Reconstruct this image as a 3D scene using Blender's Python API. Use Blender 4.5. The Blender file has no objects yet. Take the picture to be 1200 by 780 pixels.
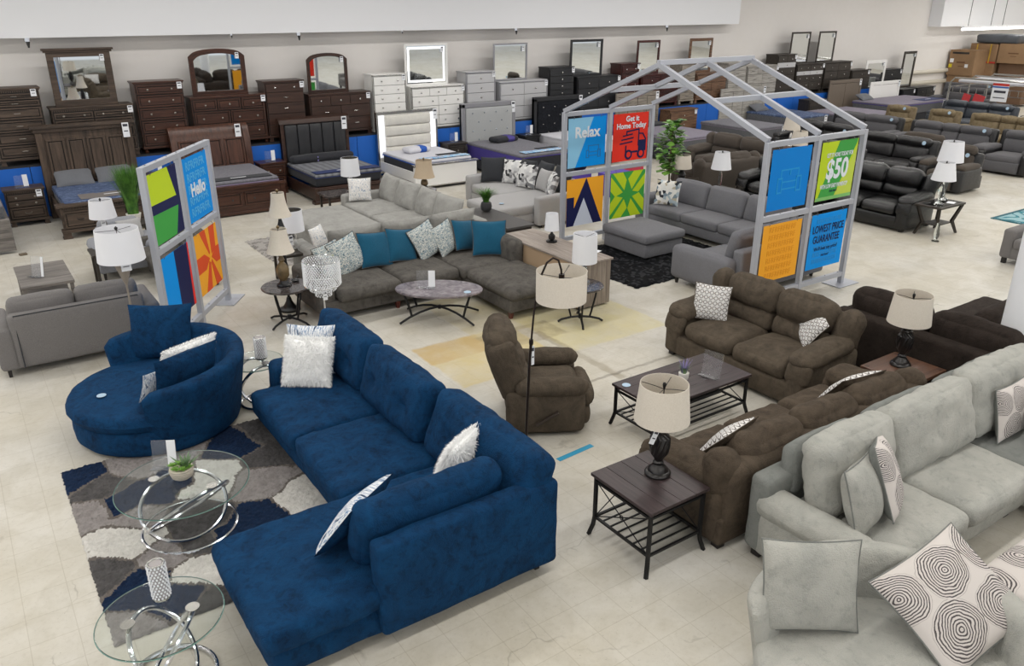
import bpy, math, random
import numpy as np
from mathutils import Vector, Matrix, Euler, noise
R = math.radians
SC = bpy.context.scene
COL = SC.collection
# ---------------------------------------------------------------- camera, world, lights, exposure
cam_d = bpy.data.cameras.new('camera'); cam = bpy.data.objects.new('camera', cam_d); COL.objects.link(cam)
cam_d.sensor_fit = 'HORIZONTAL'; cam_d.sensor_width = 36.0
cam_d.lens = 941.0 / 1200.0 * 36.0
cam_d.clip_end = 200; cam_d.clip_start = .05
cam.location = (0, 0, 4.15)
cam.rotation_euler = (R(90 - 22.3), 0, R(-34.5))
SC.camera = cam
SC.view_settings.view_transform = 'Standard'; SC.view_settings.look = 'None'
SC.view_settings.gamma = 1; SC.view_settings.use_curve_mapping = False
SC.view_settings.exposure = 0.22
W = bpy.data.worlds.new('world'); SC.world = W; W.use_nodes = True
W.node_tree.nodes['Background'].inputs[0].default_value = (.93, .96, 1, 1)
W.node_tree.nodes['Background'].inputs[1].default_value = .72
CEIL = 5.6
def area(name, loc, sx, sy, power, rot=(0, 0, 0), col=(1, .98, .95)):
    l = bpy.data.lights.new(name, 'AREA'); l.shape = 'RECTANGLE'; l.size = sx; l.size_y = sy; l.energy = power; l.color = col
    o = bpy.data.objects.new(name, l); COL.objects.link(o); o.location = loc; o.rotation_euler = rot
    return o
# rows of ceiling strip lights running along the store (real lamps, light only)
for yy in (-1.5, 3.0, 7.5, 12.0, 16.3):
    for xx in (-5.0, 6.0, 17.0, 28.0, 39.0):
        area('ceiling_strip_light', (xx, yy, CEIL - .12), 10.0, .35, 128)
# ---------------------------------------------------------------- helpers: colour and materials
def hx(s):
    s = s.lstrip('#'); c = [int(s[i:i + 2], 16) / 255 for i in (0, 2, 4)]
    return tuple((x / 12.92 if x <= .04045 else ((x + .055) / 1.055) ** 2.4) for x in c) + (1.0,)
class N:
    def __init__(s, name):
        s.m = bpy.data.materials.new(name); s.m.use_nodes = True; s.t = s.m.node_tree
        s.b = s.t.nodes['Principled BSDF']; s.o = s.t.nodes['Material Output']
    def n(s, typ, **kw):
        x = s.t.nodes.new(typ)
        for k, v in kw.items():
            if k[0] == '_': setattr(x, k[1:], v)
            else:
                key = int(k[1:]) if k[0] == 'i' and k[1:].isdigit() else k.replace('__', ' ')
                x.inputs[key].default_value = v
        return x
    def l(s, a, b): s.t.links.new(a, b)
    def coord(s, kind='Object', scale=(1, 1, 1), rot=(0, 0, 0), loc=(0, 0, 0)):
        c = s.n('ShaderNodeTexCoord'); m = s.n('ShaderNodeMapping')
        m.inputs['Scale'].default_value = scale; m.inputs['Rotation'].default_value = rot; m.inputs['Location'].default_value = loc
        s.l(c.outputs[kind], m.inputs['Vector']); return m.outputs[0]
    def noise(s, vec, scale, detail=4, rough=.55, dist=0):
        x = s.n('ShaderNodeTexNoise', Scale=scale, Detail=detail, Roughness=rough, Distortion=dist); s.l(vec, x.inputs['Vector']); return x.outputs[0]
    def ramp(s, fac, stops, interp='LINEAR'):
        r = s.n('ShaderNodeValToRGB'); cr = r.color_ramp; cr.interpolation = interp
        while len(cr.elements) < len(stops): cr.elements.new(.5)
        for e, (p, c) in zip(cr.elements, stops): e.position = p; e.color = c if len(c) == 4 else tuple(c) + (1,)
        s.l(fac, r.inputs[0]); return r.outputs[0]
    def mix(s, fac, a, b, mode='MIX'):
        x = s.n('ShaderNodeMix', _data_type='RGBA', _blend_type=mode)
        for sock, v in ((x.inputs[0], fac), (x.inputs[6], a), (x.inputs[7], b)):
            if hasattr(v, 'links') or hasattr(v, 'is_linked'): s.l(v, sock)
            else: sock.default_value = v
        return x.outputs[2]
    def math(s, op, a, b=0.0):
        x = s.n('ShaderNodeMath', _operation=op)
        for sock, v in ((x.inputs[0], a), (x.inputs[1], b)):
            if hasattr(v, 'is_linked'): s.l(v, sock)
            else: sock.default_value = v
        return x.outputs[0]
    def bump(s, h, strength=.3, dist=.01):
        x = s.n('ShaderNodeBump', Strength=strength, Distance=dist); s.l(h, x.inputs['Height']); s.l(x.outputs[0], s.b.inputs['Normal'])
    def base(s, c):
        if hasattr(c, 'is_linked'): s.l(c, s.b.inputs['Base Color'])
        else: s.b.inputs['Base Color'].default_value = c
    def set(s, **kw):
        for k, v in kw.items(): s.b.inputs[k.replace('__', ' ')].default_value = v
        return s
BW = [(0, (0, 0, 0, 1)), (1, (1, 1, 1, 1))]
def dk(c, f): return tuple(x * f for x in c[:3]) + (1,)
def plain(name, c, rough=.5, metal=0, **kw):
    x = N(name); x.base(hx(c)); x.set(Roughness=rough, Metallic=metal, **kw); return x.m
def velvet(name, c, c2, scale=3.0, amt=.5, sheen=.35, bias=0.0, dist=1.6):
    """plush with brushed nap marks, c ordinary nap, c2 nap brushed the other way"""
    x = N(name); v = x.coord()
    n1 = x.noise(v, scale, 6, .62, dist); n2 = x.noise(v, scale * 5, 4, .65, dist * .5)
    f = x.ramp(n1, [(.5 - bias - .16 * amt, BW[0][1]), (.5 - bias + .04 * amt, (.62, .62, .62, 1)), (.5 - bias + .2 * amt, BW[1][1])])
    g = x.ramp(n2, [(.36 - bias * .6, BW[0][1]), (.5 - bias * .6, BW[1][1])]); f2 = x.mix(.35, f, g)
    x.base(x.mix(f2, hx(c2), hx(c)))
    x.set(Roughness=.85, Sheen__Weight=sheen, Sheen__Roughness=.35); x.b.inputs['Sheen Tint'].default_value = hx(c)
    x.b.inputs['Specular IOR Level'].default_value = .15
    h = x.mix(.35, x.noise(v, 7, 5, .6, 1.0), x.noise(v, 130, 2)); x.bump(h, .75, .035); return x.m
def fabric(name, c, c2=None, scale=130, sheen=.1, blotch=.25, bump=.35, stretch=(1, 1, 1)):
    x = N(name); v = x.coord(scale=stretch); c = hx(c); c2 = hx(c2) if c2 else dk(c, .72)
    n1 = x.noise(v, scale, 3, .7); n2 = x.noise(v, 5, 4, .6)
    f = x.ramp(n1, [(.3, BW[0][1]), (.7, BW[1][1])]); f = x.mix(blotch, f, n2)
    x.base(x.mix(f, c2, c)); x.set(Roughness=.9, Sheen__Weight=sheen); x.b.inputs['Specular IOR Level'].default_value = .15
    x.bump(x.mix(.6, n1, n2), bump, .012); return x.m
def leather(name, c, rough=.33):
    x = N(name); v = x.coord(); n1 = x.noise(v, 6, 5, .6, .8); n2 = x.noise(v, 120, 2)
    x.base(x.mix(n1, dk(hx(c), .7), hx(c))); x.set(Roughness=rough); x.b.inputs['Specular IOR Level'].default_value = .6
    x.bump(x.mix(.3, n1, n2), .45, .03); return x.m
def wood(name, c1, c2, scale=1.0, rough=.45, axis='X', streak=14, contrast=1.0, bump=.15):
    x = N(name); st = {'X': (1, streak, streak), 'Y': (streak, 1, streak), 'Z': (streak, streak, 1)}[axis]
    v = x.coord(scale=st); n = x.noise(v, 1.6 * scale, 6, .62, .5); d = .2 / contrast
    x.base(x.ramp(n, [(.5 - d, hx(c1)), (.5 + d, hx(c2))])); x.set(Roughness=rough); x.bump(n, bump, .01); return x.m
def two(name, fn):  # free-form
    x = N(name); fn(x); return x.m
# ---------------------------------------------------------------- helpers: meshes
class M:
    def __init__(s): s.v = []; s.f = []; s.mi = []; s.uv = None
    def add(s, v, f, mi=0):
        o = len(s.v); s.v += [tuple(p) for p in v]; s.f += [tuple(i + o for i in q) for q in f]; s.mi += [mi] * len(f); return s
    def box(s, x0, x1, y0, y1, z0, z1, mi=0):
        v = [(x, y, z) for z in (z0, z1) for y in (y0, y1) for x in (x0, x1)]
        return s.add(v, [(0, 2, 3, 1), (4, 5, 7, 6), (0, 1, 5, 4), (2, 6, 7, 3), (0, 4, 6, 2), (1, 3, 7, 5)], mi)
    def cbox(s, cx, cy, cz, w, d, h, mi=0): return s.box(cx - w / 2, cx + w / 2, cy - d / 2, cy + d / 2, cz - h / 2, cz + h / 2, mi)
    def lathe(s, prof, n=24, cx=0, cy=0, cap=True, mi=0):
        v = []; f = []; k = len(prof)
        for i in range(n):
            a = 2 * math.pi * i / n
            for r, z in prof: v.append((cx + r * math.cos(a), cy + r * math.sin(a), z))
        for i in range(n):
            j = (i + 1) % n
            for q in range(k - 1): f.append((i * k + q, j * k + q, j * k + q + 1, i * k + q + 1))
        if cap:
            if prof[0][0] > 1e-4: f.append(tuple(i * k for i in reversed(range(n))))
            if prof[-1][0] > 1e-4: f.append(tuple(i * k + k - 1 for i in range(n)))
        return s.add(v, f, mi)
    def cyl(s, cx, cy, z0, z1, r, r2=None, n=20, mi=0): return s.lathe([(r, z0), (r if r2 is None else r2, z1)], n, cx, cy, True, mi)
    def tube(s, pts, r, n=8, closed=False, flat=None, mi=0):
        pts = [Vector(p) for p in pts]; m = len(pts); v = []; f = []; up = None
        rr = r if isinstance(r, (list, tuple)) else [r] * m
        for i, p in enumerate(pts):
            a = pts[i - 1] if (i or closed) else p; b = pts[(i + 1) % m] if (i < m - 1 or closed) else p
            t = (b - a).normalized()
            if up is None:
                up = Vector((0, 0, 1)) if abs(t.z) < .9 else Vector((1, 0, 0))
            x = t.cross(up).normalized(); y = x.cross(t).normalized(); up = y
            for k in range(n):
                th = 2 * math.pi * k / n + (math.pi / 4 if n == 4 else 0)
                v.append(p + x * math.cos(th) * rr[i] + y * math.sin(th) * rr[i] * (flat or 1))
        for i in range(m if closed else m - 1):
            j = (i + 1) % m
            for k in range(n): f.append((i * n + k, i * n + (k + 1) % n, j * n + (k + 1) % n, j * n + k))
        if not closed:
            f.append(tuple(reversed(range(n)))); f.append(tuple(range((m - 1) * n, m * n)))
        return s.add(v, f, mi)
    def bar(s, p, q, w): return s.tube([p, q], w * .7071, 4)
    def prism(s, poly, a0, a1, plane='XZ', mi=0):
        k = len(poly)
        def P3(u, w, a): return {'XZ': (u, a, w), 'YZ': (a, u, w), 'XY': (u, w, a)}[plane]
        v = [P3(u, w, a0) for u, w in poly] + [P3(u, w, a1) for u, w in poly]
        f = [tuple(range(k)), tuple(reversed(range(k, 2 * k)))] + [(i, i + k, (i + 1) % k + k, (i + 1) % k) for i in range(k)]
        return s.add(v, f, mi)
    def ring(s, outer, inner, a0, a1, mi=0):  # XZ plane ring, same vertex count
        k = len(outer); v = [(u, a0, w) for u, w in outer] + [(u, a0, w) for u, w in inner] + [(u, a1, w) for u, w in outer] + [(u, a1, w) for u, w in inner]; f = []
        for i in range(k):
            j = (i + 1) % k
            f += [(i, j, k + j, k + i), (2 * k + i, 3 * k + i, 3 * k + j, 2 * k + j), (i, 2 * k + i, 2 * k + j, j), (k + i, k + j, 3 * k + j, 3 * k + i)]
        return s.add(v, f, mi)
    def xf(s, mat, frm=0):
        s.v = s.v[:frm] + [tuple(mat @ Vector(p)) for p in s.v[frm:]]; return s
def cush(w, d, h, r=.06, puff=(.0, .0, .03), seed=0, wr=.006, cell=.09, wf=5.0):
    """upholstery block: rounded box centred at the origin, faces crowned, lightly creased"""
    hx_, hy_, hz_ = w / 2, d / 2, h / 2; r = min(r, hx_ * .95, hy_ * .95, hz_ * .95)
    def ax(hh):
        n = max(2, int(round(2 * (hh - r) / cell))); inner = list(np.linspace(-(hh - r), hh - r, n + 1))
        e = [-hh, -hh + r * .12, -hh + r * .45]
        return e + inner + [-q for q in reversed(e)]
    A = [ax(hx_), ax(hy_), ax(hz_)]; idx = {}; V = []; F = []
    def vid(p):
        k = (round(p[0], 5), round(p[1], 5), round(p[2], 5))
        if k not in idx:
            idx[k] = len(V); V.append(p)
        return idx[k]
    H = (hx_, hy_, hz_)
    for a in range(3):
        b, c = (a + 1) % 3, (a + 2) % 3
        for sg in (-1, 1):
            for i in range(len(A[b]) - 1):
                for j in range(len(A[c]) - 1):
                    q = []
                    for bi, ci in ((i, j), (i + 1, j), (i + 1, j + 1), (i, j + 1)):
                        p = [0, 0, 0]; p[a] = sg * H[a]; p[b] = A[b][bi]; p[c] = A[c][ci]; q.append(vid(tuple(p)))
                    F.append(tuple(q) if sg > 0 else tuple(reversed(q)))
    out = []; so = Vector((seed * 3.17, seed * 1.71, seed * 2.3))
    for p in V:
        P = Vector(p); q = Vector([max(-(H[k] - r), min(H[k] - r, p[k])) for k in range(3)]); dl = P - q
        if dl.length > 1e-9: P = q + dl.normalized() * r
        n = Vector([p[k] / H[k] for k in range(3)])
        e = [1 - n[k] ** 2 for k in range(3)]
        P.x += n.x * puff[0] * e[1] * e[2]; P.y += n.y * puff[1] * e[0] * e[2]; P.z += n.z * puff[2] * e[0] * e[1]
        if wr:
            nn = noise.noise(P * wf + so) + .5 * noise.noise(P * wf * 2.3 + so); P += n.normalized() * nn * wr
        out.append(P)
    m = M(); m.add(out, F); return m
def pillow(w, h, t, seed=0, n=14, pinch=.07, wr=.012):
    """throw pillow standing in XZ, face to -Y, bottom edge at z=0; UV on both faces; back faces get slot 1"""
    V = []; F = []; mi = []; UV = []; so = Vector((seed * 2.9, seed * 1.3, 5.5))
    for side in (-1, 1):
        for i in range(n + 1):
            for j in range(n + 1):
                u = -1 + 2 * i / n; v = -1 + 2 * j / n
                u2 = math.sin(u * math.pi / 2) * .35 + u * .65; v2 = math.sin(v * math.pi / 2) * .35 + v * .65
                X = w / 2 * u2 * (1 - pinch * (1 - v2 * v2)); Z = h / 2 * v2 * (1 - pinch * (1 - u2 * u2))
                T = t / 2 * max(0, (1 - u2 ** 2) * (1 - v2 ** 2)) ** .42
                T += wr * noise.noise(Vector((X * 7, Z * 7, side)) + so) * min(1, T * 20)
                V.append((X, side * T, Z + h / 2)); UV.append(((u2 + 1) / 2, (v2 + 1) / 2))
    k = (n + 1) ** 2
    for s in (0, 1):
        for i in range(n):
            for j in range(n):
                a = s * k + i * (n + 1) + j; q = (a, a + n + 1, a + n + 2, a + 1)
                F.append(q if s == 0 else tuple(reversed(q))); mi.append(s)
    m = M(); m.v = V; m.f = F; m.mi = mi; m.uv = UV; return m
def disc_path(r, n=32, z=0): return [(r * math.cos(2 * math.pi * i / n), r * math.sin(2 * math.pi * i / n), z) for i in range(n)]
def P(name, m, mat, parent=None, loc=(0, 0, 0), rot=(0, 0, 0), bev=0, ang=38, label=None, smooth=True, solid=0):
    """link mesh m as ONE object"""
    me = bpy.data.meshes.new(name); me.from_pydata(m.v, [], m.f); me.update()
    mats = mat if isinstance(mat, (list, tuple)) else [mat]
    for q in mats: me.materials.append(q)
    if len(mats) > 1: me.polygons.foreach_set('material_index', m.mi)
    if m.uv:
        lay = me.uv_layers.new(name='UVMap'); li = np.empty(len(me.loops), dtype=np.int32); me.loops.foreach_get('vertex_index', li)
        lay.data.foreach_set('uv', np.array(m.uv, dtype=np.float32)[li].ravel())
    if smooth:
        me.shade_smooth(); me.set_sharp_from_angle(angle=R(ang))
    o = bpy.data.objects.new(name, me); COL.objects.link(o)
    if parent: o.parent = parent
    o.location = loc; o.rotation_euler = rot
    if bev:
        b = o.modifiers.new('bevel', 'BEVEL'); b.width = bev; b.segments = 2; b.limit_method = 'ANGLE'; b.angle_limit = R(40)
    if solid:
        b = o.modifiers.new('solidify', 'SOLIDIFY'); b.thickness = solid
    if label: o['label'] = label
    return o
def T(name, label, cat, loc=(0, 0, 0), rz=0, group=None):
    o = bpy.data.objects.new(name, None); COL.objects.link(o); o.empty_display_size = .1
    o.location = loc; o.rotation_euler = (0, 0, R(rz)); o['label'] = label; o['category'] = cat
    if group: o['group'] = group
    return o
def tag(o, label, cat, group=None, kind=None):
    o['label'] = label; o['category'] = cat
    if group: o['group'] = group
    if kind: o['kind'] = kind
    return o
def struct(name, m, mat, **kw):
    o = P(name, m, mat, **kw); o['kind'] = 'structure'; return o
def dup(root, loc, rz, label, group=None):
    r = root.copy(); COL.objects.link(r); r.location = loc; r.rotation_euler = (0, 0, R(rz)); r['label'] = label
    if group: r['group'] = group
    for ch in list(root.children):
        c = ch.copy(); COL.objects.link(c); c.parent = r
        for g in ch.children:
            e = g.copy(); COL.objects.link(e); e.parent = c
    return r
def text(name, s, size, mat, parent, loc, rot=(R(90), 0, 0), ext=.001, align='CENTER', shear=0, sx=1.0, off=0, label=None):
    c = bpy.data.curves.new(name, 'FONT'); c.body = s; c.size = size; c.extrude = ext; c.align_x = align; c.align_y = 'CENTER'; c.shear = shear; c.offset = off
    c.resolution_u = 3
    c.materials.append(mat); q = bpy.data.objects.new('tmp', c); me = bpy.data.meshes.new_from_object(q); me.name = name
    if not me.materials: me.materials.append(mat)
    o = bpy.data.objects.new(name, me); COL.objects.link(o); bpy.data.objects.remove(q); o.parent = parent; o.location = loc; o.rotation_euler = rot; o.scale = (sx, 1, 1)
    if label: o['label'] = label
    return o
# ---------------------------------------------------------------- the setting
def f_floor(x):
    v = x.coord('Object'); sep = x.n('ShaderNodeSeparateXYZ'); x.l(v, sep.inputs[0]); X, Y = sep.outputs[0], sep.outputs[1]
    br = x.n('ShaderNodeTexBrick', _offset=0.0, Scale=1.0); br.inputs['Mortar Size'].default_value = .0035; br.inputs['Brick Width'].default_value = .305; br.inputs['Row Height'].default_value = .305
    br.inputs['Mortar Smooth'].default_value = .4
    br.inputs['Color1'].default_value = (1, 1, 1, 1); br.inputs['Color2'].default_value = (.93, .93, .92, 1); br.inputs['Mortar'].default_value = (.66, .63, .57, 1)
    x.l(v, br.inputs['Vector'])
    big = x.noise(v, .45, 4, .6); mid = x.noise(v, 2.2, 5, .65, .6); fine = x.noise(v, 22, 4, .7)
    c = x.ramp(big, [(.35, hx('#c9c3b5')), (.65, hx('#d3d0c9'))])
    c = x.mix(.5, c, br.outputs[0], 'MULTIPLY')
    sm = x.ramp(mid, [(.38, (.80, .78, .73, 1)), (.6, (1, 1, 1, 1))]); c = x.mix(.55, c, sm, 'MULTIPLY')
    fs = x.ramp(fine, [(.3, (.78, .76, .72, 1)), (.5, (1, 1, 1, 1))]); c = x.mix(.35, c, fs, 'MULTIPLY')
    # hairline scuffs
    v2 = x.coord('Object', scale=(1, 1, 1)); vo = x.n('ShaderNodeTexVoronoi', _feature='DISTANCE_TO_EDGE', Scale=1.1, Randomness=1.0)
    dn = x.n('ShaderNodeTexNoise', Scale=3.0, Detail=3.0); x.l(v2, dn.inputs['Vector'])
    ad = x.n('ShaderNodeVectorMath', _operation='MULTIPLY_ADD'); x.l(dn.outputs[1], ad.inputs[0]); ad.inputs[1].default_value = (.6, .6, 0); x.l(v2, ad.inputs[2]); x.l(ad.outputs[0], vo.inputs['Vector'])
    sc = x.ramp(vo.outputs[0], [(0, (.45, .43, .40, 1)), (.012, (1, 1, 1, 1))])
    gate = x.ramp(x.noise(v, 1.3, 3), [(.52, (0, 0, 0, 1)), (.62, (1, 1, 1, 1))]); c = x.mix(x.math('MULTIPLY', gate, .5), c, sc, 'MULTIPLY')
    sp = x.ramp(x.noise(v, 60, 2, .5), [(.26, (.35, .33, .3, 1)), (.30, (1, 1, 1, 1))]); c = x.mix(.5, c, sp, 'MULTIPLY')
    wob = x.noise(v, 5, 3); w_ = x.math('MULTIPLY', x.math('SUBTRACT', wob, .5), .10)
    def rect(x0, x1, y0, y1, s=.04):
        m = None
        for sock, a, b in ((X, x0, x1), (Y, y0, y1)):
            sock = x.math('ADD', sock, w_)
            for val, sign in ((a, 1), (b, -1)):
                q = x.math('MULTIPLY', x.math('SUBTRACT', sock, val), sign / s); mr = x.n('ShaderNodeClamp'); x.l(q, mr.inputs[0])
                m = mr.outputs[0] if m is None else x.math('MULTIPLY', m, mr.outputs[0])
        return m
    def stain(c, r, col, amt, sc_=1.2, lo=.38, hi=.6):
        g = x.ramp(x.noise(v, sc_, 4, .65), [(lo, (0, 0, 0, 1)), (hi, (1, 1, 1, 1))]); g2 = x.math('ADD', x.math('MULTIPLY', g, .6), .4)
        return x.mix(x.math('MULTIPLY', x.math('MULTIPLY', r, g2), amt), c, col)
    # old glue and varnish patches where displays stood
    c = stain(c, rect(4.30, 5.85, 7.25, 8.60), hx('#c9b67c'), .75)
    c = stain(c, rect(4.30, 5.30, 8.0, 8.62), hx('#b8965a'), .55, 1.5, .45, .62)
    c = stain(c, rect(6.0, 7.72, 7.35, 9.05), hx('#cdc28f'), .75)
    c = stain(c, rect(5.2, 6.3, 8.35, 10.1), hx('#bfb182'), .6)
    c = stain(c, rect(5.95, 6.1, 6.4, 8.2, .03), hx('#8c8069'), .6); c = stain(c, rect(5.5, 8.2, 6.53, 6.60, .02), hx('#6e675a'), .7)
    c = stain(c, rect(5.2, 6.4, 7.9, 8.5), hx('#8a7c62'), .55, 3)
    x.base(c); x.set(Roughness=.38); x.b.inputs['Specular IOR Level'].default_value = .35
    rg = x.ramp(mid, [(.3, (.5, .5, .5, 1)), (.7, (.32, .32, .32, 1))]); x.l(rg, x.b.inputs['Roughness'])
    x.bump(x.mix(.5, br.outputs[0], fine), .12, .004)
m_floor = two('worn_vinyl_tile', f_floor)
def f_wall(x):
    v = x.coord(); n1 = x.noise(v, .5, 3); n2 = x.noise(v, 5, 4)
    x.base(x.mix(x.mix(.4, n1, n2), hx('#e2ddd8'), hx('#ebe8e5'))); x.set(Roughness=.85); x.bump(n2, .05, .01)
m_wall = two('painted_wall', f_wall)
m_white = plain('white_paint', '#eff0f3', .7)
m_ceil = plain('ceiling_white', '#eeeeee', .9)
m_steel = plain('dark_metal', '#2b2b2d', .4, .6)
struct('floor', M().box(-14, 47, -10, 20, -.1, 0), m_floor, smooth=False)
struct('wall_back', M().box(-14, 47, 19.95, 20.15, 0, CEIL), m_wall, smooth=False)
struct('wall_right', M().box(46.8, 47, -10, 19.95, 0, CEIL), m_wall, smooth=False)
struct('ceiling', M().box(-14, 47, -10, 20.15, CEIL, CEIL + .1), m_ceil, smooth=False)
struct('trim_1', M().box(-14, 22.6, 19.45, 19.94, 3.515, CEIL - .01), m_white, smooth=False)          # white bulkhead over the bedroom sets
struct('trim_2', M().box(35.0, 46.8, 19.4, 19.94, 3.25, CEIL - .01), m_white, smooth=False)
pm = M()
for z in (1.42, .98): pm.tube([(26.0, 19.86, z), (44, 19.86, z)], .085, 12)
struct('trim_3', pm, plain('cream_pipe', '#d5cfc2', .5))                                             # insulated pipes low on the back wall
cm = M(); cm.lathe([(.175, 0), (.175, CEIL)], 32); struct('trim_4', cm, m_white, loc=(9.15, 3.56, 0))     # round column at the right edge
# sprinkler heads below the bulkhead
def sprinkler(px_x, label, s=1.0):
    t = T('sprinkler_head', label, 'sprinkler', (px_x * 1.045, 19.4, 3.515), 0, 'sprinkler heads under the bulkhead')
    P('pipe_cap', M().cyl(0, .03, -.05 * s, .02 if False else .0, .05 * s, .05 * s, 12), m_chrome, t)
    P('deflector', M().cyl(0, 0, -.14 * s, -.05 * s, .012 * s, .03 * s, 10), m_dkmet, t)
m_chrome = plain('chrome', '#d9dadd', .12, 1.0)
m_dkmet = plain('gunmetal', '#4a4a4c', .35, .8)
for x_, s_, l_ in ((1.6, 1.3, 'chrome sprinkler head above the greyish-brown mirror at far left'), (1.02, .6, 'tiny sprinkler stub at the far left end of the bulkhead'), (5.45, .6, 'small sprinkler stub above the arched cherry mirror'),
                   (6.95, 1.2, 'chrome sprinkler head left of the smaller arched brown mirror'), (9.55, .5, 'small stub under the bulkhead left of the lit white mirror'),
                   (12.9, 1.1, 'chrome sprinkler head left of the silver framed mirror top'), (18.4, 1.2, 'sprinkler head above the mahogany mirror')):
    sprinkler(x_, l_, s_)
# fluorescent tubes under the far right soffit
def tube_light(x0, x1, label):
    t = T('fluorescent_light', label, 'ceiling light', ((x0 + x1) / 2, 17.9, 3.2), 0, 'tube lights at the far right')
    w = (x1 - x0) / 2 - .04
    P('housing', M().box(-w, w, -.06, .06, .05, .12), m_white, t)
    em = N('tube_glow'); em.base((1, 1, 1, 1)); em.b.inputs['Emission Color'].default_value = (1, .98, .94, 1); em.b.inputs['Emission Strength'].default_value = 5
    P('lamp_tube', M().tube([(-w, 0, 0), (w, 0, 0)], .045, 10), em.m, t)
    P('hanger', M().tube([(-w * .7, 0, .12), (-w * .7, 0, CEIL - 3.2)], .012, 6).tube([(w * .7, 0, .12), (w * .7, 0, CEIL - 3.2)], .012, 6), m_dkmet, t)
tube_light(33.9, 36.5, 'white fluorescent tube over the cardboard boxes, left of the two'); tube_light(36.6, 39.3, 'white fluorescent tube over the cardboard boxes, right of the two')
# blue display riser the dressers stand on
m_blue = N('blue_panel_paint'); m_blue.base(hx('#1263c4')); m_blue.set(Roughness=.55); m_blue = m_blue.m
ri = T('display_riser', 'long raised shelf with bright blue front panels carrying the dressers along the back wall', 'display riser', (0, 19.1, 0))
P('deck', M().box(-1.5, 31, .02, .8, 1.04, 1.1), plain('riser_deck', '#26272b', .6), ri)
for i in range(36):
    x0 = -1.5 + i * .9; P('front_panel', M().box(x0 + .006, x0 + .894, 0, .03, .02, 1.06), m_blue, ri, bev=.004)
tag(P('tape_strip', M().box(0, .46, -.03, .03, .001, .004), plain('blue_tape', '#2c93b8', .5), loc=(4.24, 5.37, 0), rot=(0, 0, R(4))), 'strip of blue tape on the floor beside the brown recliner', 'tape')
tag(P('cardboard_scrap', M().box(-.06, .06, -.05, .05, .002, .03), plain('scrap', '#6d6152', .8), loc=(.62, 16.3, 0), rot=(0, 0, R(10)), bev=.004), 'small brown scrap on the bare floor at far left', 'scrap')
# ---------------------------------------------------------------- shared materials
m_tag = plain('paper_tag', '#eef0f4', .6)
m_ink = plain('tag_ink', '#3a3a44', .6)
m_black = plain('black_metal', '#1b1b1d', .45, .4)
m_blackp = plain('black_plastic', '#141416', .4)
m_knob = plain('antique_knob', '#8f8a82', .3, .8)
m_nickel = plain('brushed_nickel', '#b9b8b4', .25, 1.0)
m_glass = N('clear_glass'); m_glass.base((.93, .98, .97, 1)); m_glass.set(Roughness=.02, IOR=1.45); m_glass.b.inputs['Transmission Weight'].default_value = 1; m_glass = m_glass.m
m_acry = N('clear_acrylic'); m_acry.base((.97, .98, 1, 1)); m_acry.set(Roughness=.05, IOR=1.3); m_acry.b.inputs['Transmission Weight'].default_value = .95; m_acry = m_acry.m
m_mirror = plain('mirror_glass', '#dfe3e4', .02, 1.0)
m_shade_w = N('white_shade'); m_shade_w.base(hx('#e8e9ee')); m_shade_w.set(Roughness=.85); m_shade_w.b.inputs['Subsurface Weight'].default_value = 0; m_shade_w = m_shade_w.m
m_shade_l = fabric('linen_shade', '#ddd5c9', '#cfc6b8', 90, .05, .2, .15)
m_shade_b = fabric('beige_shade', '#cbb9a2', '#bca98f', 90, .05, .2, .15)
m_silver_in = plain('silver_lining', '#a9a7a3', .25, .9)
w_rust = wood('rustic_grey_brown_wood', '#30261f', '#5c4c40', 1.0, .55, 'X', 10, 1.1)
w_rustv = wood('rustic_grey_brown_wood_upright', '#33281f', '#5e4d40', 1.0, .55, 'Z', 10, 1.1)
w_cherry = wood('cherry_brown_wood', '#2d1811', '#553426', 1.0, .32, 'X', 10, .9)
w_cherryv = wood('cherry_brown_wood_upright', '#331c13', '#5f3b2b', 1.0, .32, 'Z', 10, .9)
w_brown = wood('dark_brown_wood', '#2b1c16', '#4a3228', 1.0, .38, 'X', 10, .9)
w_white = plain('white_lacquer', '#f1f0ed', .3)
w_silver = plain('silver_grey_lacquer', '#c6c6c8', .35, .15)
w_silverf = plain('silver_frame_lacquer', '#9a9a9f', .3, .35)
w_black = wood('black_stained_wood', '#17181b', '#26272b', 1.0, .45, 'X', 12, .8)
w_mahog = wood('mahogany_wood', '#2c0f0f', '#4d1d19', 1.0, .35, 'X', 10, .9)
w_oak = wood('warm_rustic_oak', '#4a3323', '#81614a', 1.6, .55, 'X', 12, 1.2)
w_barn = wood('weathered_barnwood', '#6a6259', '#a59c8f', 1.6, .6, 'X', 12, 1.2)
w_pale = wood('pale_grey_driftwood', '#86827c', '#b9b5ae', 1.6, .6, 'X', 12, 1.2)
w_esp = wood('espresso_wood', '#27221e', '#3b342d', 1.0, .5, 'X', 12, .9)
w_taupe = plain('taupe_wood', '#6f6459', .5)
w_table = wood('dark_plank_wood', '#2a2122', '#46393a', 1.2, .4, 'Y', 14, 1.0, .1)
w_grey = wood('grey_weathered_wood', '#54504d', '#8b8580', 1.2, .55, 'X', 12, 1.0)
w_console = wood('grey_brown_console_wood', '#6b6057', '#a1958a', 1.2, .55, 'Z', 12, 1.0)
w_leg = plain('cherry_leg', '#5a2a22', .4)
w_dleg = plain('dark_leg', '#211d1c', .5)
f_blue = velvet('navy_blue_plush', '#0e4069', '#051f3b', 3.2, 1.0, .16)
f_dgrey = velvet('charcoal_grey_chenille', '#68645f', '#4c4946', 3.0, .8, .1)
f_lgrey = velvet('light_grey_plush', '#abaaa6', '#94938f', 3.0, .9, .05, 0, .6)
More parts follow.
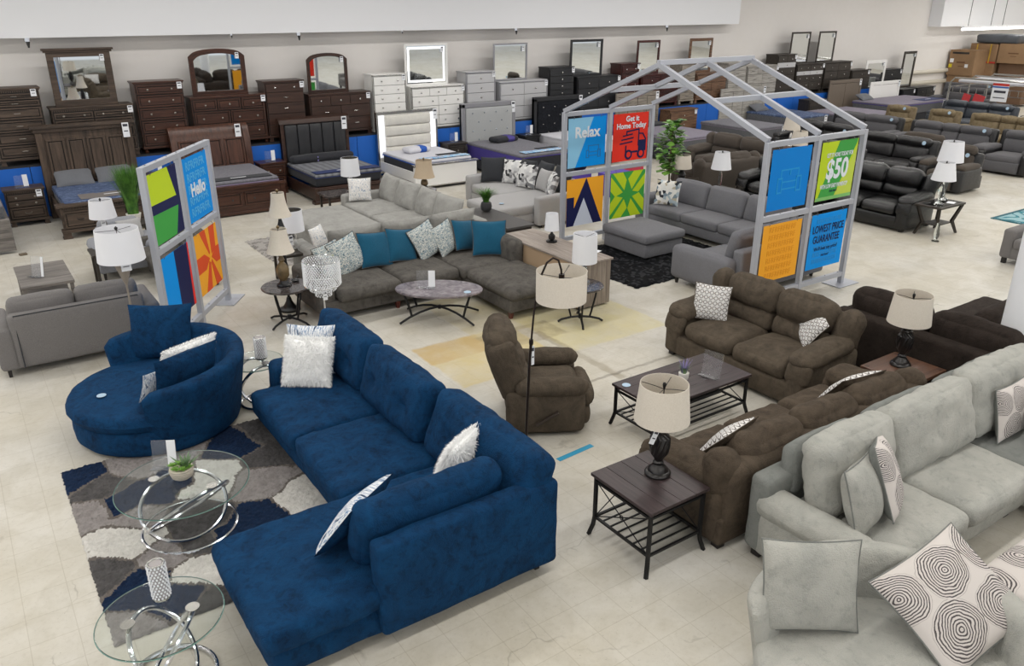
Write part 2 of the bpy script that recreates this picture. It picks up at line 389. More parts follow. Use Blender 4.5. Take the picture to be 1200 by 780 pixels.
f_vgrey = velvet('silver_grey_velvet', '#b8b7b0', '#8f918c', 2.6, .9, .06, .07, .35)
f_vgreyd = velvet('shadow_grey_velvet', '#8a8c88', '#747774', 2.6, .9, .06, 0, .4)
f_brown = velvet('olive_brown_microfiber', '#5f5549', '#494138', 3.0, .6, .05)
f_brown2 = velvet('chocolate_brown_microfiber', '#5c5145', '#453c33', 3.0, .6, .05)
f_dbrown = velvet('espresso_brown_velvet', '#3a322d', '#251f1c', 2.6, .9, .25)
f_umber = fabric('umber_brown_fabric', '#575049', '#443d38', 90)
f_sgrey = fabric('medium_grey_tweed', '#848489', '#626266', 110, .05)
f_tgrey = fabric('warm_grey_tweed', '#827f7e', '#686564', 110)
f_pgrey = fabric('pale_grey_tweed', '#b9b8b8', '#9a9999', 110)
f_char = fabric('charcoal_fabric', '#3f4145', '#303236', 110)
f_rgrey = fabric('recliner_grey_fabric', '#6a696c', '#525154', 110)
f_beige = velvet('tan_microfiber', '#8a7c66', '#76694f', 3.0, .5, .15)
f_chair = fabric('silver_grey_fabric', '#9c9ea4', '#808288', 110)
l_black = leather('black_leather', '#101012', .24)
l_navy = leather('slate_grey_leather', '#3d434c', .4)
l_dk = leather('dark_charcoal_leather', '#1d1c1e', .35)
l_bed = leather('black_bed_leather', '#26272b', .4)
l_cream = leather('cream_bed_leather', '#eae7de', .45)
f_tuftg = fabric('silver_grey_upholstery', '#b7b9b9', '#a3a5a6', 120)
f_tuftb = velvet('black_tufted_velvet', '#22242a', '#15161a', 4, .5, .1)
f_teal = fabric('teal_blue_woven', '#1f6180', '#15465f', 120, .2)
f_whitefur = plain('white_fur', '#fcfcfb', .9)
m_terr = plain('white_ceramic', '#e6e3dc', .5)
m_leaf = N('leaf_green'); _n = m_leaf.noise(m_leaf.coord(), 4, 2); m_leaf.base(m_leaf.ramp(_n, [(.35, hx('#37682a')), (.65, hx('#7fae4a'))])); m_leaf.set(Roughness=.4); m_leaf = m_leaf.m
m_grass = N('grass_green'); _n = m_grass.noise(m_grass.coord(), 9, 2); m_grass.base(m_grass.ramp(_n, [(.35, hx('#2f5e1f')), (.65, hx('#5f9136'))])); m_grass.set(Roughness=.5); m_grass = m_grass.m
def f_marble(x):
    v = x.coord(); n = x.noise(v, 6, 8, .7, 1.5); x.base(x.ramp(n, [(.3, hx('#4b464b')), (.5, hx('#7c747a')), (.7, hx('#a39b9f'))])); x.set(Roughness=.12)
m_marble = two('grey_faux_marble', f_marble)
def f_marble2(x):
    v = x.coord(); n = x.noise(v, 6, 8, .7, 1.5); x.base(x.ramp(n, [(.3, hx('#2c2a2b')), (.5, hx('#4b4544')), (.72, hx('#7b7370'))])); x.set(Roughness=.15)
m_marble2 = two('dark_faux_marble', f_marble2)
# printed pillow fabrics (UV)
def medallions(x, vec, centres, rad, rings):
    """concentric hand-drawn rings round given centres"""
    nn = x.n('ShaderNodeTexNoise', Scale=9.0, Detail=4.0); x.l(vec, nn.inputs['Vector']); nl = x.n('ShaderNodeTexNoise', Scale=3.0, Detail=2.0); x.l(vec, nl.inputs['Vector'])
    md = None
    for c in centres:
        d = x.n('ShaderNodeVectorMath', _operation='DISTANCE'); x.l(vec, d.inputs[0]); d.inputs[1].default_value = c
        md = d.outputs['Value'] if md is None else x.math('MINIMUM', md, d.outputs['Value'])
    wob = x.math('ADD', x.math('MULTIPLY', x.math('SUBTRACT', nn.outputs[0], .5), rad * .16), x.math('MULTIPLY', x.math('SUBTRACT', nl.outputs[0], .5), rad * .5))
    dd = x.math('ADD', md, wob); s = x.math('SINE', x.math('MULTIPLY', dd, 6.283 * rings / rad)); ring = x.ramp(s, [(.10, BW[0][1]), (.36, BW[1][1])])
    ins = x.ramp(x.math('DIVIDE', dd, rad * 2), [(.5, BW[1][1]), (.51, BW[0][1])])
    x.base(x.mix(x.math('MULTIPLY', x.math('MULTIPLY', ring, ins), .95), hx('#cfc8c3'), hx('#3f383b'))); x.set(Roughness=.9); x.bump(x.noise(x.coord(), 150, 2), .2, .005)
def f_swirl(x): medallions(x, x.coord('UV'), [(.30, .27, 0), (.80, .24, 0), (.55, .74, 0), (.05, .75, 0), (1.05, .75, 0)], .25, 10)
p_swirl = two('concentric_ring_print', f_swirl)
def f_link(x):
    v = x.coord('UV', scale=(7, 7, 1)); fr = x.n('ShaderNodeVectorMath', _operation='FRACTION'); x.l(v, fr.inputs[0]); sb = x.n('ShaderNodeVectorMath', _operation='SUBTRACT'); x.l(fr.outputs[0], sb.inputs[0]); sb.inputs[1].default_value = (.5, .5, 0)
    se = x.n('ShaderNodeSeparateXYZ'); x.l(sb.outputs[0], se.inputs[0]); ax_ = x.math('ABSOLUTE', se.outputs[0]); ay = x.math('ABSOLUTE', se.outputs[1])
    oc = x.math('MAXIMUM', x.math('MAXIMUM', ax_, ay), x.math('MULTIPLY', x.math('ADD', ax_, ay), .72))
    ring = x.ramp(oc, [(.0, BW[0][1]), (.27, BW[0][1]), (.30, BW[1][1]), (.39, BW[1][1]), (.42, BW[0][1])], 'LINEAR')
    bar = x.ramp(ay, [(.06, BW[1][1]), (.08, BW[0][1])]); far = x.ramp(ax_, [(.40, BW[0][1]), (.42, BW[1][1])])
    c = x.mix(ring, hx('#dcdad8'), hx('#5d5652')); c = x.mix(x.math('MULTIPLY', bar, far), c, hx('#a08c7c')); x.base(c); x.set(Roughness=.9)
p_link = two('linked_octagon_print', f_link)
def tri(name, cols, sc=6):
    def fn(x):
        v = x.coord('UV', scale=(sc, sc, 1), rot=(0, 0, .4)); vo = x.n('ShaderNodeTexVoronoi', _voronoi_dimensions='2D', Scale=1.0, Randomness=1.0); x.l(v, vo.inputs['Vector'])
        se = x.n('ShaderNodeSeparateColor'); x.l(vo.outputs['Color'], se.inputs[0])
        x.base(x.ramp(se.outputs[0], [(i / len(cols), hx(c)) for i, c in enumerate(cols)], 'CONSTANT')); x.set(Roughness=.9)
    return two(name, fn)
p_tri = tri('grey_triangle_print', ['#dcdcdb', '#a3a3a4', '#35363a', '#cfcfcf', '#e4e4e2', '#7b7b7d', '#c4c4c5'], 8)
p_tri2 = tri('blue_grey_triangle_print', ['#dcdcd8', '#7f8f9a', '#2d3138', '#e6e4de', '#b8b09c', '#aebcc4', '#e0dfdb'], 8)
def stripe(name, cols, sc, st, kind='UV', det=3):
    def fn(x):
        v = x.coord(kind, scale=st); n = x.noise(v, sc, det, .6); k = len(cols) - 1
        x.base(x.ramp(n, [(.32 + .36 * i / k, hx(c)) for i, c in enumerate(cols)], 'CONSTANT')); x.set(Roughness=.9)
    return two(name, fn)
p_blue = stripe('blue_white_brushed_stripe', ['#2b3a57', '#8fa3bd', '#e4e5e6', '#dfe2e6', '#6f8bb0', '#e9e9e8', '#223055'], 3.2, (9, 1.2, 1))
p_weave = stripe('teal_cream_woven', ['#2f5468', '#e2dfd4', '#5b7f90', '#e6e2d8', '#3a6377', '#dad6c8'], 10, (1.2, 2.6, 1), 'UV', 1)
p_faint = stripe('pale_blue_cream_streak', ['#8a9bb0', '#dddcda', '#e6e4e0', '#c7c6c8', '#e2e0dc', '#b5aea0'], 4, (4, 1.5, 1))
# ---------------------------------------------------------------- builders: bedroom furniture
def price_tag(parent, loc, w=.1, h=.17, rot=(0, 0, 0)):
    t = P('price_tag', M().box(-w / 2, w / 2, -.002, .002, -h, 0), m_tag, parent, loc, rot, smooth=False)
    P('print', M().box(-w * .36, w * .36, -.0035, -.0021, -h * .27, -h * .1).box(-w * .3, w * .3, -.0035, -.0021, -h * .62, -h * .55), m_ink, t, smooth=False)
    return t
def drawer_mesh(x0, x1, z0, z1, y=0, th=.03, inset=.03, panel=True):
    m = M().box(x0, x1, y - th, y + .01, z0, z1)
    if panel and x1 - x0 > .18 and z1 - z0 > .11:
        m = M(); i = inset
        m.box(x0 + i * .8, x1 - i * .8, y - th * .22, y + .008, z0 + i * .8, z1 - i * .8, 1)
        m.box(x0, x1, y - th, y + .01, z0, z0 + i).box(x0, x1, y - th, y + .01, z1 - i, z1).box(x0, x0 + i, y - th, y + .01, z0 + i, z1 - i).box(x1 - i, x1, y - th, y + .01, z0 + i, z1 - i)
        m.box(x0 + i + .016, x1 - i - .016, y - th * .8, y - th * .15, z0 + i + .016, z1 - i - .016)
    return m
def pull(kind, x, z, y, mat, parent):
    if kind == 'knob': P('knob', M().lathe([(.006, 0), (.006, .012), (.02, .016), (.022, .026), (.008, .034)], 10), mat, parent, (x, y, z), (R(90), 0, 0))
    elif kind == 'bar': P('handle', M().tube([(-.055, 0, 0), (-.05, -.022, 0), (.05, -.022, 0), (.055, 0, 0)], .006, 6), mat, parent, (x, y, z))
    elif kind == 'cup': P('handle', M().tube([(-.06, 0, .012), (-.05, -.02, -.006), (0, -.026, -.012), (.05, -.02, -.006), (.06, 0, .012)], .007, 6), mat, parent, (x, y, z))
m_groove_shadow = plain('groove_shadow', '#120b08', .6)  # shadow of drawer and panel grooves and gaps, put into the colour
m_gap_shadow = {'white_lacquer': plain('white_gap_shadow', '#77746c', .6), 'silver_grey_lacquer': plain('silver_gap_shadow', '#5f5f64', .6), 'pale_grey_driftwood': plain('driftwood_gap_shadow', '#4c4844', .7), 'weathered_barnwood': plain('barn_gap_shadow', '#3d3833', .7), 'warm_rustic_oak': plain('oak_gap_shadow', '#2a1a10', .7)}
def case(name, label, cat, x0, x1, D, z, h, dep, rows, mat, pm=None, foot='block', cornice=.03, dent=False, panel=True, side=None, tagx=None, group=None, strip=None, frame=None, dmat=None, gap_shadow=None, gap=.024, footh=.09, rz=0):
    """chest / dresser / nightstand: front to -Y at y=D; rows = (height, columns, pulls per drawer, pull kind)"""
    w = x1 - x0; pm = pm or m_nickel; gap = gap if panel else .012
    t = T(name, label, cat, ((x0 + x1) / 2, D, z), rz, group); X = w / 2
    fh = 0 if foot == 'plinth' else footh
    P('carcass', M().box(-X + .015, X - .015, .0, dep, fh, h - .03), side or mat, t, bev=.004)
    gap_sh = gap_shadow or m_gap_shadow.get(mat.name, m_groove_shadow)
    P('gap_shadow_sheet', M().box(-X + .03, X - .03, -.003, .02, fh + .05, h - .06), gap_sh, t, smooth=False)  # thin dark sheet standing in for the shadow between drawers
    tp = M().box(-X - cornice * .5, X + cornice * .5, -cornice, dep, h - .03, h)
    if cornice > .02: tp.box(-X, X, -cornice * .55, dep, h - .055, h - .03)
    P('top', tp, side or mat, t, bev=.004)
    if dent:
        d = M(); n = int(w / .04)
        for i in range(n): d.box(-X + .02 + i * (w - .04) / n, -X + .02 + (i + .55) * (w - .04) / n, -.014, .01, h - .085, h - .058)
        P('dentil_trim', d, mat, t, smooth=False)
    top = h - (.095 if dent else .06); bot = fh + .06
    P('base_rail', M().box(-X, X, -.022, dep, fh, fh + .05), mat, t, bev=.005)
    if foot in ('block', 'bun', 'taper'):
        for sx in (-1, 1):
            for yy in (.03, dep - .05):
                f = M()
                if foot == 'bun': f.lathe([(.03, 0), (.045, .02), (.045, .05), (.025, .07), (.025, fh)], 12)
                elif foot == 'block': f.box(-.045, .045, -.035, .035, .02, fh).box(-.052, .052, -.042, .042, 0, .03)
                else: f.lathe([(.018, 0), (.032, fh)], 8)
                P('foot', f, mat, t, (sx * (X - .06), yy, 0), bev=.004 if foot == 'block' else 0)
    tot = sum(r[0] for r in rows); zc = top; H = top - bot
    for ri_, r_ in enumerate(rows):
        rh = H * r_[0] / tot; cols = r_[1] if isinstance(r_[1], (list, tuple)) else [1] * r_[1]; cw = sum(cols); xc = -X + .035; WW = w - .07
        for ci, c in enumerate(cols):
            dw = WW * c / cw; m_ = (strip if strip and ri_ == strip[1] else None)
            dm = strip[0] if m_ else (dmat or mat)
            d = P('drawer', drawer_mesh(xc + gap / 2, xc + dw - gap / 2, zc - rh + gap / 2, zc - gap / 2, 0, panel=panel and not m_), [dm, gap_sh], t, bev=.003)
            mid = xc + dw / 2; k = r_[2]
            for q in range(k):
                px_ = mid if k == 1 else mid + (q - (k - 1) / 2) * dw * (.52 if k == 2 else .3)
                pull(r_[3], px_, zc - rh / 2, -.03, pm, d)
            xc += dw
        zc -= rh
    if frame:
        P('front_frame', M().box(-X, -X + .03, -.03, 0, fh, h - .02).box(X - .03, X, -.03, 0, fh, h - .02).box(-X, X, -.03, 0, h - .05, h - .02), frame, t, bev=.003)
    if tagx is not None: price_tag(t, (tagx * X, -.045, h - .03), .10, .14)
    return t
def mirror(label, x0, x1, D, z, h, fw, mat, style='rect', group='mirrors standing on the dressers', lean=-1.4, topw=0, tagp=True):
    X = (x1 - x0) / 2; t = T('dresser_mirror', label, 'mirror', ((x0 + x1) / 2, D, z), 0, group); t.rotation_euler = (R(-lean), 0, 0)
    def outline(X_, z0, z1, arch):
        if not arch: return [(-X_, z0), (X_, z0), (X_, z1), (-X_, z1)]
        k = 12; sp = z1 - arch
        return [(-X_, z0), (X_, z0), (X_, sp)] + [(X_ * math.cos(a) * .93, sp + arch * math.sin(a) ** .8) for a in [math.pi * i / k for i in range(1, k)]] + [(-X_, sp)]
    ar = .16 * h / 1.0 if style == 'arch' else 0
    o = outline(X, 0, h, ar); i_ = outline(X - fw, fw, h - fw, ar * .9)
    f = P('frame', M().ring(o, i_, -.035, .0), mat, t, bev=.006); P('back_board', M().prism(outline(X - fw * .6, fw * .5, h - fw * .6, ar), -.007, .004), m_dkmet, t, smooth=False)
    if style == 'arch': P('inner_moulding', M().ring(outline(X - fw * .55, fw * .55, h - fw * .55, ar * .95), i_, -.048, -.035), mat, t, bev=.004)
    if style == 'cornice':
        P('cornice', M().box(-X - .07, X + .07, -.09, 0, h, h + .04).box(-X - .04, X + .04, -.06, 0, h - .04, h), mat, t, bev=.006)
    P('mirror_pane', M().prism(i_, -.015, -.008), m_mirror, t, smooth=False)
    if style == 'led':
        em = N('led_band'); em.base((1, 1, 1, 1)); em.b.inputs['Emission Color'].default_value = (.95, .97, 1, 1); em.b.inputs['Emission Strength'].default_value = .75
        P('led_band', M().ring(outline(X - fw - .03, fw + .03, h - fw - .03, 0), outline(X - fw - .085, fw + .085, h - fw - .085, 0), -.02, -.0155), em.m, t, smooth=False)
    if tagp: price_tag(t, (X * .72, -.05, h - .09), .08, .13)
    return t
def mattress(label, x0, x1, y0, y1, z0, h, m_top, m_side, group, m_band=None, quilt=None):
    w, d = x1 - x0, y1 - y0; t = T('mattress', label, 'mattress', ((x0 + x1) / 2, (y0 + y1) / 2, z0), 0, group)
    P('side_panel', cush(w, d, h, .07, (.0, .0, .0), 1, .003, .25), m_side, t, (0, 0, h / 2))
    P('quilted_top', cush(w + .012, d + .012, .07, .03, (0, 0, .02), 2, .004, .12), m_top, t, (0, 0, h - .03))
    if m_band: P('piping', M().tube([(sx * (w / 2 + .004), sy * (d / 2 + .004), h - .07) for sx, sy in ((-1, -1), (1, -1), (1, 1), (-1, 1))], .012, 6, True), m_band, t)
    return t
def bed_frame(name, label, x0, x1, yh, yf, head, foot, rails, group='beds along the back wall'):
    t = T(name, label, 'bed', ((x0 + x1) / 2, (yh + yf) / 2, 0), 0, group); return t
# ---------------------------------------------------------------- builders: lamps
def shade_mesh(r0, r1, h, bell=0, sq=False, n=32, th=.004):
    prof = []
    for i in range(7):
        q = i / 6; prof.append((r0 + (r1 - r0) * q - bell * math.sin(math.pi * q), q * h))
    inner = [(r - th, z) for r, z in reversed(prof)]; m = M().lathe(prof + inner + [prof[0]], n, cap=False); return m
def table_lamp(label, loc, shade, hs, body, zb, mat_body, mat_shade, group='table lamps on display', bell=0, fin=True, spider=True, tg=None, rz=0, cat='lamp', lining=None, top_in=.02, base_mat=None, base=None):
    """shade=(r bottom, r top), hs=shade height, body=lathe profile, zb=height of the shade's lower rim"""
    t = T('table_lamp', label, cat, loc, rz, group)
    if base: P('base', M().lathe(base, 28), base_mat or mat_body, t)
    P('body', M().lathe(body, 28), mat_body, t)
    s = P('shade', shade_mesh(shade[0], shade[1], hs, bell), mat_shade, t, (0, 0, zb))
    if lining: P('shade_lining', shade_mesh(shade[0] - .006, shade[1] - .006, hs, bell, th=.002), lining, s)
    if spider:
        zt = zb + hs - top_in; m = M().tube([(0, 0, body[-1][1] - .02), (0, 0, zt)], .004, 6)
        for k in range(3):
            a = k * 2.094 + .4; m.tube([(0, 0, zt), (shade[1] * .55 * math.cos(a), shade[1] * .55 * math.sin(a), zt + .004), ((shade[1] - .004) * math.cos(a), (shade[1] - .004) * math.sin(a), zt - .006)], .0028, 5)
        P('harp', m, m_dkmet, t)
    if fin: P('finial', M().lathe([(.005, 0), (.014, .012), (.018, .026), (.010, .04), (0, .048)], 12), m_dkmet, t, (0, 0, zb + hs - top_in))
    if tg: price_tag(t, (tg[0], tg[1], zb + .02), .07, .16)
    return t
# ---------------------------------------------------------------- builders: seating
def legs(t, pts, h, mat, r=.03, kind='taper'):
    for x, y in pts:
        if kind == 'taper': m = M().lathe([(r * .7, 0), (r, h)], 4); 
        elif kind == 'round': m = M().lathe([(r * .6, 0), (r, h)], 14)
        else: m = M().box(-r, r, -r, r, 0, h)
        if kind == 'taper': m.xf(Matrix.Rotation(R(45), 4, 'Z'))
        P('leg', m, mat, t, (x, y, 0), bev=.004 if kind != 'round' else 0)
def track_sofa(name, label, cat, loc, rz, W_, D_, n, mat, group=None, arm_w=.18, arm_h=.6, seat_z=.46, back_h=.85, seat_d=.58, leg=.09, cell=.12, armL=True, armR=True, roll=False, leg_mat=None, back_pile=True, bcol=None, tilt=10, cush_t=.17, welt=False, bw=.16, legk='taper', backn=None):
    """front to -Y, centred; arms, base, seat and back cushions"""
    t = T(name, label, cat, loc, rz, group); X = W_ / 2; yb = D_ / 2; yf = -D_ / 2; aL = arm_w if armL else 0; aR = arm_w if armR else 0
    iw = W_ - aL - aR; ix = -X + aL
    base_h = seat_z - cush_t + .03
    P('base', cush(W_ - .04, D_ - .06, base_h - leg, .03, (0, .0, 0), 3, .003, .2), mat, t, (0, 0, leg + (base_h - leg) / 2))
    for on, sx, aw in ((armL, -1, arm_w), (armR, 1, arm_w)):
        if not on: continue
        if roll:
            m = cush(aw, D_ - .06, arm_h - leg - .04, .05, (.0, 0, 0), 5 + sx, .004, cell); P('arm', m, mat, t, (sx * (X - aw / 2), -.01, leg + (arm_h - leg - .04) / 2))
            m = cush(aw + .08, D_ - .1, .2, .098, (0, 0, .01), 8 + sx, .008, cell * .7); P('arm_roll', m, mat, t, (sx * (X - aw / 2 + .0), -.02, arm_h - .10))
        else:
            m = cush(aw, D_ - .02, arm_h - leg, .05, (.01, .0, .012), 5 + sx, .005, cell); P('arm', m, mat, t, (sx * (X - aw / 2), 0, leg + (arm_h - leg) / 2))
    fb = cush(W_ - .02 if not (armL and armR) else iw + .04, bw, back_h - .1 - leg, .05, (0, .012, 0), 11, .005, cell)
    P('back_frame', fb, mat, t, (ix + iw / 2 if (armL and armR) else 0, yb - bw / 2, leg + (back_h - .1 - leg) / 2), (R(-3), 0, 0))
    cw = iw / n; sd = D_ - bw - .02
    for i in range(n):
        m = cush(cw - .008, sd + .03, cush_t, .05, (.004, .012, .028), 20 + i, .007, cell * .8)
        P('seat_cushion', m, mat, t, (ix + cw * (i + .5), yf + sd / 2 - .01, seat_z - cush_t / 2))
    bn = backn or n; cw = iw / bn
    for i in range(bn):
        bh = back_h - seat_z + .06; m = cush(cw - .008, .19, bh, .075, (.006, .04, .014), 30 + i + int(rz), .012, cell * .7)
        P('back_cushion', m, bcol or mat, t, (ix + cw * (i + .5), yb - bw - .09, seat_z + bh / 2 - .01), (R(-tilt), 0, R(random.uniform(-1, 1))))
    legs(t, [(sx * (X - .08), sy * (yb - .09)) for sx in (-1, 1) for sy in (-1, 1)], leg + .01, leg_mat or w_dleg, .035, legk)
    return t
def pillow_arm_sofa(name, label, cat, loc, rz, W_, D_, n, mat, group=None, back_h=1.0, arm_h=.66, cell=.12, leather_=False, leg_mat=None, arm_w=.3, disc=True):
    """overstuffed casual sofa: pillow-top arms that roll over the front, segmented backs with end bolsters"""
    t = T(name, label, cat, loc, rz, group); X = W_ / 2; yb = D_ / 2; yf = -D_ / 2
    P('base', cush(W_ - .1, D_ - .12, .26, .04, (0, .01, 0), 3, .006, .2), mat, t, (0, 0, .17))
    for sx in (-1, 1):
        P('arm', cush(arm_w - .06, D_ - .16, arm_h - .16, .06, (.02, .02, 0), 4 + sx, .008, cell), mat, t, (sx * (X - arm_w / 2 + .01), -.03, .05 + (arm_h - .16) / 2))
        a = P('arm_pillow', cush(arm_w + .02, D_ - .3, .19, .09, (.015, .03, .03), 7 + sx, .016, cell * .6, 6), mat, t, (sx * (X - arm_w / 2), -.07, arm_h - .07), (R(4), R(-sx * 4), 0))
        P('arm_front_pad', cush(arm_w - .01, .13, .26, .06, (.01, .02, .0), 9 + sx, .012, cell * .6), mat, a, (0, -(D_ - .3) / 2 + .03, -.12), (R(-14), 0, 0))
    iw = W_ - 2 * arm_w; cw = iw / n
    P('back_frame', cush(W_ - .16, .2, back_h - .18, .08, (0, .03, 0), 12, .008, cell), mat, t, (0, yb - .12, .08 + (back_h - .18) / 2), (R(-6), 0, 0))
    for i in range(n):
        x = -iw / 2 + cw * (i + .5)
        P('seat_cushion', cush(cw - .006, D_ - .38, .22, .09, (.004, .035, .05), 20 + i, .014, cell * .65, 6), mat, t, (x, -.12, .38))
    # back: wide crowned pillows, plus bolsters over the arms
    for i in range(n):
        x = -iw / 2 + cw * (i + .5)
        b = P('back_cushion', cush(cw + .02, .27, .37, .12, (.01, .05, .03), 30 + i, .02, cell * .6, 6), mat, t, (x, yb - .22, back_h - .17), (R(-11), 0, 0))
        P('lumbar_pad', cush(cw - .01, .17, .24, .08, (.0, .03, 0), 40 + i, .012, cell * .7), mat, b, (0, -.04, -.27), (R(-4), 0, 0))
    for sx in (-1, 1):
        P('back_wing', cush(.28, .26, .48, .12, (.02, .04, .02), 50 + sx, .018, cell * .7), mat, t, (sx * (iw / 2 + .15), yb - .2, back_h - .25), (R(-10), R(-sx * -9), 0))
    legs(t, [(sx * (X - .12), sy * (yb - .13)) for sx in (-1, 1) for sy in (-1, 1)], .07, leg_mat or w_dleg, .04, 'block')
    if disc: P('price_disc', M().cyl(0, 0, 0, .004, .045, None, 20), m_disc, t, (iw / 2 - .12, yb - .37, back_h - .06), (R(78), 0, 0))
    return t
m_disc = plain('pale_blue_price_disc', '#a9c3d8', .35)
def recline_sofa(name, label, cat, loc, rz, W_, D_, n, mat, mat2, group=None, back_h=1.05, cell=.16, console=False, hw=None):
    """power-recliner sofa: bolster headrests over channel backs, padded arms, footrest panels"""
    t = T(name, label, cat, loc, rz, group); X = W_ / 2; yb = D_ / 2; yf = -D_ / 2; aw = .22; iw = W_ - 2 * aw; ws = hw or [1] * n; tot = sum(ws)
    P('base', cush(W_ - .06, D_ - .1, .3, .03, (0, 0, 0), 3, .004, .3), mat2, t, (0, .02, .2))
    for sx in (-1, 1):
        a = P('arm', cush(aw, D_ - .18, .52, .06, (.015, .02, 0), 4 + sx, .006, cell), mat2, t, (sx * (X - aw / 2), -.04, .31))
        P('arm_pad', cush(aw + .03, D_ - .36, .13, .06, (.0, .01, .02), 6 + sx, .01, cell * .8), mat, a, (0, -.06, .29))
    P('back_frame', cush(W_ - .12, .18, back_h - .2, .07, (0, .02, 0), 9, .006, cell), mat2, t, (0, yb - .12, .12 + (back_h - .2) / 2), (R(-8), 0, 0))
    x = -iw / 2
    for i in range(n):
        cw = iw * ws[i] / tot; c = x + cw / 2
        P('seat_cushion', cush(cw - .006, D_ - .36, .2, .07, (.0, .03, .035), 20 + i, .01, cell * .8), mat, t, (c, -.13, .38))
        P('footrest', cush(cw - .01, .08, .27, .03, (0, .02, 0), 26 + i, .006, cell), mat, t, (c, yf + .05, .2))
        b = P('back_cushion', cush(cw - .004, .2, .38, .08, (.0, .035, 0), 30 + i, .01, cell * .8), mat, t, (c, yb - .22, .62), (R(-12), 0, 0))
        P('headrest', cush(cw + .01, .24, .22, .1, (.01, .03, .02), 40 + i, .014, cell * .7), mat, b, (0, .0, .29), (R(-4), 0, 0))
        x += cw
    if n: P('price_disc', M().cyl(0, 0, 0, .004, .05, None, 16), m_disc, t, (iw / 2 - .1, yb - .36, back_h - .13), (R(75), 0, 0))
    return t
def throw(label, loc, rz, tilt, w, h, t, mat, seed=0, group=None, n=14, yaw2=0, roll=0, back=None, name='throw_pillow', pinch=.07, pipe=None):
    """throw pillow leaning back: tilt degrees from upright, roll in its own plane"""
    m = pillow(w, h, t, seed, n, pinch)
    if roll: m.xf(Matrix.Translation((0, 0, h / 2)) @ Matrix.Rotation(R(roll), 4, 'Y') @ Matrix.Translation((0, 0, -h / 2)))
    o = P(name, m, [mat, back or mat], None, loc, smooth=True, ang=80)
    o.rotation_euler = (Matrix.Rotation(R(rz), 4, 'Z') @ Matrix.Rotation(R(-tilt), 4, 'X')).to_euler()
    tag(o, label, 'pillow', group)
    if pipe:
        k = 40; pts = []
        for i in range(k):
            a = i / k * 4; sd = int(a); q = a - sd; u, v = [(-1 + 2 * q, -1), (1, -1 + 2 * q), (1 - 2 * q, 1), (-1, 1 - 2 * q)][sd]
            u2 = math.sin(u * math.pi / 2) * .35 + u * .65; v2 = math.sin(v * math.pi / 2) * .35 + v * .65
            pts.append((w / 2 * u2 * (1 - pinch * (1 - v2 * v2)), 0, h / 2 * v2 * (1 - pinch * (1 - u2 * u2)) + h / 2))
        pm_ = M().tube(pts, .006, 6, True)
        if roll: pm_.xf(Matrix.Translation((0, 0, h / 2)) @ Matrix.Rotation(R(roll), 4, 'Y') @ Matrix.Translation((0, 0, -h / 2)))
        P('piping', pm_, pipe, o)
    return o
def add_fur(o, w, h, t, n=2600, L=.035, seed=1, mat=None, roll=0):
    rnd = random.Random(seed); m = M(); V = m.v; F = m.f
    for i in range(n):
        u = rnd.uniform(-1, 1); v = rnd.uniform(-1, 1)
        if rnd.random() < .3:
            if rnd.random() < .5: u = rnd.choice((-1, 1)) * rnd.uniform(.9, 1)
            else: v = rnd.choice((-1, 1)) * rnd.uniform(.9, 1)
        s = rnd.choice((-1, -1, 1)); X = w / 2 * u * (1 - .07 * (1 - v * v)); Z = h / 2 * v * (1 - .07 * (1 - u * u)) + h / 2
        Y = s * t / 2 * max(0, (1 - u * u) * (1 - v * v)) ** .42
        nrm = Vector((u * abs(u) ** 3 * 1.3 + rnd.uniform(-.35, .35), s * .55 * (1 - max(abs(u), abs(v)) ** 6) + rnd.uniform(-.1, .1), v * abs(v) ** 3 * 1.3 + rnd.uniform(-.7, .2))).normalized()
        sd = nrm.cross(Vector((rnd.uniform(-1, 1), rnd.uniform(-1, 1), rnd.uniform(-1, 1)))).normalized() * .0028
        p = Vector((X, Y, Z)); l = L * rnd.uniform(.6, 1.3); k = len(V)
        mid = p + nrm * l * .55; tip = p + nrm * l * .9 + Vector((0, 0, -l * .25))
        V += [tuple(p - sd), tuple(p + sd), tuple(mid + sd * .7), tuple(mid - sd * .7), tuple(tip)]; F += [(k, k + 1, k + 2, k + 3), (k + 3, k + 2, k + 4)]
    m.mi = [0] * len(F)
    if roll: m.xf(Matrix.Translation((0, 0, h / 2)) @ Matrix.Rotation(R(roll), 4, 'Y') @ Matrix.Translation((0, 0, -h / 2)))
    f = P('fur', m, mat or f_whitefur, o); f['kind'] = 'stuff'; return f
# ---------------------------------------------------------------- builders: rugs, plants
def shag(name, label, cx, cy, w, d, rz, cellsz, mats, pick, pile=.03, seed=0, edge=.02):
    nx, ny = int(w / cellsz), int(d / cellsz); m = M(); rnd = random.Random(seed); V = []; 
    for i in range(nx + 1):
        for j in range(ny + 1):
            x = -w / 2 + w * i / nx; y = -d / 2 + d * j / ny; e = i in (0, nx) or j in (0, ny)
            V.append((x + rnd.uniform(-.4, .4) * cellsz + (rnd.uniform(-edge, edge) if e else 0), y + rnd.uniform(-.4, .4) * cellsz + (rnd.uniform(-edge, edge) if e else 0), .002 if e else pile * (.35 + .65 * rnd.random())))
    F = []; MI = []
    for i in range(nx):
        for j in range(ny):
            a = i * (ny + 1) + j; F.append((a, a + ny + 1, a + ny + 2, a + 1)); MI.append(pick(-w / 2 + w * (i + .5) / nx, -d / 2 + d * (j + .5) / ny))
    m.v = V; m.f = F; m.mi = MI
    o = P(name, m, mats, None, (cx, cy, .002), (0, 0, R(rz)), smooth=True, ang=180); tag(o, label, 'rug'); return o
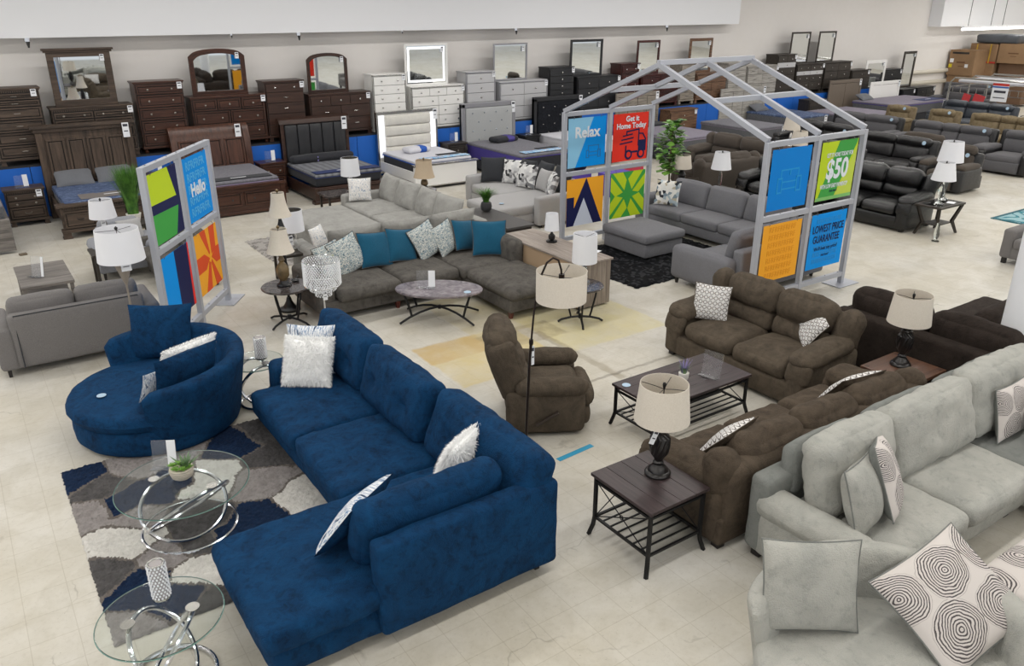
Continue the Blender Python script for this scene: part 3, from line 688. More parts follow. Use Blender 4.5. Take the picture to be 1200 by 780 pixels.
def blades(n, h, r0, spread, wd, seed, bend=.5):
    rnd = random.Random(seed); m = M()
    for i in range(n):
        a = rnd.uniform(0, 6.283); rr = r0 * rnd.random() ** .5; sp = spread * rnd.uniform(.1, 1); H = h * rnd.uniform(.65, 1); d = Vector((math.cos(a), math.sin(a), 0)); sdir = Vector((-d.y, d.x, 0)) * wd
        pts = [d * rr + d * sp * (q ** 2) + Vector((0, 0, H * (q - bend * .25 * q ** 3))) for q in (0, .3, .6, .85, 1)]
        k = len(m.v)
        for q, p in enumerate(pts):
            ww = (1, .95, .75, .45, .05)[q]; m.v += [tuple(p - sdir * ww), tuple(p + sdir * ww)]
        for q in range(4): m.f.append((k + 2 * q, k + 2 * q + 1, k + 2 * q + 3, k + 2 * q + 2)); m.mi.append(0)
    return m
# ---------------------------------------------------------------- back row: chests, dresser and mirrors on the riser (z = 1.1)
GC = 'chests of drawers along the back wall'; GD = 'dressers along the back wall'
K1 = [(1, 1, 2, 'bar'), (1, 1, 2, 'bar')]
case('chest_of_drawers', 'greyish-brown rustic chest with dark bar pulls at the far left edge', 'chest', .72, 1.68, 19.25, 1.1, 1.5, .5, [(.55, 1, 1, 'bar'), (.55, 1, 1, 'bar'), (1, 1, 1, 'bar'), (1, 1, 1, 'bar'), (1, 1, 1, 'bar'), (1, 1, 1, 'bar')], w_rust, m_knob, dent=True, tagx=.75, group=GC)
case('dresser', 'greyish-brown rustic dresser with dentil trim under the corniced mirror', 'dresser', 1.8, 3.36, 19.25, 1.1, 1.07, .5, [(.6, 2, 2, 'knob'), (.6, 2, 2, 'knob'), (1, 2, 1, 'bar'), (1, 2, 1, 'bar')], w_rust, m_knob, dent=True, tagx=.92, group=GD)
mirror('greyish-brown rustic mirror with a heavy cornice, leftmost on the wall', 1.93, 3.12, 19.45, 2.17, 1.1, .13, w_rust, 'cornice')
case('chest_of_drawers', 'cherry brown chest between the rustic dresser and the arched cherry mirror', 'chest', 3.44, 4.46, 19.25, 1.1, 1.5, .5, [(.8, 1, 2, 'knob'), (1, 1, 2, 'knob'), (1, 1, 2, 'knob'), (1, 1, 2, 'knob'), (1, 1, 2, 'knob')], w_cherry, m_knob, foot='bun', tagx=.82, group=GC)
case('dresser', 'cherry brown dresser under the larger arched mirror', 'dresser', 4.56, 6.24, 19.25, 1.1, 1.12, .5, [(.8, 3, 1, 'knob'), (1, 2, 2, 'knob'), (1, 2, 2, 'knob')], w_cherry, m_knob, foot='bun', tagx=.93, group=GD)
mirror('larger arched cherry brown mirror reflecting the showroom', 4.68, 5.92, 19.45, 2.22, 1.0, .10, w_cherry, 'arch')
case('chest_of_drawers', 'plain dark brown chest left of the smaller arched mirror', 'chest', 6.24, 7.2, 19.25, 1.1, 1.38, .5, [(.8, 1, 2, 'knob'), (1, 1, 1, 'bar'), (1, 1, 1, 'bar'), (1, 1, 1, 'bar'), (1, 1, 2, 'bar')], w_brown, m_nickel, panel=False, tagx=.88, group=GC)
case('dresser', 'plain dark brown dresser under the smaller arched mirror', 'dresser', 7.3, 8.9, 19.25, 1.1, 1.03, .5, [(.8, 3, 1, 'knob'), (1, 2, 1, 'bar'), (1, 2, 1, 'bar')], w_brown, m_nickel, panel=False, tagx=.92, group=GD)
mirror('smaller arched brown mirror left of the white chest', 7.38, 8.42, 19.45, 2.13, .92, .075, w_brown, 'arch')
case('chest_of_drawers', 'glossy white chest with crystal knobs left of the lit mirror', 'chest', 8.98, 9.92, 19.25, 1.1, 1.41, .5, [(1, 1, 2, 'knob')] * 6, w_white, m_nickel, panel=False, cornice=.0, foot='plinth', frame=m_nickel, tagx=.85, group=GC)
case('dresser', 'glossy white dresser with mirrored trim under the lit mirror', 'dresser', 10.05, 11.66, 19.25, 1.1, 1.06, .5, [(.8, 3, 1, 'knob'), (1, 2, 2, 'knob'), (1, 2, 2, 'knob'), (1, 2, 2, 'knob')], w_white, m_nickel, panel=False, cornice=.0, foot='plinth', frame=m_nickel, tagx=.93, group=GD)
mirror('white framed mirror with a glowing white light band', 10.0, 11.27, 19.45, 2.16, 1.04, .055, w_white, 'led')
case('chest_of_drawers', 'silver-grey chest right of the lit mirror', 'chest', 11.72, 12.66, 19.25, 1.1, 1.36, .5, [(1, 1, 1, 'knob')] * 5, w_silver, m_nickel, panel=False, cornice=.01, foot='plinth', frame=w_silverf, tagx=.86, group=GC)
case('dresser', 'silver-grey dresser with six wide drawers under the slim silver mirror', 'dresser', 12.8, 14.45, 19.25, 1.1, 1.05, .5, [(1, 2, 1, 'knob')] * 3, w_silver, m_nickel, panel=False, cornice=.01, foot='plinth', frame=w_silverf, tagx=.93, group=GD)
mirror('slim silver framed mirror above the silver-grey dresser', 12.72, 13.86, 19.45, 2.16, .98, .045, w_silverf)
case('chest_of_drawers', 'black chest with crystal knobs left of the black framed mirror', 'chest', 14.5, 15.44, 19.25, 1.1, 1.36, .5, [(1, 1, 1, 'knob')] * 6, w_black, m_nickel, panel=False, cornice=.01, tagx=.85, group=GC)
case('dresser', 'black dresser with crystal knobs under the black framed mirror', 'dresser', 15.55, 17.2, 19.25, 1.1, 1.05, .5, [(1, 2, 1, 'knob')] * 3, w_black, m_nickel, panel=False, cornice=.01, tagx=.95, group=GD)
mirror('black framed mirror with bright reflections above the black dresser', 15.40, 16.63, 19.45, 2.15, 1.03, .07, w_black)
case('chest_of_drawers', 'dark mahogany chest behind the peak of the display house', 'chest', 17.25, 18.02, 19.25, 1.1, 1.36, .5, [(1, 1, 2, 'knob')] * 5, w_mahog, m_nickel, tagx=.8, group=GC)
case('dresser', 'dark mahogany dresser seen through the display house rafters', 'dresser', 18.1, 19.75, 19.25, 1.1, 1.0, .5, [(1, 2, 1, 'knob')] * 3, w_mahog, m_nickel, group=GD)
mirror('dark red mahogany framed mirror behind the display house peak', 18.02, 18.98, 19.45, 2.1, 1.0, .07, w_mahog)
case('chest_of_drawers', 'weathered barnwood chest left of the warm oak dresser', 'chest', 19.8, 20.5, 19.25, 1.1, 1.28, .5, [(1, 1, 1, 'bar')] * 5, w_barn, m_dkmet, panel=False, group=GC)
case('dresser', 'warm rustic oak dresser under the oak framed mirror', 'dresser', 20.55, 22.0, 19.25, 1.1, .92, .5, [(1, 2, 1, 'bar')] * 3, w_oak, m_dkmet, panel=False, tagx=.9, group=GD)
mirror('warm oak framed mirror right of the mahogany one', 20.3, 21.36, 19.45, 2.02, 1.09, .09, w_oak)
case('chest_of_drawers', 'pale driftwood chest right of the oak dresser', 'chest', 22.05, 22.98, 19.25, 1.1, 1.2, .5, [(1, 1, 1, 'bar')] * 5, w_pale, m_dkmet, panel=False, group=GC)
case('dresser', 'pale driftwood dresser with white top edge beyond the display house', 'dresser', 23.02, 24.62, 19.25, 1.1, 1.06, .5, [(.7, 3, 1, 'bar'), (1, 2, 1, 'bar'), (1, 2, 1, 'bar')], w_pale, m_dkmet, panel=False, tagx=.95, group=GD)
case('chest_of_drawers', 'espresso chest with one silver drawer strip', 'chest', 24.55, 25.6, 19.25, 1.1, 1.39, .5, [(1, 2, 1, 'knob'), (.8, 1, 1, 'knob'), (1.2, 1, 2, 'knob'), (1.2, 1, 2, 'knob'), (1.2, 1, 2, 'knob')], w_esp, m_nickel, panel=False, strip=(w_silver, 1), tagx=.85, group=GC)
case('dresser', 'espresso dresser with a silver drawer strip under the left of two tall mirrors', 'dresser', 25.68, 27.25, 19.25, 1.1, 1.03, .5, [(1, 2, 2, 'knob'), (.7, 2, 1, 'knob'), (1.2, 2, 2, 'knob'), (1.2, 2, 2, 'knob')], w_esp, m_nickel, panel=False, strip=(w_silver, 1), tagx=.95, group=GD)
mirror('espresso framed upright mirror, left of the two tall ones at right', 25.4, 26.47, 19.45, 2.13, 1.08, .06, w_esp)
case('dresser', 'taller espresso dresser with square drawers under the rightmost tall mirror', 'dresser', 27.3, 28.95, 19.25, 1.1, 1.03, .5, [(1, 2, 1, 'knob')] * 3, w_esp, m_nickel, panel=False, tagx=.95, group=GD)
mirror('espresso framed upright mirror, right of the two tall ones', 26.97, 27.98, 19.45, 2.13, 1.08, .06, w_esp)
case('chest_of_drawers', 'small espresso chest right of the last tall espresso dresser', 'chest', 28.98, 30.2, 19.2, .9, .88, .5, [(1, 1, 1, 'knob')] * 3, w_esp, m_nickel, panel=False, tagx=.75, group=GC)
# ---- second tier in the far corner
mirror('white framed mirror standing in the far corner group', 29.95, 31.3, 19.3, 1.0, 1.1, .12, w_white)
def far_box(name, label, cat, c, x0, x1, D, z, h, m, rows): case(name, label, cat, x0, x1, D, z, h, .45, rows, m, m_nickel, panel=False, cornice=.02, tagx=.8, group=c)
far_box('chest_of_drawers', 'black chest behind the white headboard in the far corner', 'chest', GC, 31.0, 32.6, 19.3, 0, 1.7, w_black, [(1, 1, 1, 'knob')] * 5)
mirror('dark framed narrow mirror at the far end of the wall', 32.6, 33.5, 19.4, .9, 1.45, .1, w_esp)
far_box('nightstand', 'small black nightstand in the far corner with a white tag', 'nightstand', 'nightstands between the beds', 32.0, 32.9, 18.8, 0, .95, w_black, [(1, 1, 1, 'knob')] * 2)
far_box('dresser', 'low black dresser at the far corner end', 'dresser', GD, 33.2, 34.6, 18.9, 0, .95, w_black, [(1, 2, 1, 'knob')] * 3)
far_box('chest_of_drawers', 'espresso chest standing low beside the grey pillowed mattress at right', 'chest', GC, 25.35, 26.35, 18.3, 0, .98, w_esp, [(1, 1, 1, 'knob')] * 4)
far_box('chest_of_drawers', 'warm rustic oak nightstand with dark pulls behind the fiddle-leaf tree', 'nightstand', 'nightstands between the beds', 18.75, 20.0, 18.55, 0, 1.05, w_oak, [(1, 1, 1, 'knob')] * 3)
def headboard(label, x0, x1, D, z1, mat, inner=None, k=3, low=.0):
    t = T('headboard', label, 'headboard', ((x0 + x1) / 2, D, 0), 0, 'loose headboards by the back wall'); X = (x1 - x0) / 2
    P('frame', M().box(-X, X, 0, .05, z1 - .12, z1).box(-X, -X + .1, 0, .05, 0, z1 - .12).box(X - .1, X, 0, .05, 0, z1 - .12), mat, t, bev=.006)
    m = M(); w = (2 * X - .2) / k
    for i in range(k): m.box(-X + .1 + i * w + .01, -X + .1 + (i + 1) * w - .01, .015, .04, .3, z1 - .13)
    P('panel', m, inner or mat, t, bev=.004)
    price_tag(t, (X - .1, -.01, z1 - .02), .12, .22); return t
headboard('weathered barnwood headboard behind the fiddle-leaf tree', 16.9, 18.7, 19.0, 1.62, w_barn, None, 4)
headboard('pale driftwood headboard right of the oak nightstand', 21.6, 23.9, 19.05, 1.5, w_pale, None, 4)
headboard('taupe panelled headboard in front of the small espresso chest', 27.3, 29.3, 18.9, 1.5, w_taupe, None, 2)
headboard('white panelled headboard in the far corner', 29.6, 31.6, 18.7, 1.35, w_white, None, 1)
# ---------------------------------------------------------------- beds
GB = 'beds along the back wall'; GM = 'mattresses along the back wall'; GN = 'nightstands between the beds'
def rails(t, X, y0, y1, z0, z1, mat):
    for s in (-1, 1): P('side_rail', M().box(s * X - .02, s * X + .02, y0, y1, z0, z1), mat, t, bev=.004)
def panels(x0, x1, z0, z1, k, y, th=.03, gap=.05):
    m = M(); w = (x1 - x0 + gap) / k
    for i in range(k):
        q = drawer_mesh(x0 + i * w, x0 + (i + 1) * w - gap, z0, z1, y, th, .045); o_ = len(m.v); m.v += q.v; m.f += [tuple(a + o_ for a in f) for f in q.f]; m.mi += q.mi
    return m
# 1 rustic
t = T('bed', 'rustic greyish-brown bed with panelled headboard and dentil trim at left', 'bed', (2.3, 18.0, 0), 0, GB)
P('headboard', M().box(-.9, .9, .96, 1.06, .3, 1.74).box(-.9, -.78, .92, 1.08, 0, 1.74).box(.78, .9, .92, 1.08, 0, 1.74), w_rustv, t, bev=.008)
P('headboard_panel', panels(-.74, .74, .7, 1.6, 4, .965, .03, .03), [w_rustv, m_groove_shadow], t, bev=.012)
P('cornice', M().box(-.98, .98, .86, 1.1, 1.82, 1.88).box(-.93, .93, .9, 1.08, 1.74, 1.82), w_rust, t, bev=.006)
d_ = M(); [d_.box(-.9 + i * .045, -.875 + i * .045, .885, .9, 1.765, 1.80) for i in range(40)]; P('dentil_trim', d_, w_rust, t, smooth=False)
rails(t, .84, -.86, .95, .22, .5, w_rust)
P('footboard', M().box(-.9, .9, -1.0, -.88, .16, .6).box(-.97, .97, -1.06, -.84, .6, .66).box(-.94, .94, -1.04, -.86, .12, .18), w_rust, t, bev=.006)
d_ = M(); [d_.box(-.9 + i * .045, -.875 + i * .045, -1.03, -1.0, .55, .585) for i in range(40)]; P('dentil_trim', d_, w_rust, t, smooth=False)
for i in range(3):
    a = -.86 + i * .58; f_ = P('footboard_drawer', drawer_mesh(a, a + .54, .2, .52, 0), [w_rust, m_groove_shadow], t, (0, -1.0, 0), bev=.004); pull('cup', a + .27, .37, -.02, m_dkmet, f_)
for sx in (-1, 1): P('foot', M().box(-.07, .07, -.06, .06, .03, .14).box(-.08, .08, -.07, .07, 0, .04), w_rust, t, (sx * .86, -.95, 0), bev=.005)
price_tag(t, (.78, .85, 1.84), .13, .3)
def f_matblue(x):
    v = x.coord(scale=(1, 3, 1)); n = x.noise(v, 5, 5, .7, 1.0); x.base(x.ramp(n, [(.50, hx('#3d4d70')), (.56, hx('#6f809e')), (.62, hx('#44557a'))])); x.set(Roughness=.8); x.bump(n, .3, .02)
m_matblue = two('blue_quilted_ticking', f_matblue)
m_matgrey = fabric('grey_quilted_ticking', '#84838a', '#5f5e66', 24, .1, .4, .5)
m_matside = fabric('grey_wave_ticking', '#6e6f73', '#55565a', 30, .1, .2, .5)
m_matdark = fabric('charcoal_ticking', '#3a3b40', '#2b2c30', 60)
m_matwhite = fabric('white_ticking', '#dfdfe4', '#cacad2', 60)
m_matlav = fabric('lavender_grey_ticking', '#8f8896', '#6d6875', 24, .1, .5, .5)
m_purple = plain('purple_band', '#4a3f8e', .7); m_bband = plain('royal_blue_band', '#2459b4', .7); m_navyb = plain('navy_banner', '#27335f', .7)
def hexq(x):
    v = x.coord(scale=(6, 10, 1)); vo = x.n('ShaderNodeTexVoronoi', Scale=1.0, Randomness=.15); x.l(v, vo.inputs['Vector']); x.base(x.ramp(vo.outputs[0], [(.2, hx('#85878c')), (.6, hx('#5c5e64'))])); x.set(Roughness=.8); x.bump(vo.outputs[0], .5, .03)
m_mathex = two('grey_cell_quilting', hexq)
def banner(t, x0, x1, y0, y1, z, mat, txt=None, name='foot_banner'):
    b = P(name, M().box(x0, x1, y0, y1, z, z + .012), mat, t, bev=.004)
    if txt: P('print', M().box(x0 + (x1 - x0) * .35, x0 + (x1 - x0) * .6, (y0 + y1) / 2 - .02, (y0 + y1) / 2 + .02, z + .012, z + .014), m_tag, b, smooth=False)
    return b
def foam_pillow(label, x, y, z, w, d, mat, mat2, rz=8):
    t = T('bed_pillow', label, 'pillow', (x, y, z), rz, 'pillows on the beds'); P('cover', cush(w, d, .13, .06, (.01, .01, .02), 3, .004, .05), mat, t, (0, 0, .065))
    P('printed_band', cush(w * .42, d + .008, .138, .06, (0, .01, .02), 3, .004, .05), mat2, t, (w * .14, 0, .065)); return t
def bed_pillow(label, x, y, z, w, d, mat, mat2=None, h=.16, rz=0, tilt=55):
    t = T('bed_pillow', label, 'pillow', (x, y, z), rz, 'pillows on the beds')
    m = pillow(w, d, h, int(x * 10), 12, .05); P('cover', m, mat, t, rot=(R(-tilt), 0, 0))
    if mat2: P('side_print', M().add(*(lambda q: (q.v, q.f))(cush(w * .34, d * .72, h * .9, .06, (0, .02, .01), 2, 0, .1))), mat2, t, (w * .16, d * .40 * math.sin(R(tilt)), h * .18 + d * .45 * math.cos(R(tilt))), (0, 0, 0)) if False else P('print_panel', pillow_patch(w, d, h), mat2, t, rot=(R(-tilt), 0, 0))
    return t
def pillow_patch(w, d, h, u0=.1, u1=.7):
    m = M(); n = 6; V = []
    for i in range(n + 1):
        for j in range(n + 1):
            u = u0 + (u1 - u0) * i / n; v = -.86 + 1.72 * j / n; T_ = h / 2 * ((1 - u * u) * (1 - v * v)) ** .42 + .006; V.append((w / 2 * u, -T_, d / 2 * v + d / 2))
    m.add(V, [(i * (n + 1) + j, (i + 1) * (n + 1) + j, (i + 1) * (n + 1) + j + 1, i * (n + 1) + j + 1) for i in range(n) for j in range(n)]); return m
m_pilgrey = fabric('grey_pillow_ticking', '#77797e', '#66686d', 120)
mt = mattress('blue quilted mattress on the rustic bed', 1.5, 3.1, 17.05, 18.9, .38, .3, m_matblue, m_matside, GM, m_matblue)
banner(mt, -.5, .75, -.85, -.38, .31, plain('taupe_banner', '#76706d', .7), 1)
bed_pillow('grey pillow on the rustic bed, left of the pair', 1.93, 18.62, .69, .72, .46, m_pilgrey)
bed_pillow('grey pillow on the rustic bed, right of the pair', 2.70, 18.62, .69, .72, .46, m_pilgrey)
# 2 cherry sleigh with drawers
t = T('bed', 'cherry brown sleigh bed with drawers in the footboard', 'bed', (4.82, 18.0, 0), 0, GB)
sl = [(.9, .3), (.93, .9), (.98, 1.3), (1.06, 1.55), (1.14, 1.62), (1.18, 1.56), (1.12, 1.5), (1.06, 1.3), (1.0, .9), (.98, .3)]
P('headboard', M().prism(sl, -.86, .86, 'YZ'), w_cherryv, t, ang=50)
for sx in (-.8, .8): P('headboard_post', M().prism([(y - .03, z) for y, z in sl[:5]] + [(y + .03, z) for y, z in sl[5:]], sx - .07, sx + .07, 'YZ'), w_cherryv, t, ang=50)
P('headboard_panel', panels(-.72, .72, .7, 1.34, 3, 0, .03, .05), [w_cherryv, m_groove_shadow], t, (0, .845, 0), (R(-6), 0, 0), bev=.012)
rails(t, .82, -.9, .92, .15, .45, w_cherry)
P('footboard', M().box(-.86, .86, -1.0, -.86, .06, .58).box(-.93, .93, -1.05, -.82, .58, .64).box(-.9, .9, -1.03, -.84, .03, .09), w_cherry, t, bev=.006)
for i in range(2):
    a = -.8 + i * .82; f_ = P('footboard_drawer', drawer_mesh(a, a + .76, .2, .48, 0), [w_cherry, m_groove_shadow], t, (0, -1.0, 0), bev=.004)
    for q in (.2, .56): pull('knob', a + q, .34, -.02, m_dkmet, f_)
for sx in (-1, 1): P('footboard_post', M().box(-.05, .05, -.07, .07, 0, .64), w_cherry, t, (sx * .86, -.95, 0), bev=.006)
price_tag(t, (.62, .97, 1.62), .13, .3)
mt = mattress('grey wave-sided mattress with purple piping on the cherry bed', 4.02, 5.62, 17.05, 18.9, .36, .36, m_matgrey, m_matside, GM, plain('lilac_piping', '#8b7f9b', .7))
banner(mt, -.6, .7, -.86, -.55, .375, m_matdark, 1)
# 3 black leather
t = T('bed', 'brown bed with a channelled black leather headboard', 'bed', (7.26, 18.0, 0), 0, GB)
P('headboard', M().box(-.85, -.77, .9, 1.02, .0, 1.58).box(.77, .85, .9, 1.02, 0, 1.58).box(-.85, .85, .93, 1.04, .3, 1.56), w_brown, t, bev=.006)
P('headboard_cap', M().prism([(.86, 1.53), (.9, 1.62), (1.02, 1.66), (1.1, 1.62), (1.08, 1.53)], -.88, .88, 'YZ'), w_brown, t)
for i in range(5):
    a = -.76 + i * .304; P('leather_channel', cush(.3, .09, .95, .035, (0, .02, 0), i, .004, .15), l_bed, t, (a + .152, .91, 1.03))
rails(t, .82, -.9, .9, .08, .34, w_brown)
P('footboard', M().box(-.86, .86, -1.0, -.86, .05, .36).box(-.9, .9, -1.03, -.84, 0, .07), w_brown, t, bev=.006)
P('footboard_drawer', drawer_mesh(-.76, .76, .1, .33, 0), [w_brown, m_groove_shadow], t, (0, -1.0, 0), bev=.004)
price_tag(t, (.72, .84, 1.62), .13, .3)
mt = mattress('dark grey mattress with cell quilting and a navy banner on the leather bed', 6.46, 8.06, 17.05, 18.85, .36, .28, m_mathex, m_matdark, GM, m_navyb)
banner(mt, -.78, .78, -.9, -.6, .3, m_navyb, 1)
t = T('bolster_cover', 'charcoal bolster cover lying across the head of the leather bed', 'bolster', (7.26, 18.62, .66), 0)
P('cover', cush(1.55, .3, .16, .07, (0, .01, .02), 3, .006, .12), m_matdark, t, (0, 0, .08)); P('stripe', M().box(-.17, -.15, -.155, -.14, .02, .13), plain('lilac_stripe', '#8a83c4', .6), t)
# 4 white with light band
t = T('bed', 'glossy white bed with a glowing edge and cream channelled headboard', 'bed', (9.76, 18.0, 0), 0, GB)
P('headboard', M().box(-.86, .86, .95, 1.04, .1, 1.6), w_white, t, bev=.006)
P('mirror_trim', M().box(-.87, .87, .93, 1.045, 1.56, 1.63).box(-.87, -.83, .93, 1.045, 0, 1.56).box(.83, .87, .93, 1.045, 0, 1.56), m_nickel, t, bev=.004)
em = N('headboard_glow'); em.base((1, 1, 1, 1)); em.b.inputs['Emission Color'].default_value = (.9, .93, 1, 1); em.b.inputs['Emission Strength'].default_value = .6
P('led_band', M().box(-.81, -.66, .935, .95, .5, 1.54).box(.66, .81, .935, .95, .5, 1.54), em.m, t, smooth=False)
for i in range(4): P('leather_channel', cush(1.3, .08, .25, .05, (0, .02, 0), i, .003, .15), l_cream, t, (0, .92, 1.41 - i * .26))
rails(t, .82, -.9, .92, .18, .42, w_white)
P('footboard', M().box(-.86, .86, -1.0, -.9, .06, .56), w_white, t, bev=.006)
P('mirror_trim', M().box(-.9, .9, -1.02, -.88, .56, .60).box(-.88, .88, -1.01, -.9, .06, .09), m_nickel, t, bev=.004)
for sx in (-1, 1): P('foot', M().box(-.04, .04, -.04, .04, 0, .1), m_nickel, t, (sx * .84, -.95, 0))
price_tag(t, (.8, .92, 1.62), .12, .26)
mt = mattress('white topped mattress with a blue edge on the white bed', 8.98, 10.54, 17.12, 18.88, .3, .36, m_matwhite, m_matdark, GM, m_bband)
m_rain = stripe('cloud_and_rainbow_banner', ['#e59a3f', '#4a86c6', '#bcdcef', '#7fb7df', '#e8e8ea', '#5d8fca'], 3, (1.5, 8, 1), 'Object')
banner(mt, -.55, .76, -.86, -.62, .385, m_rain); banner(mt, .05, .7, -.5, -.36, .385, m_matdark, None, 'folded_card')
foam_pillow('white and blue memory-foam pillow on the white bed', 9.62, 18.25, .69, .68, .36, m_matwhite, m_bband)
# 5 silver tufted
t = T('bed', 'silver-grey bed with a button-tufted headboard', 'bed', (12.25, 18.0, 0), 0, GB)
P('headboard', M().box(-.87, .87, .96, 1.05, .1, 1.66), w_silverf, t, bev=.006)
P('headboard_frame', M().box(-.87, -.76, .92, 1.06, 0, 1.66).box(.76, .87, .92, 1.06, 0, 1.66).box(-.87, .87, .92, 1.06, 1.56, 1.68), w_silverf, t, bev=.01)
P('tufted_panel', cush(1.5, .08, 1.1, .03, (0, .03, 0), 3, .003, .1), f_tuftg, t, (0, .93, 1.0))
def buttons(t, X, z0, z1, y, mat):
    k = 0
    for r_ in range(4):
        z = z1 - r_ * (z1 - z0) / 3
        for i in range(4 if r_ % 2 == 0 else 3):
            x = -X + (i + (0 if r_ % 2 == 0 else .5)) * 2 * X / 3; P('button', M().lathe([(0, -.006), (.02, 0), (.014, .012), (0, .016)], 10), mat, t, (x, y, z), (R(90), 0, 0))
buttons(t, .56, .72, 1.42, .865, plain('crystal_button', '#a9b4bf', .1, .6))
rails(t, .8, -.8, .92, .08, .3, m_matdark); P('bed_base', M().box(-.78, .78, -.92, .9, .04, .28), m_matdark, t, bev=.01)
price_tag(t, (.78, .9, 1.66), .12, .3)
mt = mattress('grey topped mattress with a purple flash on the tufted silver bed', 11.47, 13.05, 16.3, 18.86, .3, .38, m_matgrey, m_matdark, GM, m_purple)
P('purple_flash', M().prism([(-1.28, 0.02), (-1.28, .3), (1.2, .3), (1.2, .02), (-.6, .02)], -.802, -.797, 'YZ').prism([(-1.28, .3), (-1.28, .12), (-.9, .04), (-.6, .3)], -.803, -.798, 'YZ'), m_purple, mt, smooth=False)
banner(mt, -.6, .76, -1.2, -.93, .405, m_rain); banner(mt, .05, .7, -.85, -.68, .405, m_matdark, None, 'folded_card')
foam_pillow('grey and purple memory-foam pillow on the tufted silver bed', 12.3, 18.3, .71, .78, .4, m_matdark, m_purple)
# 6 black tufted
t = T('bed', 'black bed with a crystal-button tufted headboard behind the display house', 'bed', (14.65, 18.0, 0), 0, GB)
P('headboard', M().box(-.87, .87, .96, 1.05, .1, 1.66), w_black, t, bev=.006)
P('headboard_frame', M().box(-.87, -.78, .92, 1.06, 0, 1.66).box(.78, .87, .92, 1.06, 0, 1.66).box(-.87, .87, .92, 1.06, 1.58, 1.7), w_black, t, bev=.01)
P('tufted_panel', cush(1.54, .08, 1.1, .03, (0, .03, 0), 3, .003, .1), f_tuftb, t, (0, .93, 1.02)); buttons(t, .6, .72, 1.42, .865, m_nickel)
P('bed_base', M().box(-.8, .8, -.92, .9, .04, .36), w_black, t, bev=.01); price_tag(t, (.78, .9, 1.68), .12, .3)
mattress('white mattress on the black tufted bed', 13.87, 15.45, 16.9, 18.86, .36, .34, m_matwhite, m_matwhite, GM)
# ---- mattresses beyond the display house
def matset(label, x0, x1, y0, y1, z, h, top, band, mside=None, pil=None, plab=None):
    t = T('box_spring', 'dark base under the ' + label, 'mattress base', ((x0 + x1) / 2, (y0 + y1) / 2, 0), 0, 'bases under the far mattresses')
    X, Y = (x1 - x0) / 2, (y1 - y0) / 2; P('fabric_box', M().box(-X + .03, X - .03, -Y + .03, Y - .03, .06, z - .005), m_matdark, t, bev=.015)
    for sx in (-1, 1):
        for sy in (-1, 1): P('foot', M().cyl(0, 0, 0, .07, .03, None, 8), m_blackp, t, (sx * (X - .1), sy * (Y - .1), 0))
    mt = mattress(label, x0, x1, y0, y1, z, h, top, mside or m_matside, 'far mattresses beyond the display house', band); price_tag(mt, (X * .8, -Y - .01, h - .02), .14, .22)
    if pil:
        for i, dx in enumerate(pil): bed_pillow(plab[i], x0 + dx, y1 - .35, z + h + .02, .7, .42, m_pilgrey, None, .2, 0, 65)
    return mt
matset('lavender-grey mattress just behind the fiddle-leaf tree', 16.55, 18.35, 15.9, 18.1, .34, .36, m_matlav, plain('mauve_piping', '#9a8fa3', .7))
matset('narrow charcoal-topped mattress behind the lavender-grey one', 16.75, 18.4, 18.15, 18.95, .38, .36, m_matdark, None, m_matdark)
matset('grey mattress behind the sloping rafter of the display house', 19.9, 21.5, 16.2, 18.3, .30, .36, m_matgrey, m_matlav)
matset('blue topped mattress with a grey pillow beyond the display house', 22.9, 24.6, 16.9, 19.0, .34, .36, m_matblue, None, None, (.45,), ('grey pillow on the blue topped mattress beyond the rafters',))
matset('lavender mattress with a blue runner right of the blue topped one', 25.0, 27.3, 16.0, 18.1, .3, .36, m_matlav, None)
matset('large lavender-grey mattress with a navy runner near the far corner', 28.4, 31.9, 16.8, 18.6, .36, .40, m_matlav, m_purple, None, (.5,), ('dark pillow at the head of the large lavender-grey mattress',))
banner(bpy.data.objects[[o.name for o in bpy.data.objects if o.get('label', '').startswith('large lavender')][0]], .2, 1.6, -.8, -.3, .415, m_navyb, 1)
# ---------------------------------------------------------------- nightstands
GT = 'small cards on the nightstands'
def nightstand(label, x0, x1, mat, rows, card, **kw):
    case('nightstand', label, 'nightstand', x0, x1, 18.58, 0, .74, .44, rows, mat, kw.pop('pm', m_knob), group=GN, **kw)
    t = T('sign_holder', card, 'sign holder', ((x0 + x1) / 2, 18.75, .741), 0, GT)
    P('acrylic_stand', M().box(-.12, .12, -.004, .0, 0, .24).box(-.12, .12, -.07, .0, 0, .006), m_acry, t, smooth=False)
    P('paper_card', M().box(.03, .12, -.009, -.006, .02, .25), m_tag, t, smooth=False)
nightstand('rustic greyish-brown nightstand at the far left', .62, 1.33, w_rust, [(.55, 1, 2, 'knob'), (.55, 1, 2, 'knob'), (1, 1, 1, 'cup')], 'clear sign holder on the far left rustic nightstand', dent=True, tagx=.7)
nightstand('rustic nightstand mostly hidden right of the rustic bed', 3.26, 3.80, w_rust, [(1, 1, 1, 'cup')] * 2, 'clear sign holder on the nightstand right of the rustic bed', dent=True)
nightstand('cherry nightstand between the cherry bed and the leather bed', 5.74, 6.34, w_cherry, [(1, 1, 2, 'knob')] * 2, 'clear sign holder on the nightstand between the cherry and leather beds')
nightstand('dark grey nightstand between the white bed and the tufted silver bed', 10.72, 11.3, w_esp, [(1, 1, 1, 'knob')] * 2, 'clear sign holder on the nightstand between white and silver beds')
nightstand('black nightstand between the tufted silver bed and the black bed', 13.2, 13.74, w_black, [(1, 1, 1, 'knob')] * 2, 'clear sign holder on the nightstand left of the black bed')
t = T('bed', 'grey wooden bed corner cut off at the left edge', 'bed', (-.35, 17.6, 0), 0, GB)
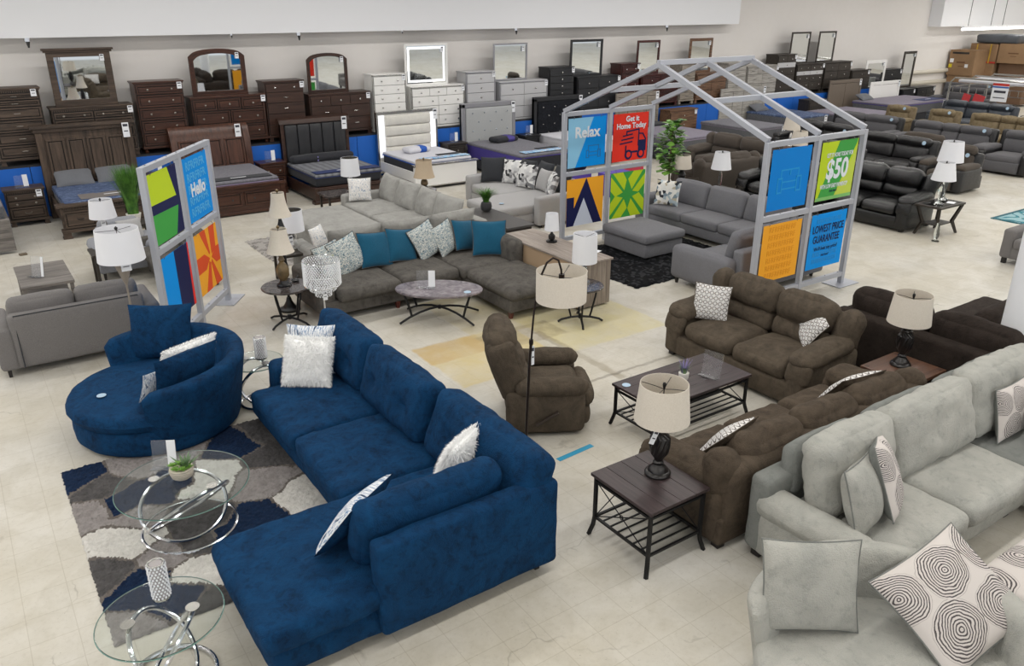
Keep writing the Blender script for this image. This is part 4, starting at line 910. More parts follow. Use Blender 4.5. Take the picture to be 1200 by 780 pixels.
P('footboard', M().box(-.9, .9, -1.1, -1.0, .05, .62), w_grey, t, bev=.01)
for a in (.33, .05): P('side_drawer', M().box(-1.0, .6, -.012, .0, a, a + .24), w_grey, t, (0, -1.1, 0), bev=.005)
P('side_rail', M().box(.84, .9, -1.0, 1.0, .1, .6), w_grey, t, bev=.01)
mattress('pale grey mattress cut off at the left edge', -1.2, .5, 16.7, 18.5, .55, .3, m_matgrey, m_matside, GM)
# ---------------------------------------------------------------- display house and sign frame
m_tube = plain('silver_powder_coat', '#b3b6bf', .4, .25)
m_bolt = plain('bolt', '#77777c', .4, .8)
TW = .075
def sign_panel(parent, x0, x1, y, H=2.42):
    xm = (x0 + x1) / 2
    for x in (x0, xm, x1): P('post', M().cbox(x, y, H / 2, TW, TW, H - .004), m_tube, parent, bev=.006)
    for z in (H - TW / 2, 1.34, .17):
        P('rail', M().box(x0 + TW / 2, xm - TW / 2, y - TW / 2 + .004, y + TW / 2 - .004, z - TW / 2, z + TW / 2).box(xm + TW / 2, x1 - TW / 2, y - TW / 2 + .004, y + TW / 2 - .004, z - TW / 2, z + TW / 2), m_tube, parent, bev=.006)
    for x in (x0, x1): P('foot_plate', M().cbox(x, y, .008, .5, .34, .012), m_tube, parent, bev=.003)
    b = M()
    for x in np.linspace(x0 + .12, x1 - .12, 7):
        for z in (H, 1.34 + TW / 2, .17 + TW / 2): b.cyl(x, y, z - .002, z + .005, .01, None, 6)
    P('bolt', b, m_bolt, parent, smooth=False)
hs = T('display_house', 'silver-grey tube frame shaped like a small house, hung with eight posters', 'display frame', (10, 9.15, 0))
RX = (9.08, 11.27); LX = (8.80, 10.87)
sign_panel(hs, RX[0] - 10, RX[1] - 10, 7.1 - 9.15); sign_panel(hs, LX[0] - 10, LX[1] - 10, 11.2 - 9.15)
ap = [Vector((x - 10, .03, 3.30)) for x in (9.0, 10.02, 11.06)]
lp = [Vector((x - 10, 2.05, 2.42)) for x in (8.80, 9.835, 10.87)]; rp = [Vector((x - 10, -2.05, 2.42)) for x in (9.08, 10.175, 11.27)]
for i in range(3):
    P('rafter', M().bar(lp[i] + Vector((0, 0, .02)), ap[i], TW), m_tube, hs, bev=.004); P('rafter', M().bar(rp[i] + Vector((0, 0, .02)), ap[i], TW), m_tube, hs, bev=.004)
P('ridge_beam', M().bar(ap[0] - Vector((.03, 0, -.03)), ap[2] + Vector((.03, 0, .03)), TW), m_tube, hs, bev=.004)
P('purlin', M().bar((lp[0] + ap[0]) / 2, (lp[2] + ap[2]) / 2, TW), m_tube, hs, bev=.004)
P('purlin', M().bar((rp[0] + ap[0]) / 2, (rp[2] + ap[2]) / 2, TW), m_tube, hs, bev=.004)
c_blue = plain('print_blue', '#0095ee', .5); c_blue2 = plain('print_blue_deep', '#0086e0', .5); c_pale = plain('print_pale_blue', '#93cdee', .5); c_lt = plain('print_mid_blue', '#2b9fe2', .5)
c_red = plain('print_red', '#ee3a2a', .5); c_navy = plain('print_navy', '#1f2350', .5); c_or = plain('print_amber', '#fcb030', .5); c_or2 = plain('print_amber_light', '#ffc24a', .5); c_or3 = plain('print_amber_deep', '#ec9d28', .5); c_rdor = plain('print_orange_red', '#e5562c', .5)
c_gr = plain('print_green', '#45a54b', .5); c_lime = plain('print_lime', '#c4dc2c', .5); c_wh = plain('print_white', '#e8eef5', .5); c_lil = plain('print_pale_grey', '#cfd6e6', .5); c_lime2 = plain('print_lime_pale', '#c8da55', .5)
def poster(label, loc, rz, bg, art=(), mats=(), W_=.855, H_=.86):
    """hangs by two hooks from the rail above; local x 0..W, z 0..H"""
    t = T('poster', label, 'poster', loc, rz, 'posters hung in the sign frames')
    P('sheet', M().box(-W_ / 2, W_ / 2, 0, .004, -H_, 0), bg, t, smooth=False)
    if art:
        m = M()
        for k, (mi, poly) in enumerate(art):
            d = .0006 * (k + 1); m.prism([(-W_ / 2 + u * W_, -H_ + v * H_) for u, v in poly], -d, .0005, 'XZ', mi)
        P('artwork', m, list(mats), t, smooth=False)
    for sx in (-1, 1):
        x = sx * W_ * .36
        P('hook', M().tube([(x, .002, -.02), (x, -.008, 0), (x + .008, 0, .02), (x - .006, .01, .035), (x, .01, .06)], .0035, 5), m_bolt, t)
    return t
def ln(p, q, w, a=1.0):
    d = Vector((q[0] - p[0], (q[1] - p[1]) * a)); n = Vector((-d.y, d.x)).normalized() * w / 2
    return [(p[0] + n.x, p[1] + n.y), (p[0] - n.x, p[1] - n.y), (q[0] - n.x, q[1] - n.y), (q[0] + n.x, q[1] + n.y)]
def circ(cx, cy, r, n=18): return [(cx + r * math.cos(2 * math.pi * i / n), cy + r * math.sin(2 * math.pi * i / n)) for i in range(n)]
def sofa_icon(mi, cx, cy, s, w=.022):
    L = []
    def r(x0, y0, x1, y1): L.append((mi, [(cx + x0 * s, cy + y0 * s), (cx + x1 * s, cy + y0 * s), (cx + x1 * s, cy + y1 * s), (cx + x0 * s, cy + y1 * s)]))
    k = w / s
    r(-.5, .3, .5, .3 + k); r(-.5, .0, -.5 + k, .3 + k); r(.5 - k, .0, .5, .3 + k); r(-.38, -.13, .38, -.13 + k); r(-.38, -.38, .38, -.38 + k)
    for a in (-1, 1):
        x = a * .52; r(x - .14, -.5, x - .14 + k, .06); r(x + .14 - k, -.5, x + .14, .06); r(x - .14, -.5, x + .14, -.5 + k); r(x - .14, .06 - k, x + .14, .06)
    return L
zU, zL = 2.30, 1.235; yR, yL = 7.1, 11.2
pR = lambda k: 9.08 + 2.19 * (.25 if k == 0 else .75) + (.0 if k else .0)
pL = lambda k: 8.80 + 2.07 * (.25 if k == 0 else .75)
cap = dict(W_=.86, H_=.86)
for q_ in bpy.data.materials:
    if q_.name.startswith('print_'): q_.node_tree.nodes['Principled BSDF'].inputs['Specular IOR Level'].default_value = .15
# right panel
t = poster('blue poster with a pale sofa outline on the near side of the display house', (pR(0), yR, zU), 0, c_blue2, sofa_icon(0, .5, .5, .46) + [(0, [(.49, .56), (.515, .56), (.515, .64), (.49, .64)])], (c_lt,))
t = poster('green poster reading $50 on the near side of the display house', (pR(1), yR, zU), 0, c_lime, [(0, [(.03, 0), (.48, 0), (.98, .95), (.98, 1), (.47, 1)][:5]), (1, [(.48, 0), (1, 0), (1, .9), (.75, .42)]), (2, [(0, 0), (1, 0), (1, .06), (0, .06)])], (c_gr, c_lime2, plain('print_green_pale', '#7dbf6a', .5)))
text('lettering', 'GET IT HOME TODAY FOR', .085, c_wh, t, (.02, -.004, -.20), sx=.62, off=.002); text('lettering', '$50', .40, c_wh, t, (.0, -.004, -.42), sx=.85, off=.012)
text('lettering', 'WITH LOW EASY PAYMENTS*', .085, c_wh, t, (-.03, -.004, -.655), sx=.58, off=.002); text('lettering', 'Ask how!', .06, c_navy, t, (-.03, -.004, -.73), sx=.8)
t = poster('amber poster with a tone-on-tone letter pattern on the display house', (pR(0), yR, zL), 0, c_or)
text('pattern_lettering', '\n'.join(['RFRFRFRFRF'] * 7), .115, c_or3, t, (0, -.002, -.43), sx=.98)
t = poster('bright blue poster reading LOWEST PRICE GUARANTEE in navy', (pR(1), yR, zL), 0, c_blue)
text('pattern_lettering', '\n'.join(['RFRFRFRFRFRF'] * 7), .105, plain('print_blue_faint', '#1b93dc', .5), t, (0, -.002, -.43), sx=.9)
text('lettering', 'LOWEST PRICE', .165, c_navy, t, (.0, -.005, -.24), sx=.68, off=.002); text('lettering', 'GUARANTEE', .165, c_navy, t, (-.02, -.005, -.40), sx=.68, off=.002)
text('lettering', "We'll beat any price!", .085, c_navy, t, (0, -.005, -.55), sx=.8); text('lettering', 'Ask how!', .06, c_navy, t, (0, -.005, -.66), sx=.8)
# left panel
t = poster('two-tone blue poster reading Relax over a sofa outline', (pL(0), yL, zU), 0, c_blue, [(0, [(0, 0), (.20, 0), (.66, 1), (0, 1)])] + sofa_icon(1, .68, .32, .30, .02), (c_pale, plain('print_blue_line', '#0978c0', .5)))
text('lettering', 'Relax', .26, c_wh, t, (0, -.004, -.26), sx=.98, off=.008)
tr = [(0, ln((.40, .62), (.74, .65), .035)), (0, ln((.39, .55), (.39, .64), .035)), (0, ln((.74, .32), (.74, .66), .035)), (0, ln((.28, .53), (.56, .56), .03)), (0, ln((.24, .45), (.59, .48), .03)), (0, ln((.20, .37), (.56, .40), .03)),
      (0, [(.72, .30), (.96, .30), (.96, .42), (.72, .42)]), (0, [(.74, .18), (.96, .18), (.96, .32), (.74, .32)]), (0, ln((.75, .56), (.86, .55), .03)), (0, ln((.85, .56), (.95, .42), .03)), (0, [(.38, .16), (.72, .16), (.72, .20), (.38, .20)]), (0, ln((.38, .15), (.38, .33), .03)),
      (0, circ(.46, .13, .105)), (1, circ(.46, .13, .06)), (0, circ(.82, .13, .105)), (1, circ(.82, .13, .06))]
t = poster('red poster reading Get it Home Today over a navy truck', (pL(1), yL, zU), 0, c_red, tr, (c_navy, c_red))
text('lettering', 'Get it', .135, c_wh, t, (.02, -.012, -.10), off=.004); text('lettering', 'Home Today', .135, c_wh, t, (.0, -.012, -.225), sx=1.0, off=.004)
poster('amber poster with a navy rooftop shape over pale grey', (pL(0), yL, zL), 0, c_or, [(0, [(0, .12), (.12, 0), (.30, 0), (.25, .30), (.52, 1), (.98, .05), (.98, 0), (0, 0)][:1] + [(0, 0), (.98, 0), (.52, 1), (.20, .38), (.20, .62), (0, .62)]), (1, [(.19, 0), (.74, 0), (.46, .58)])], (c_navy, c_lil))
g = [(0, [(0, 0), (1, 0), (1, 1), (0, 1)])]
for qa in ([(.05, 1), (.34, 1), (.46, .82), (.40, .60)], [(0, .93), (.36, .56), (.14, .48), (0, .62)], [(.66, 1), (.93, 1), (.62, .60), (.50, .84)], [(1, .92), (.64, .56), (.82, .52), (1, .70)],
           [(0, .07), (.36, .44), (.14, .50), (0, .34)], [(.06, 0), (.32, 0), (.50, .20), (.40, .40)], [(.62, 0), (.92, 0), (.60, .40), (.52, .18)], [(1, .06), (.64, .44), (.84, .50), (1, .34)]): g.append((1, qa))
poster('green and lime poster with an eight-armed star pattern', (pL(1), yL, zL), 0, c_gr, g, (c_gr, c_lime))
# free-standing sign frame at left
ang = math.degrees(math.atan2(1.69, 1.2))
sf = T('poster_stand', 'free-standing silver-grey tube frame at left holding four posters', 'display frame', (2.34, 11.0, 0), ang)
sign_panel(sf, -1.035, 1.035, 0, 2.39)
dx = Vector((math.cos(R(ang)), math.sin(R(ang)), 0))
def sp(k, z): p = Vector((2.34, 11.0, 0)) + dx * (-.52 if k == 0 else .52); return (p.x, p.y, z)
poster('navy poster with lime and green blocks in the left sign frame', sp(0, 2.27), ang, c_navy, [(0, [(0, .57), (.88, .55), (.70, 1), (0, 1)]), (1, [(0, 0), (.71, .0), (.90, .40), (0, .43)])], (c_lime, c_gr))
t = poster('bright blue poster reading Hello in the left sign frame', sp(1, 2.27), ang, c_blue)
text('pattern_lettering', '\n'.join(['RFRFRFR'] * 5), .155, plain('print_sky_letter', '#4db4f2', .5), t, (0, -.003, -.43), sx=1.1, off=.004); text('lettering', 'Hello', .24, c_wh, t, (0, -.005, -.45), sx=.95, off=.008)
poster('blue, navy and red striped poster in the left sign frame', sp(0, 1.235), ang, c_blue, [(0, [(.48, 0), (1, 0), (1, 1), (.48, 1)]), (1, [(.92, 0), (1, 0), (1, 1), (.96, 1)])], (c_navy, c_red))
a8 = []
for q in ([(.26, 1), (.50, 1), (.60, .58), (.56, .56)], [(.66, 1), (.90, 1), (.86, .62), (.66, .54)], [(0, .62), (.36, .62), (.56, .50), (.36, .36), (0, .36)], [(1, .62), (.82, .62), (.64, .50), (.82, .36), (1, .36)], [(.26, 0), (.50, 0), (.58, .42), (.52, .46)], [(.70, 0), (.94, 0), (.64, .46), (.60, .42)]): a8.append((0, q))
poster('amber and orange-red asterisk poster in the left sign frame', sp(1, 1.235), ang, c_or, a8, (c_rdor,))
# ---------------------------------------------------------------- middle of the store
random.seed(4)
def sign_holder(label, loc, rz, w=.2, h=.26, card=.45):
    t = T('sign_holder', label, 'sign holder', loc, rz, 'clear sign holders on the tables')
    P('acrylic_stand', M().box(-w / 2, w / 2, -.003, .001, 0, h).box(-w / 2, w / 2, -.09, .0, 0, .004), m_acry, t, rot=(R(-10), 0, 0), smooth=False)
    if card: P('paper_card', M().box(w / 2 - w * card, w / 2, -.008, -.004, .01, h), m_tag, t, rot=(R(-10), 0, 0), smooth=False)
    return t
# --- left: grey loveseat seen from behind
so = track_sofa('loveseat', 'grey tweed loveseat with its back to the camera at the left edge', 'sofa', (.83, 10.98, 0), 180, 1.85, .95, 2, f_tgrey, None, arm_w=.2, arm_h=.62, back_h=.88, leg=.1, welt=True, roll=False)
bx = M(); bx.tube([(-.68, .485, .12), (-.68, .475, .77), (.68, .475, .77), (.68, .485, .12)], .008, 6); P('piping', bx, f_char, so)
t = T('coffee_table', 'grey wood-plank coffee table behind the grey loveseat', 'table', (.7, 13.3, 0), 0)
P('tabletop', M().box(-.34, .34, -.6, .6, .41, .45), w_grey, t, bev=.006); P('shelf', M().box(-.3, .3, -.55, .55, .1, .12), w_grey, t, bev=.004)
for sx in (-1, 1):
    for sy in (-1, 1): P('leg', M().cbox(sx * .3, sy * .56, .205, .05, .05, .41), w_grey, t, bev=.004)
sign_holder('clear sign holder standing on the grey plank coffee table', (.62, 13.15, .452), -50, .22, .3, .2)
# dark settee and silver chair behind the sign frame
track_sofa('settee', 'charcoal grey settee partly hidden behind the left sign frame', 'sofa', (2.65, 13.35, 0), -90, 1.5, .9, 2, f_dgrey, None, arm_w=.18, arm_h=.6, back_h=.82, leg=.08)
track_sofa('armchair', 'pale silver-grey armchair behind the left lamps', 'armchair', (1.98, 14.25, 0), 0, .95, .85, 1, f_chair, None, arm_w=.16, arm_h=.58, back_h=.82, leg=.12, roll=True)
throw('small white pillow on the pale silver armchair', (2.15, 14.2, .48), 10, 22, .4, .4, .14, f_pgrey, 3)
t = T('plant_stand', 'dark plant stand beside the armchair under the tall grass', 'stand', (2.42, 15.55, 0)); P('tabletop', M().box(-.24, .24, -.24, .24, .46, .5), w_esp, t, bev=.004)
for sx in (-1, 1):
    for sy in (-1, 1): P('leg', M().cbox(sx * .2, sy * .2, .23, .04, .04, .46), w_esp, t, bev=.003)
t = T('potted_grass', 'tall bushy green ornamental grass in a white pot at left', 'plant', (2.42, 15.55, .5))
P('pot', M().lathe([(.09, 0), (.13, .16), (.12, .165), (.09, .13)], 20), m_terr, t); P('grass', blades(1000, .98, .09, .28, .005, 5, .25), m_grass, t, (0, 0, .13))
# lamps at left
def cone_floor_lamp(label, loc, zs, rb, rt, hs_, mat):
    t = T('floor_lamp', label, 'lamp', loc, 0, 'floor lamps'); P('base', M().lathe([(.15, 0), (.15, .02), (.03, .035), (.012, .06)], 28), mat, t)
    P('pole', M().cyl(0, 0, .05, zs - .26, .012, None, 10), mat, t); P('lamp_cup', M().lathe([(.015, zs - .3), (.05, zs - .2), (.085, zs - .08), (.075, zs - .06), (.02, zs - .05)], 24), mat, t)
    s = P('shade', shade_mesh(rb, rt, hs_), m_shade_w, t, (0, 0, zs)); m = M().tube([(0, 0, zs - .06), (0, 0, zs + hs_ - .02)], .005, 6)
    for k in range(3): a = k * 2.094 + .7; m.tube([(0, 0, zs + hs_ - .02), (rt * math.cos(a), rt * math.sin(a), zs + hs_ - .03)], .003, 5)
    P('harp', m, m_dkmet, t); P('finial', M().lathe([(.006, 0), (.017, .012), (.02, .03), (0, .05)], 12), m_dkmet, t, (0, 0, zs + hs_ - .02)); price_tag(t, (.02, -.09, zs + .01), .11, .13); return t
cone_floor_lamp('large white drum floor lamp with taupe cup behind the blue swivel chair', (1.34, 9.98, 0), 1.39, .262, .235, .37, plain('taupe_lamp_metal', '#8b8278', .45))
t = T('end_table', 'dark end table behind the grey loveseat under a small white lamp', 'table', (1.66, 13.75, 0)); P('tabletop', M().box(-.25, .25, -.25, .25, .5, .54), w_esp, t, bev=.004)
for sx in (-1, 1):
    for sy in (-1, 1): P('leg', M().cbox(sx * .2, sy * .2, .25, .04, .04, .5), w_esp, t, bev=.003)
table_lamp('small white drum lamp on a silver stem beside the tall grass', (1.7, 13.75, .54), (.20, .165), .28, [(.09, 0), (.09, .02), (.03, .04), (.025, .3), (.04, .42), (.015, .52)], .52, m_nickel, m_shade_w, tg=(-.02, -.06))
# --- round marble end table with bronze lamps
def round_iron_table(label, loc, r, h, mat, rz=0, arms=4, cat='table', name='end_table'):
    t = T(name, label, cat, loc, rz); P('tabletop', M().lathe([(r - .012, h - .03), (r, h - .02), (r, h - .008), (r - .008, h)], 44), mat, t)
    for k in range(arms):
        a = 2 * math.pi * k / arms + .5; c, s = math.cos(a), math.sin(a); q = M().tube([(c * r * .72, s * r * .72, h - .03), (c * r * .66, s * r * .66, h * .7), (c * r * .52, s * r * .52, h * .35), (c * r * .42, s * r * .42, .07)], .014, 6)
        P('leg', q, m_black, t)
        P('floor_arm', M().tube([(0, 0, .085), (c * r * .45, s * r * .45, .075), (c * r * .85, s * r * .85, .045), (c * r * 1.02, s * r * 1.02, .012)], .016, 6), m_black, t)
    P('hub', M().cyl(0, 0, .06, .12, .03, None, 12), m_black, t); return t
round_iron_table('round dark marble end table with bowed black legs left of the charcoal sectional', (3.38, 10.42, 0), .34, .55, m_marble2)
m_bronze = wood('twisted_bronze', '#4a3c28', '#8a744f', 4, .4, 'Z', 1, 1, .3)
m_bell = m_shade_b
def bell_lamp(label, loc, zs, rb, rt, hs_, tall=False, body=None, bm=None, sm=None, grp='beige bell-shade lamps'):
    t = T('floor_lamp' if tall else 'table_lamp', label, 'lamp', loc, 0, grp)
    if tall:
        P('base', M().lathe([(.15, 0), (.15, .03), (.10, .05), (.07, .09), (.045, .14), (.03, .2)], 24), m_blackp, t); P('pole', M().lathe([(.02, .18), (.022, .5), (.05, .62), (.03, .74), (.024, .9), (.06, zs - .32), (.065, zs - .2), (.03, zs - .08), (.012, zs)], 16), bm or m_blackp, t)
    else:
        P('base', M().lathe([(.10, 0), (.10, .02), (.065, .045), (.05, .08)], 24), m_blackp, t); P('body', M().lathe(body or [(.05, .08), (.085, .15), (.088, .24), (.055, .31), (.03, .34), (.045, .37), (.03, .41), (.012, .46)], 24), bm or m_bronze, t)
    P('shade', shade_mesh(rb, rt, hs_, .018), sm or m_shade_l, t, (0, 0, zs)); m = M()
    for k in range(3): a = k * 2.094; m.tube([(0, 0, zs + hs_ - .01), (rt * math.cos(a), rt * math.sin(a), zs + hs_ - .015)], .003, 5)
    m.tube([(0, 0, zs - .05), (0, 0, zs + hs_)], .004, 5); P('harp', m, m_dkmet, t); P('finial', M().lathe([(.006, 0), (.02, .015), (.022, .035), (0, .055)], 12), m_bronze, t, (0, 0, zs + hs_)); return t
bell_lamp('cream bell-shade lamp with ribbed bronze body on the round marble end table', (3.36, 10.44, .55), .48, .185, .11, .32)
bell_lamp('taller cream bell-shade floor lamp with black ornate base behind the marble end table', (3.56, 10.92, 0), 1.40, .165, .09, .33, True)
t = T('figurine', 'small dark ornament lying on the round marble end table', 'ornament', (3.55, 10.52, .551), 30); P('body', M().lathe([(.0, 0), (.05, .01), (.06, .025), (.03, .04), (0, .045)], 12), m_blackp, t); P('arm', M().tube([(0, 0, .03), (.08, .02, .05), (.12, .05, .03)], .008, 6), m_blackp, t)
# crystal lamp
m_cry = N('crystal_beads'); m_cry.base(hx('#f0f2f6')); m_cry.set(Roughness=.18, Metallic=.15); m_cry.b.inputs['Specular IOR Level'].default_value = 1; m_cry = m_cry.m
def crystal_beads(t, r, z0, z1, rows, n, name='crystal_shade', drop=0):
    m = M(); rnd = random.Random(3)
    for j in range(rows):
        z = z0 + (z1 - z0) * (j + .5) / rows
        for i in range(n):
            a = 2 * math.pi * (i + (j % 2) * .5) / n; c, s = math.cos(a), math.sin(a); b = (z1 - z0) / rows * .62; w_ = math.pi * r / n * .8
            ctr = Vector((c * r, s * r, z)); tn = Vector((-s, c, 0)); o = Vector((c, s, 0)) * w_
            m.add([ctr + tn * w_, ctr - tn * w_, ctr + Vector((0, 0, b)), ctr - Vector((0, 0, b)), ctr + o, ctr - o * .5], [(0, 2, 4), (2, 1, 4), (1, 3, 4), (3, 0, 4), (2, 0, 5), (1, 2, 5), (3, 1, 5), (0, 3, 5)])
    o = P(name, m, m_cry, t, smooth=False); return o
t = T('crystal_lamp', 'crystal-bead drum lamp on a chrome stem in front of the charcoal sectional', 'lamp', (3.62, 9.66, 0), 0)
P('base', M().lathe([(.14, 0), (.14, .02), (.02, .03)], 28), m_chrome, t); P('pole', M().cyl(0, 0, .02, .78, .012, None, 10), m_chrome, t)
crystal_beads(t, .235, .74, 1.06, 13, 44); crystal_beads(t, .165, .66, .76, 4, 30, 'crystal_drops'); crystal_beads(t, .10, .58, .68, 4, 18, 'crystal_drops')
P('shade_frame', M().tube(disc_path(.235, 32, 1.07), .006, 6, True).tube(disc_path(.235, 32, .735), .006, 6, True).tube([(-.235, 0, 1.07), (.235, 0, 1.07)], .004, 5).tube([(0, -.235, 1.07), (0, .235, 1.07)], .004, 5).tube([(0, 0, .7), (0, 0, 1.08)], .008, 6), m_chrome, t)
price_tag(t, (-.03, -.13, .68), .06, .12)
# light shag rug and silver lamp
m_shagl = fabric('pale_grey_shag', '#b5b0ab', '#85807c', 40, .2, .5, .6); m_shagd = fabric('mid_grey_shag', '#8c8783', '#68635f', 40, .2, .5, .6)
shag('shag_rug', 'pale grey mottled shag rug on the floor left of the light grey sectional', 4.85, 13.95, 1.4, 1.9, 0, .035, [m_shagl, m_shagd], lambda x, y: int(noise.noise(Vector((x * 6, y * 9, 3))) > .08), .04, 2)
t = T('end_table', 'dark end table behind the charcoal sectional under the silver-lined lamp', 'table', (4.12, 12.2, 0)); P('tabletop', M().box(-.26, .26, -.26, .26, .46, .5), w_esp, t, bev=.004)
for sx in (-1, 1):
    for sy in (-1, 1): P('leg', M().cbox(sx * .22, sy * .22, .23, .04, .04, .46), w_esp, t, bev=.003)
def column_lamp(label, loc, rb, rt, hs_, zb, tagd=None, sm=None, fin=True, lining=m_silver_in, bmat=None, twin=False):
    t = T('table_lamp', label, 'lamp', loc, 0, 'white drum lamps with clear stems'); P('base', M().cyl(0, 0, 0, .025, .085, None, 24), m_nickel, t)
    b = M()
    if twin:
        for a in (-.035, .035): b.lathe([(.014, .02), (.016, zb - .06)], 12, a, 0)
    else: b.lathe([(.03, .025), (.034, .06), (.034, zb - .1), (.026, zb - .06)], 20)
    P('glass_stem', b, bmat or m_acry, t); P('neck', M().cyl(0, 0, zb - .07, zb + .02, .012, None, 8), m_nickel, t)
    s = P('shade', shade_mesh(rb, rt, hs_), sm or m_shade_w, t, (0, 0, zb)); P('shade_lining', shade_mesh(rb - .007, rt - .007, hs_ - .004, 0, th=.002), lining, s, (0, 0, .002))
    m = M()
    for k in range(3): a = k * 2.094; m.tube([(0, 0, zb + hs_ - .05), (rt * math.cos(a) * .97, rt * math.sin(a) * .97, zb + hs_ - .02)], .003, 5)
    P('harp', m.tube([(0, 0, zb), (0, 0, zb + hs_ - .04)], .004, 5), m_dkmet, t)
    if tagd: price_tag(t, tagd, .07, .16)
    return t
column_lamp('white drum lamp with silver lining and twin clear stems behind the charcoal sectional', (4.18, 12.25, .5), .185, .168, .34, .30, (-.08, -.1, .25), twin=True)
# --- light grey sectional
ls = T('sectional', 'light grey plush sectional with loose pillow backs behind the charcoal one', 'sectional sofa', (0, 0, 0))
def blk(root, name, x0, x1, y0, y1, z0, z1, mat, r=.06, puff=(0, 0, .02), seed=0, wr=.006, cell=.11, rot=(0, 0, 0), wf=5.0):
    return P(name, cush(x1 - x0, y1 - y0, z1 - z0, r, puff, seed, wr, cell, wf), mat, root, ((x0 + x1) / 2, (y0 + y1) / 2, (z0 + z1) / 2), tuple(R(a) for a in rot))
blk(ls, 'base', 6.25, 7.35, 11.55, 15.1, .07, .30, f_lgrey, .04, (0, 0, 0), 1, .004, .3); blk(ls, 'base', 4.45, 6.24, 11.55, 12.5, .07, .30, f_lgrey, .04, (0, 0, 0), 2, .004, .3)
blk(ls, 'back_frame', 7.2, 7.42, 11.5, 15.1, .1, .68, f_lgrey, .06, (0, 0, 0), 3, .004, .2); blk(ls, 'back_frame', 4.42, 7.2, 11.42, 11.6, .1, .66, f_lgrey, .06, (0, 0, 0), 3, .004, .2)
blk(ls, 'arm', 6.22, 7.35, 15.0, 15.2, .08, .60, f_lgrey, .06, (0, 0, .01), 4); blk(ls, 'arm', 4.2, 4.42, 11.42, 12.5, .08, .60, f_lgrey, .06, (0, 0, .01), 5)
for i, (a, b) in enumerate(((12.5, 13.75), (13.77, 15.0))): blk(ls, 'seat_cushion', 6.2, 7.2, a, b, .28, .46, f_lgrey, .06, (.01, 0, .03), 10 + i)
for i, (a, b) in enumerate(((4.44, 5.8), (5.82, 7.2))): blk(ls, 'seat_cushion', a, b, 11.6, 12.5, .28, .46, f_lgrey, .06, (0, .01, .03), 13 + i)
for i, y in enumerate((14.75, 13.95, 13.15, 12.4)):
    P('back_cushion', pillow(.78, .56, .26, 60 + i, 14, .04, .02), f_lgrey, ls, (7.02, y, .42), (R(-20), 0, R(-90 + (-3, 4, -2, 6)[i])), ang=80)
for i, x in enumerate((4.95, 5.85, 6.72)):
    P('back_cushion', pillow(.95, .52, .28, 70 + i, 14, .04, .02), f_lgrey, ls, (x, 11.72, .40), (R(-16), 0, R(180 + (2, -3, 3)[i])), ang=80)
for x, y in ((4.4, 11.55), (7.3, 11.55), (7.3, 15.0), (6.3, 15.0)): P('leg', M().cbox(x, y, .04, .07, .07, .08), w_dleg, ls)
cs = T('cocktail_ottoman', 'light grey plush cocktail ottoman against the light grey sectional', 'ottoman', (5.5, 13.95, .0)); P('base', cush(1.15, 1.75, .26, .04, (0, 0, 0), 1, .004, .25), f_lgrey, cs, (0, 0, .22)); P('seat_cushion', cush(1.2, 1.8, .16, .06, (.01, .01, .03), 2, .006, .12), f_lgrey, cs, (0, 0, .40))
for sx in (-1, 1):
    for sy in (-1, 1): P('leg', M().cbox(sx * .5, sy * .8, .065, .06, .06, .05), w_dleg, cs)
throw('pale blue and cream streaked pillow on the light grey sectional, far end', (6.5, 14.82, .49), -25, 20, .46, .46, .16, p_faint, 4, pipe=f_lgrey)
throw('cream corner of a pillow peeking between the two grey sectionals', (4.55, 11.95, .49), 40, 20, .4, .4, .14, p_faint, 14)
# side table and lamps behind
t = T('end_table', 'small black marble-topped table beyond the light grey sectional', 'table', (6.32, 15.6, 0)); P('tabletop', M().box(-.3, .3, -.28, .28, .5, .54), m_marble2, t, bev=.004); P('shelf', M().box(-.25, .25, -.24, .24, .2, .22), w_esp, t)
for sx in (-1, 1):
    for sy in (-1, 1): P('leg', M().cbox(sx * .25, sy * .23, .25, .04, .04, .5), w_esp, t, bev=.003)
column_lamp('white lamp with silver-lined shade and clear stem by the leather bed', (6.62, 15.5, .54), .20, .175, .36, .34, (-.05, -.1, .33))
round_iron_table('dark round end table hidden behind the light grey sectional corner', (8.06, 15.0, 0), .26, .5, m_marble2, 20)
bell_lamp('pinkish beige bell-shade lamp with dark bronze urn base right of the white bed', (8.06, 15.0, .5), .26, .225, .17, .36, False, [(.05, .08), (.08, .12), (.07, .18), (.03, .24), (.012, .3)], m_bronze, m_shade_b)
# --- charcoal sectional
ds = T('sectional', 'charcoal grey chenille sectional with chaise and teal pillows in the middle', 'sectional sofa', (0, 0, 0))
blk(ds, 'base', 3.78, 6.95, 10.06, 11.2, .1, .30, f_dgrey, .03, (0, 0, 0), 1, .004, .3); blk(ds, 'base', 5.97, 6.92, 8.72, 10.08, .1, .30, f_dgrey, .03, (0, 0, 0), 2, .004, .3)
blk(ds, 'arm', 3.72, 3.97, 10.1, 11.2, .1, .60, f_dgrey, .07, (.01, 0, .02), 3)
blk(ds, 'back_frame', 3.9, 7.0, 11.02, 11.28, .1, .68, f_dgrey, .07, (0, 0, .01), 4, .006, .2)
blk(ds, 'end_bolster', 6.78, 7.02, 9.85, 11.1, .3, .76, f_dgrey, .08, (.02, .02, .02), 5, .01)
for i, (a, b) in enumerate(((3.98, 4.95), (4.96, 5.92))): blk(ds, 'seat_cushion', a, b, 9.98, 11.0, .28, .46, f_dgrey, .07, (.0, .02, .035), 10 + i, .008)
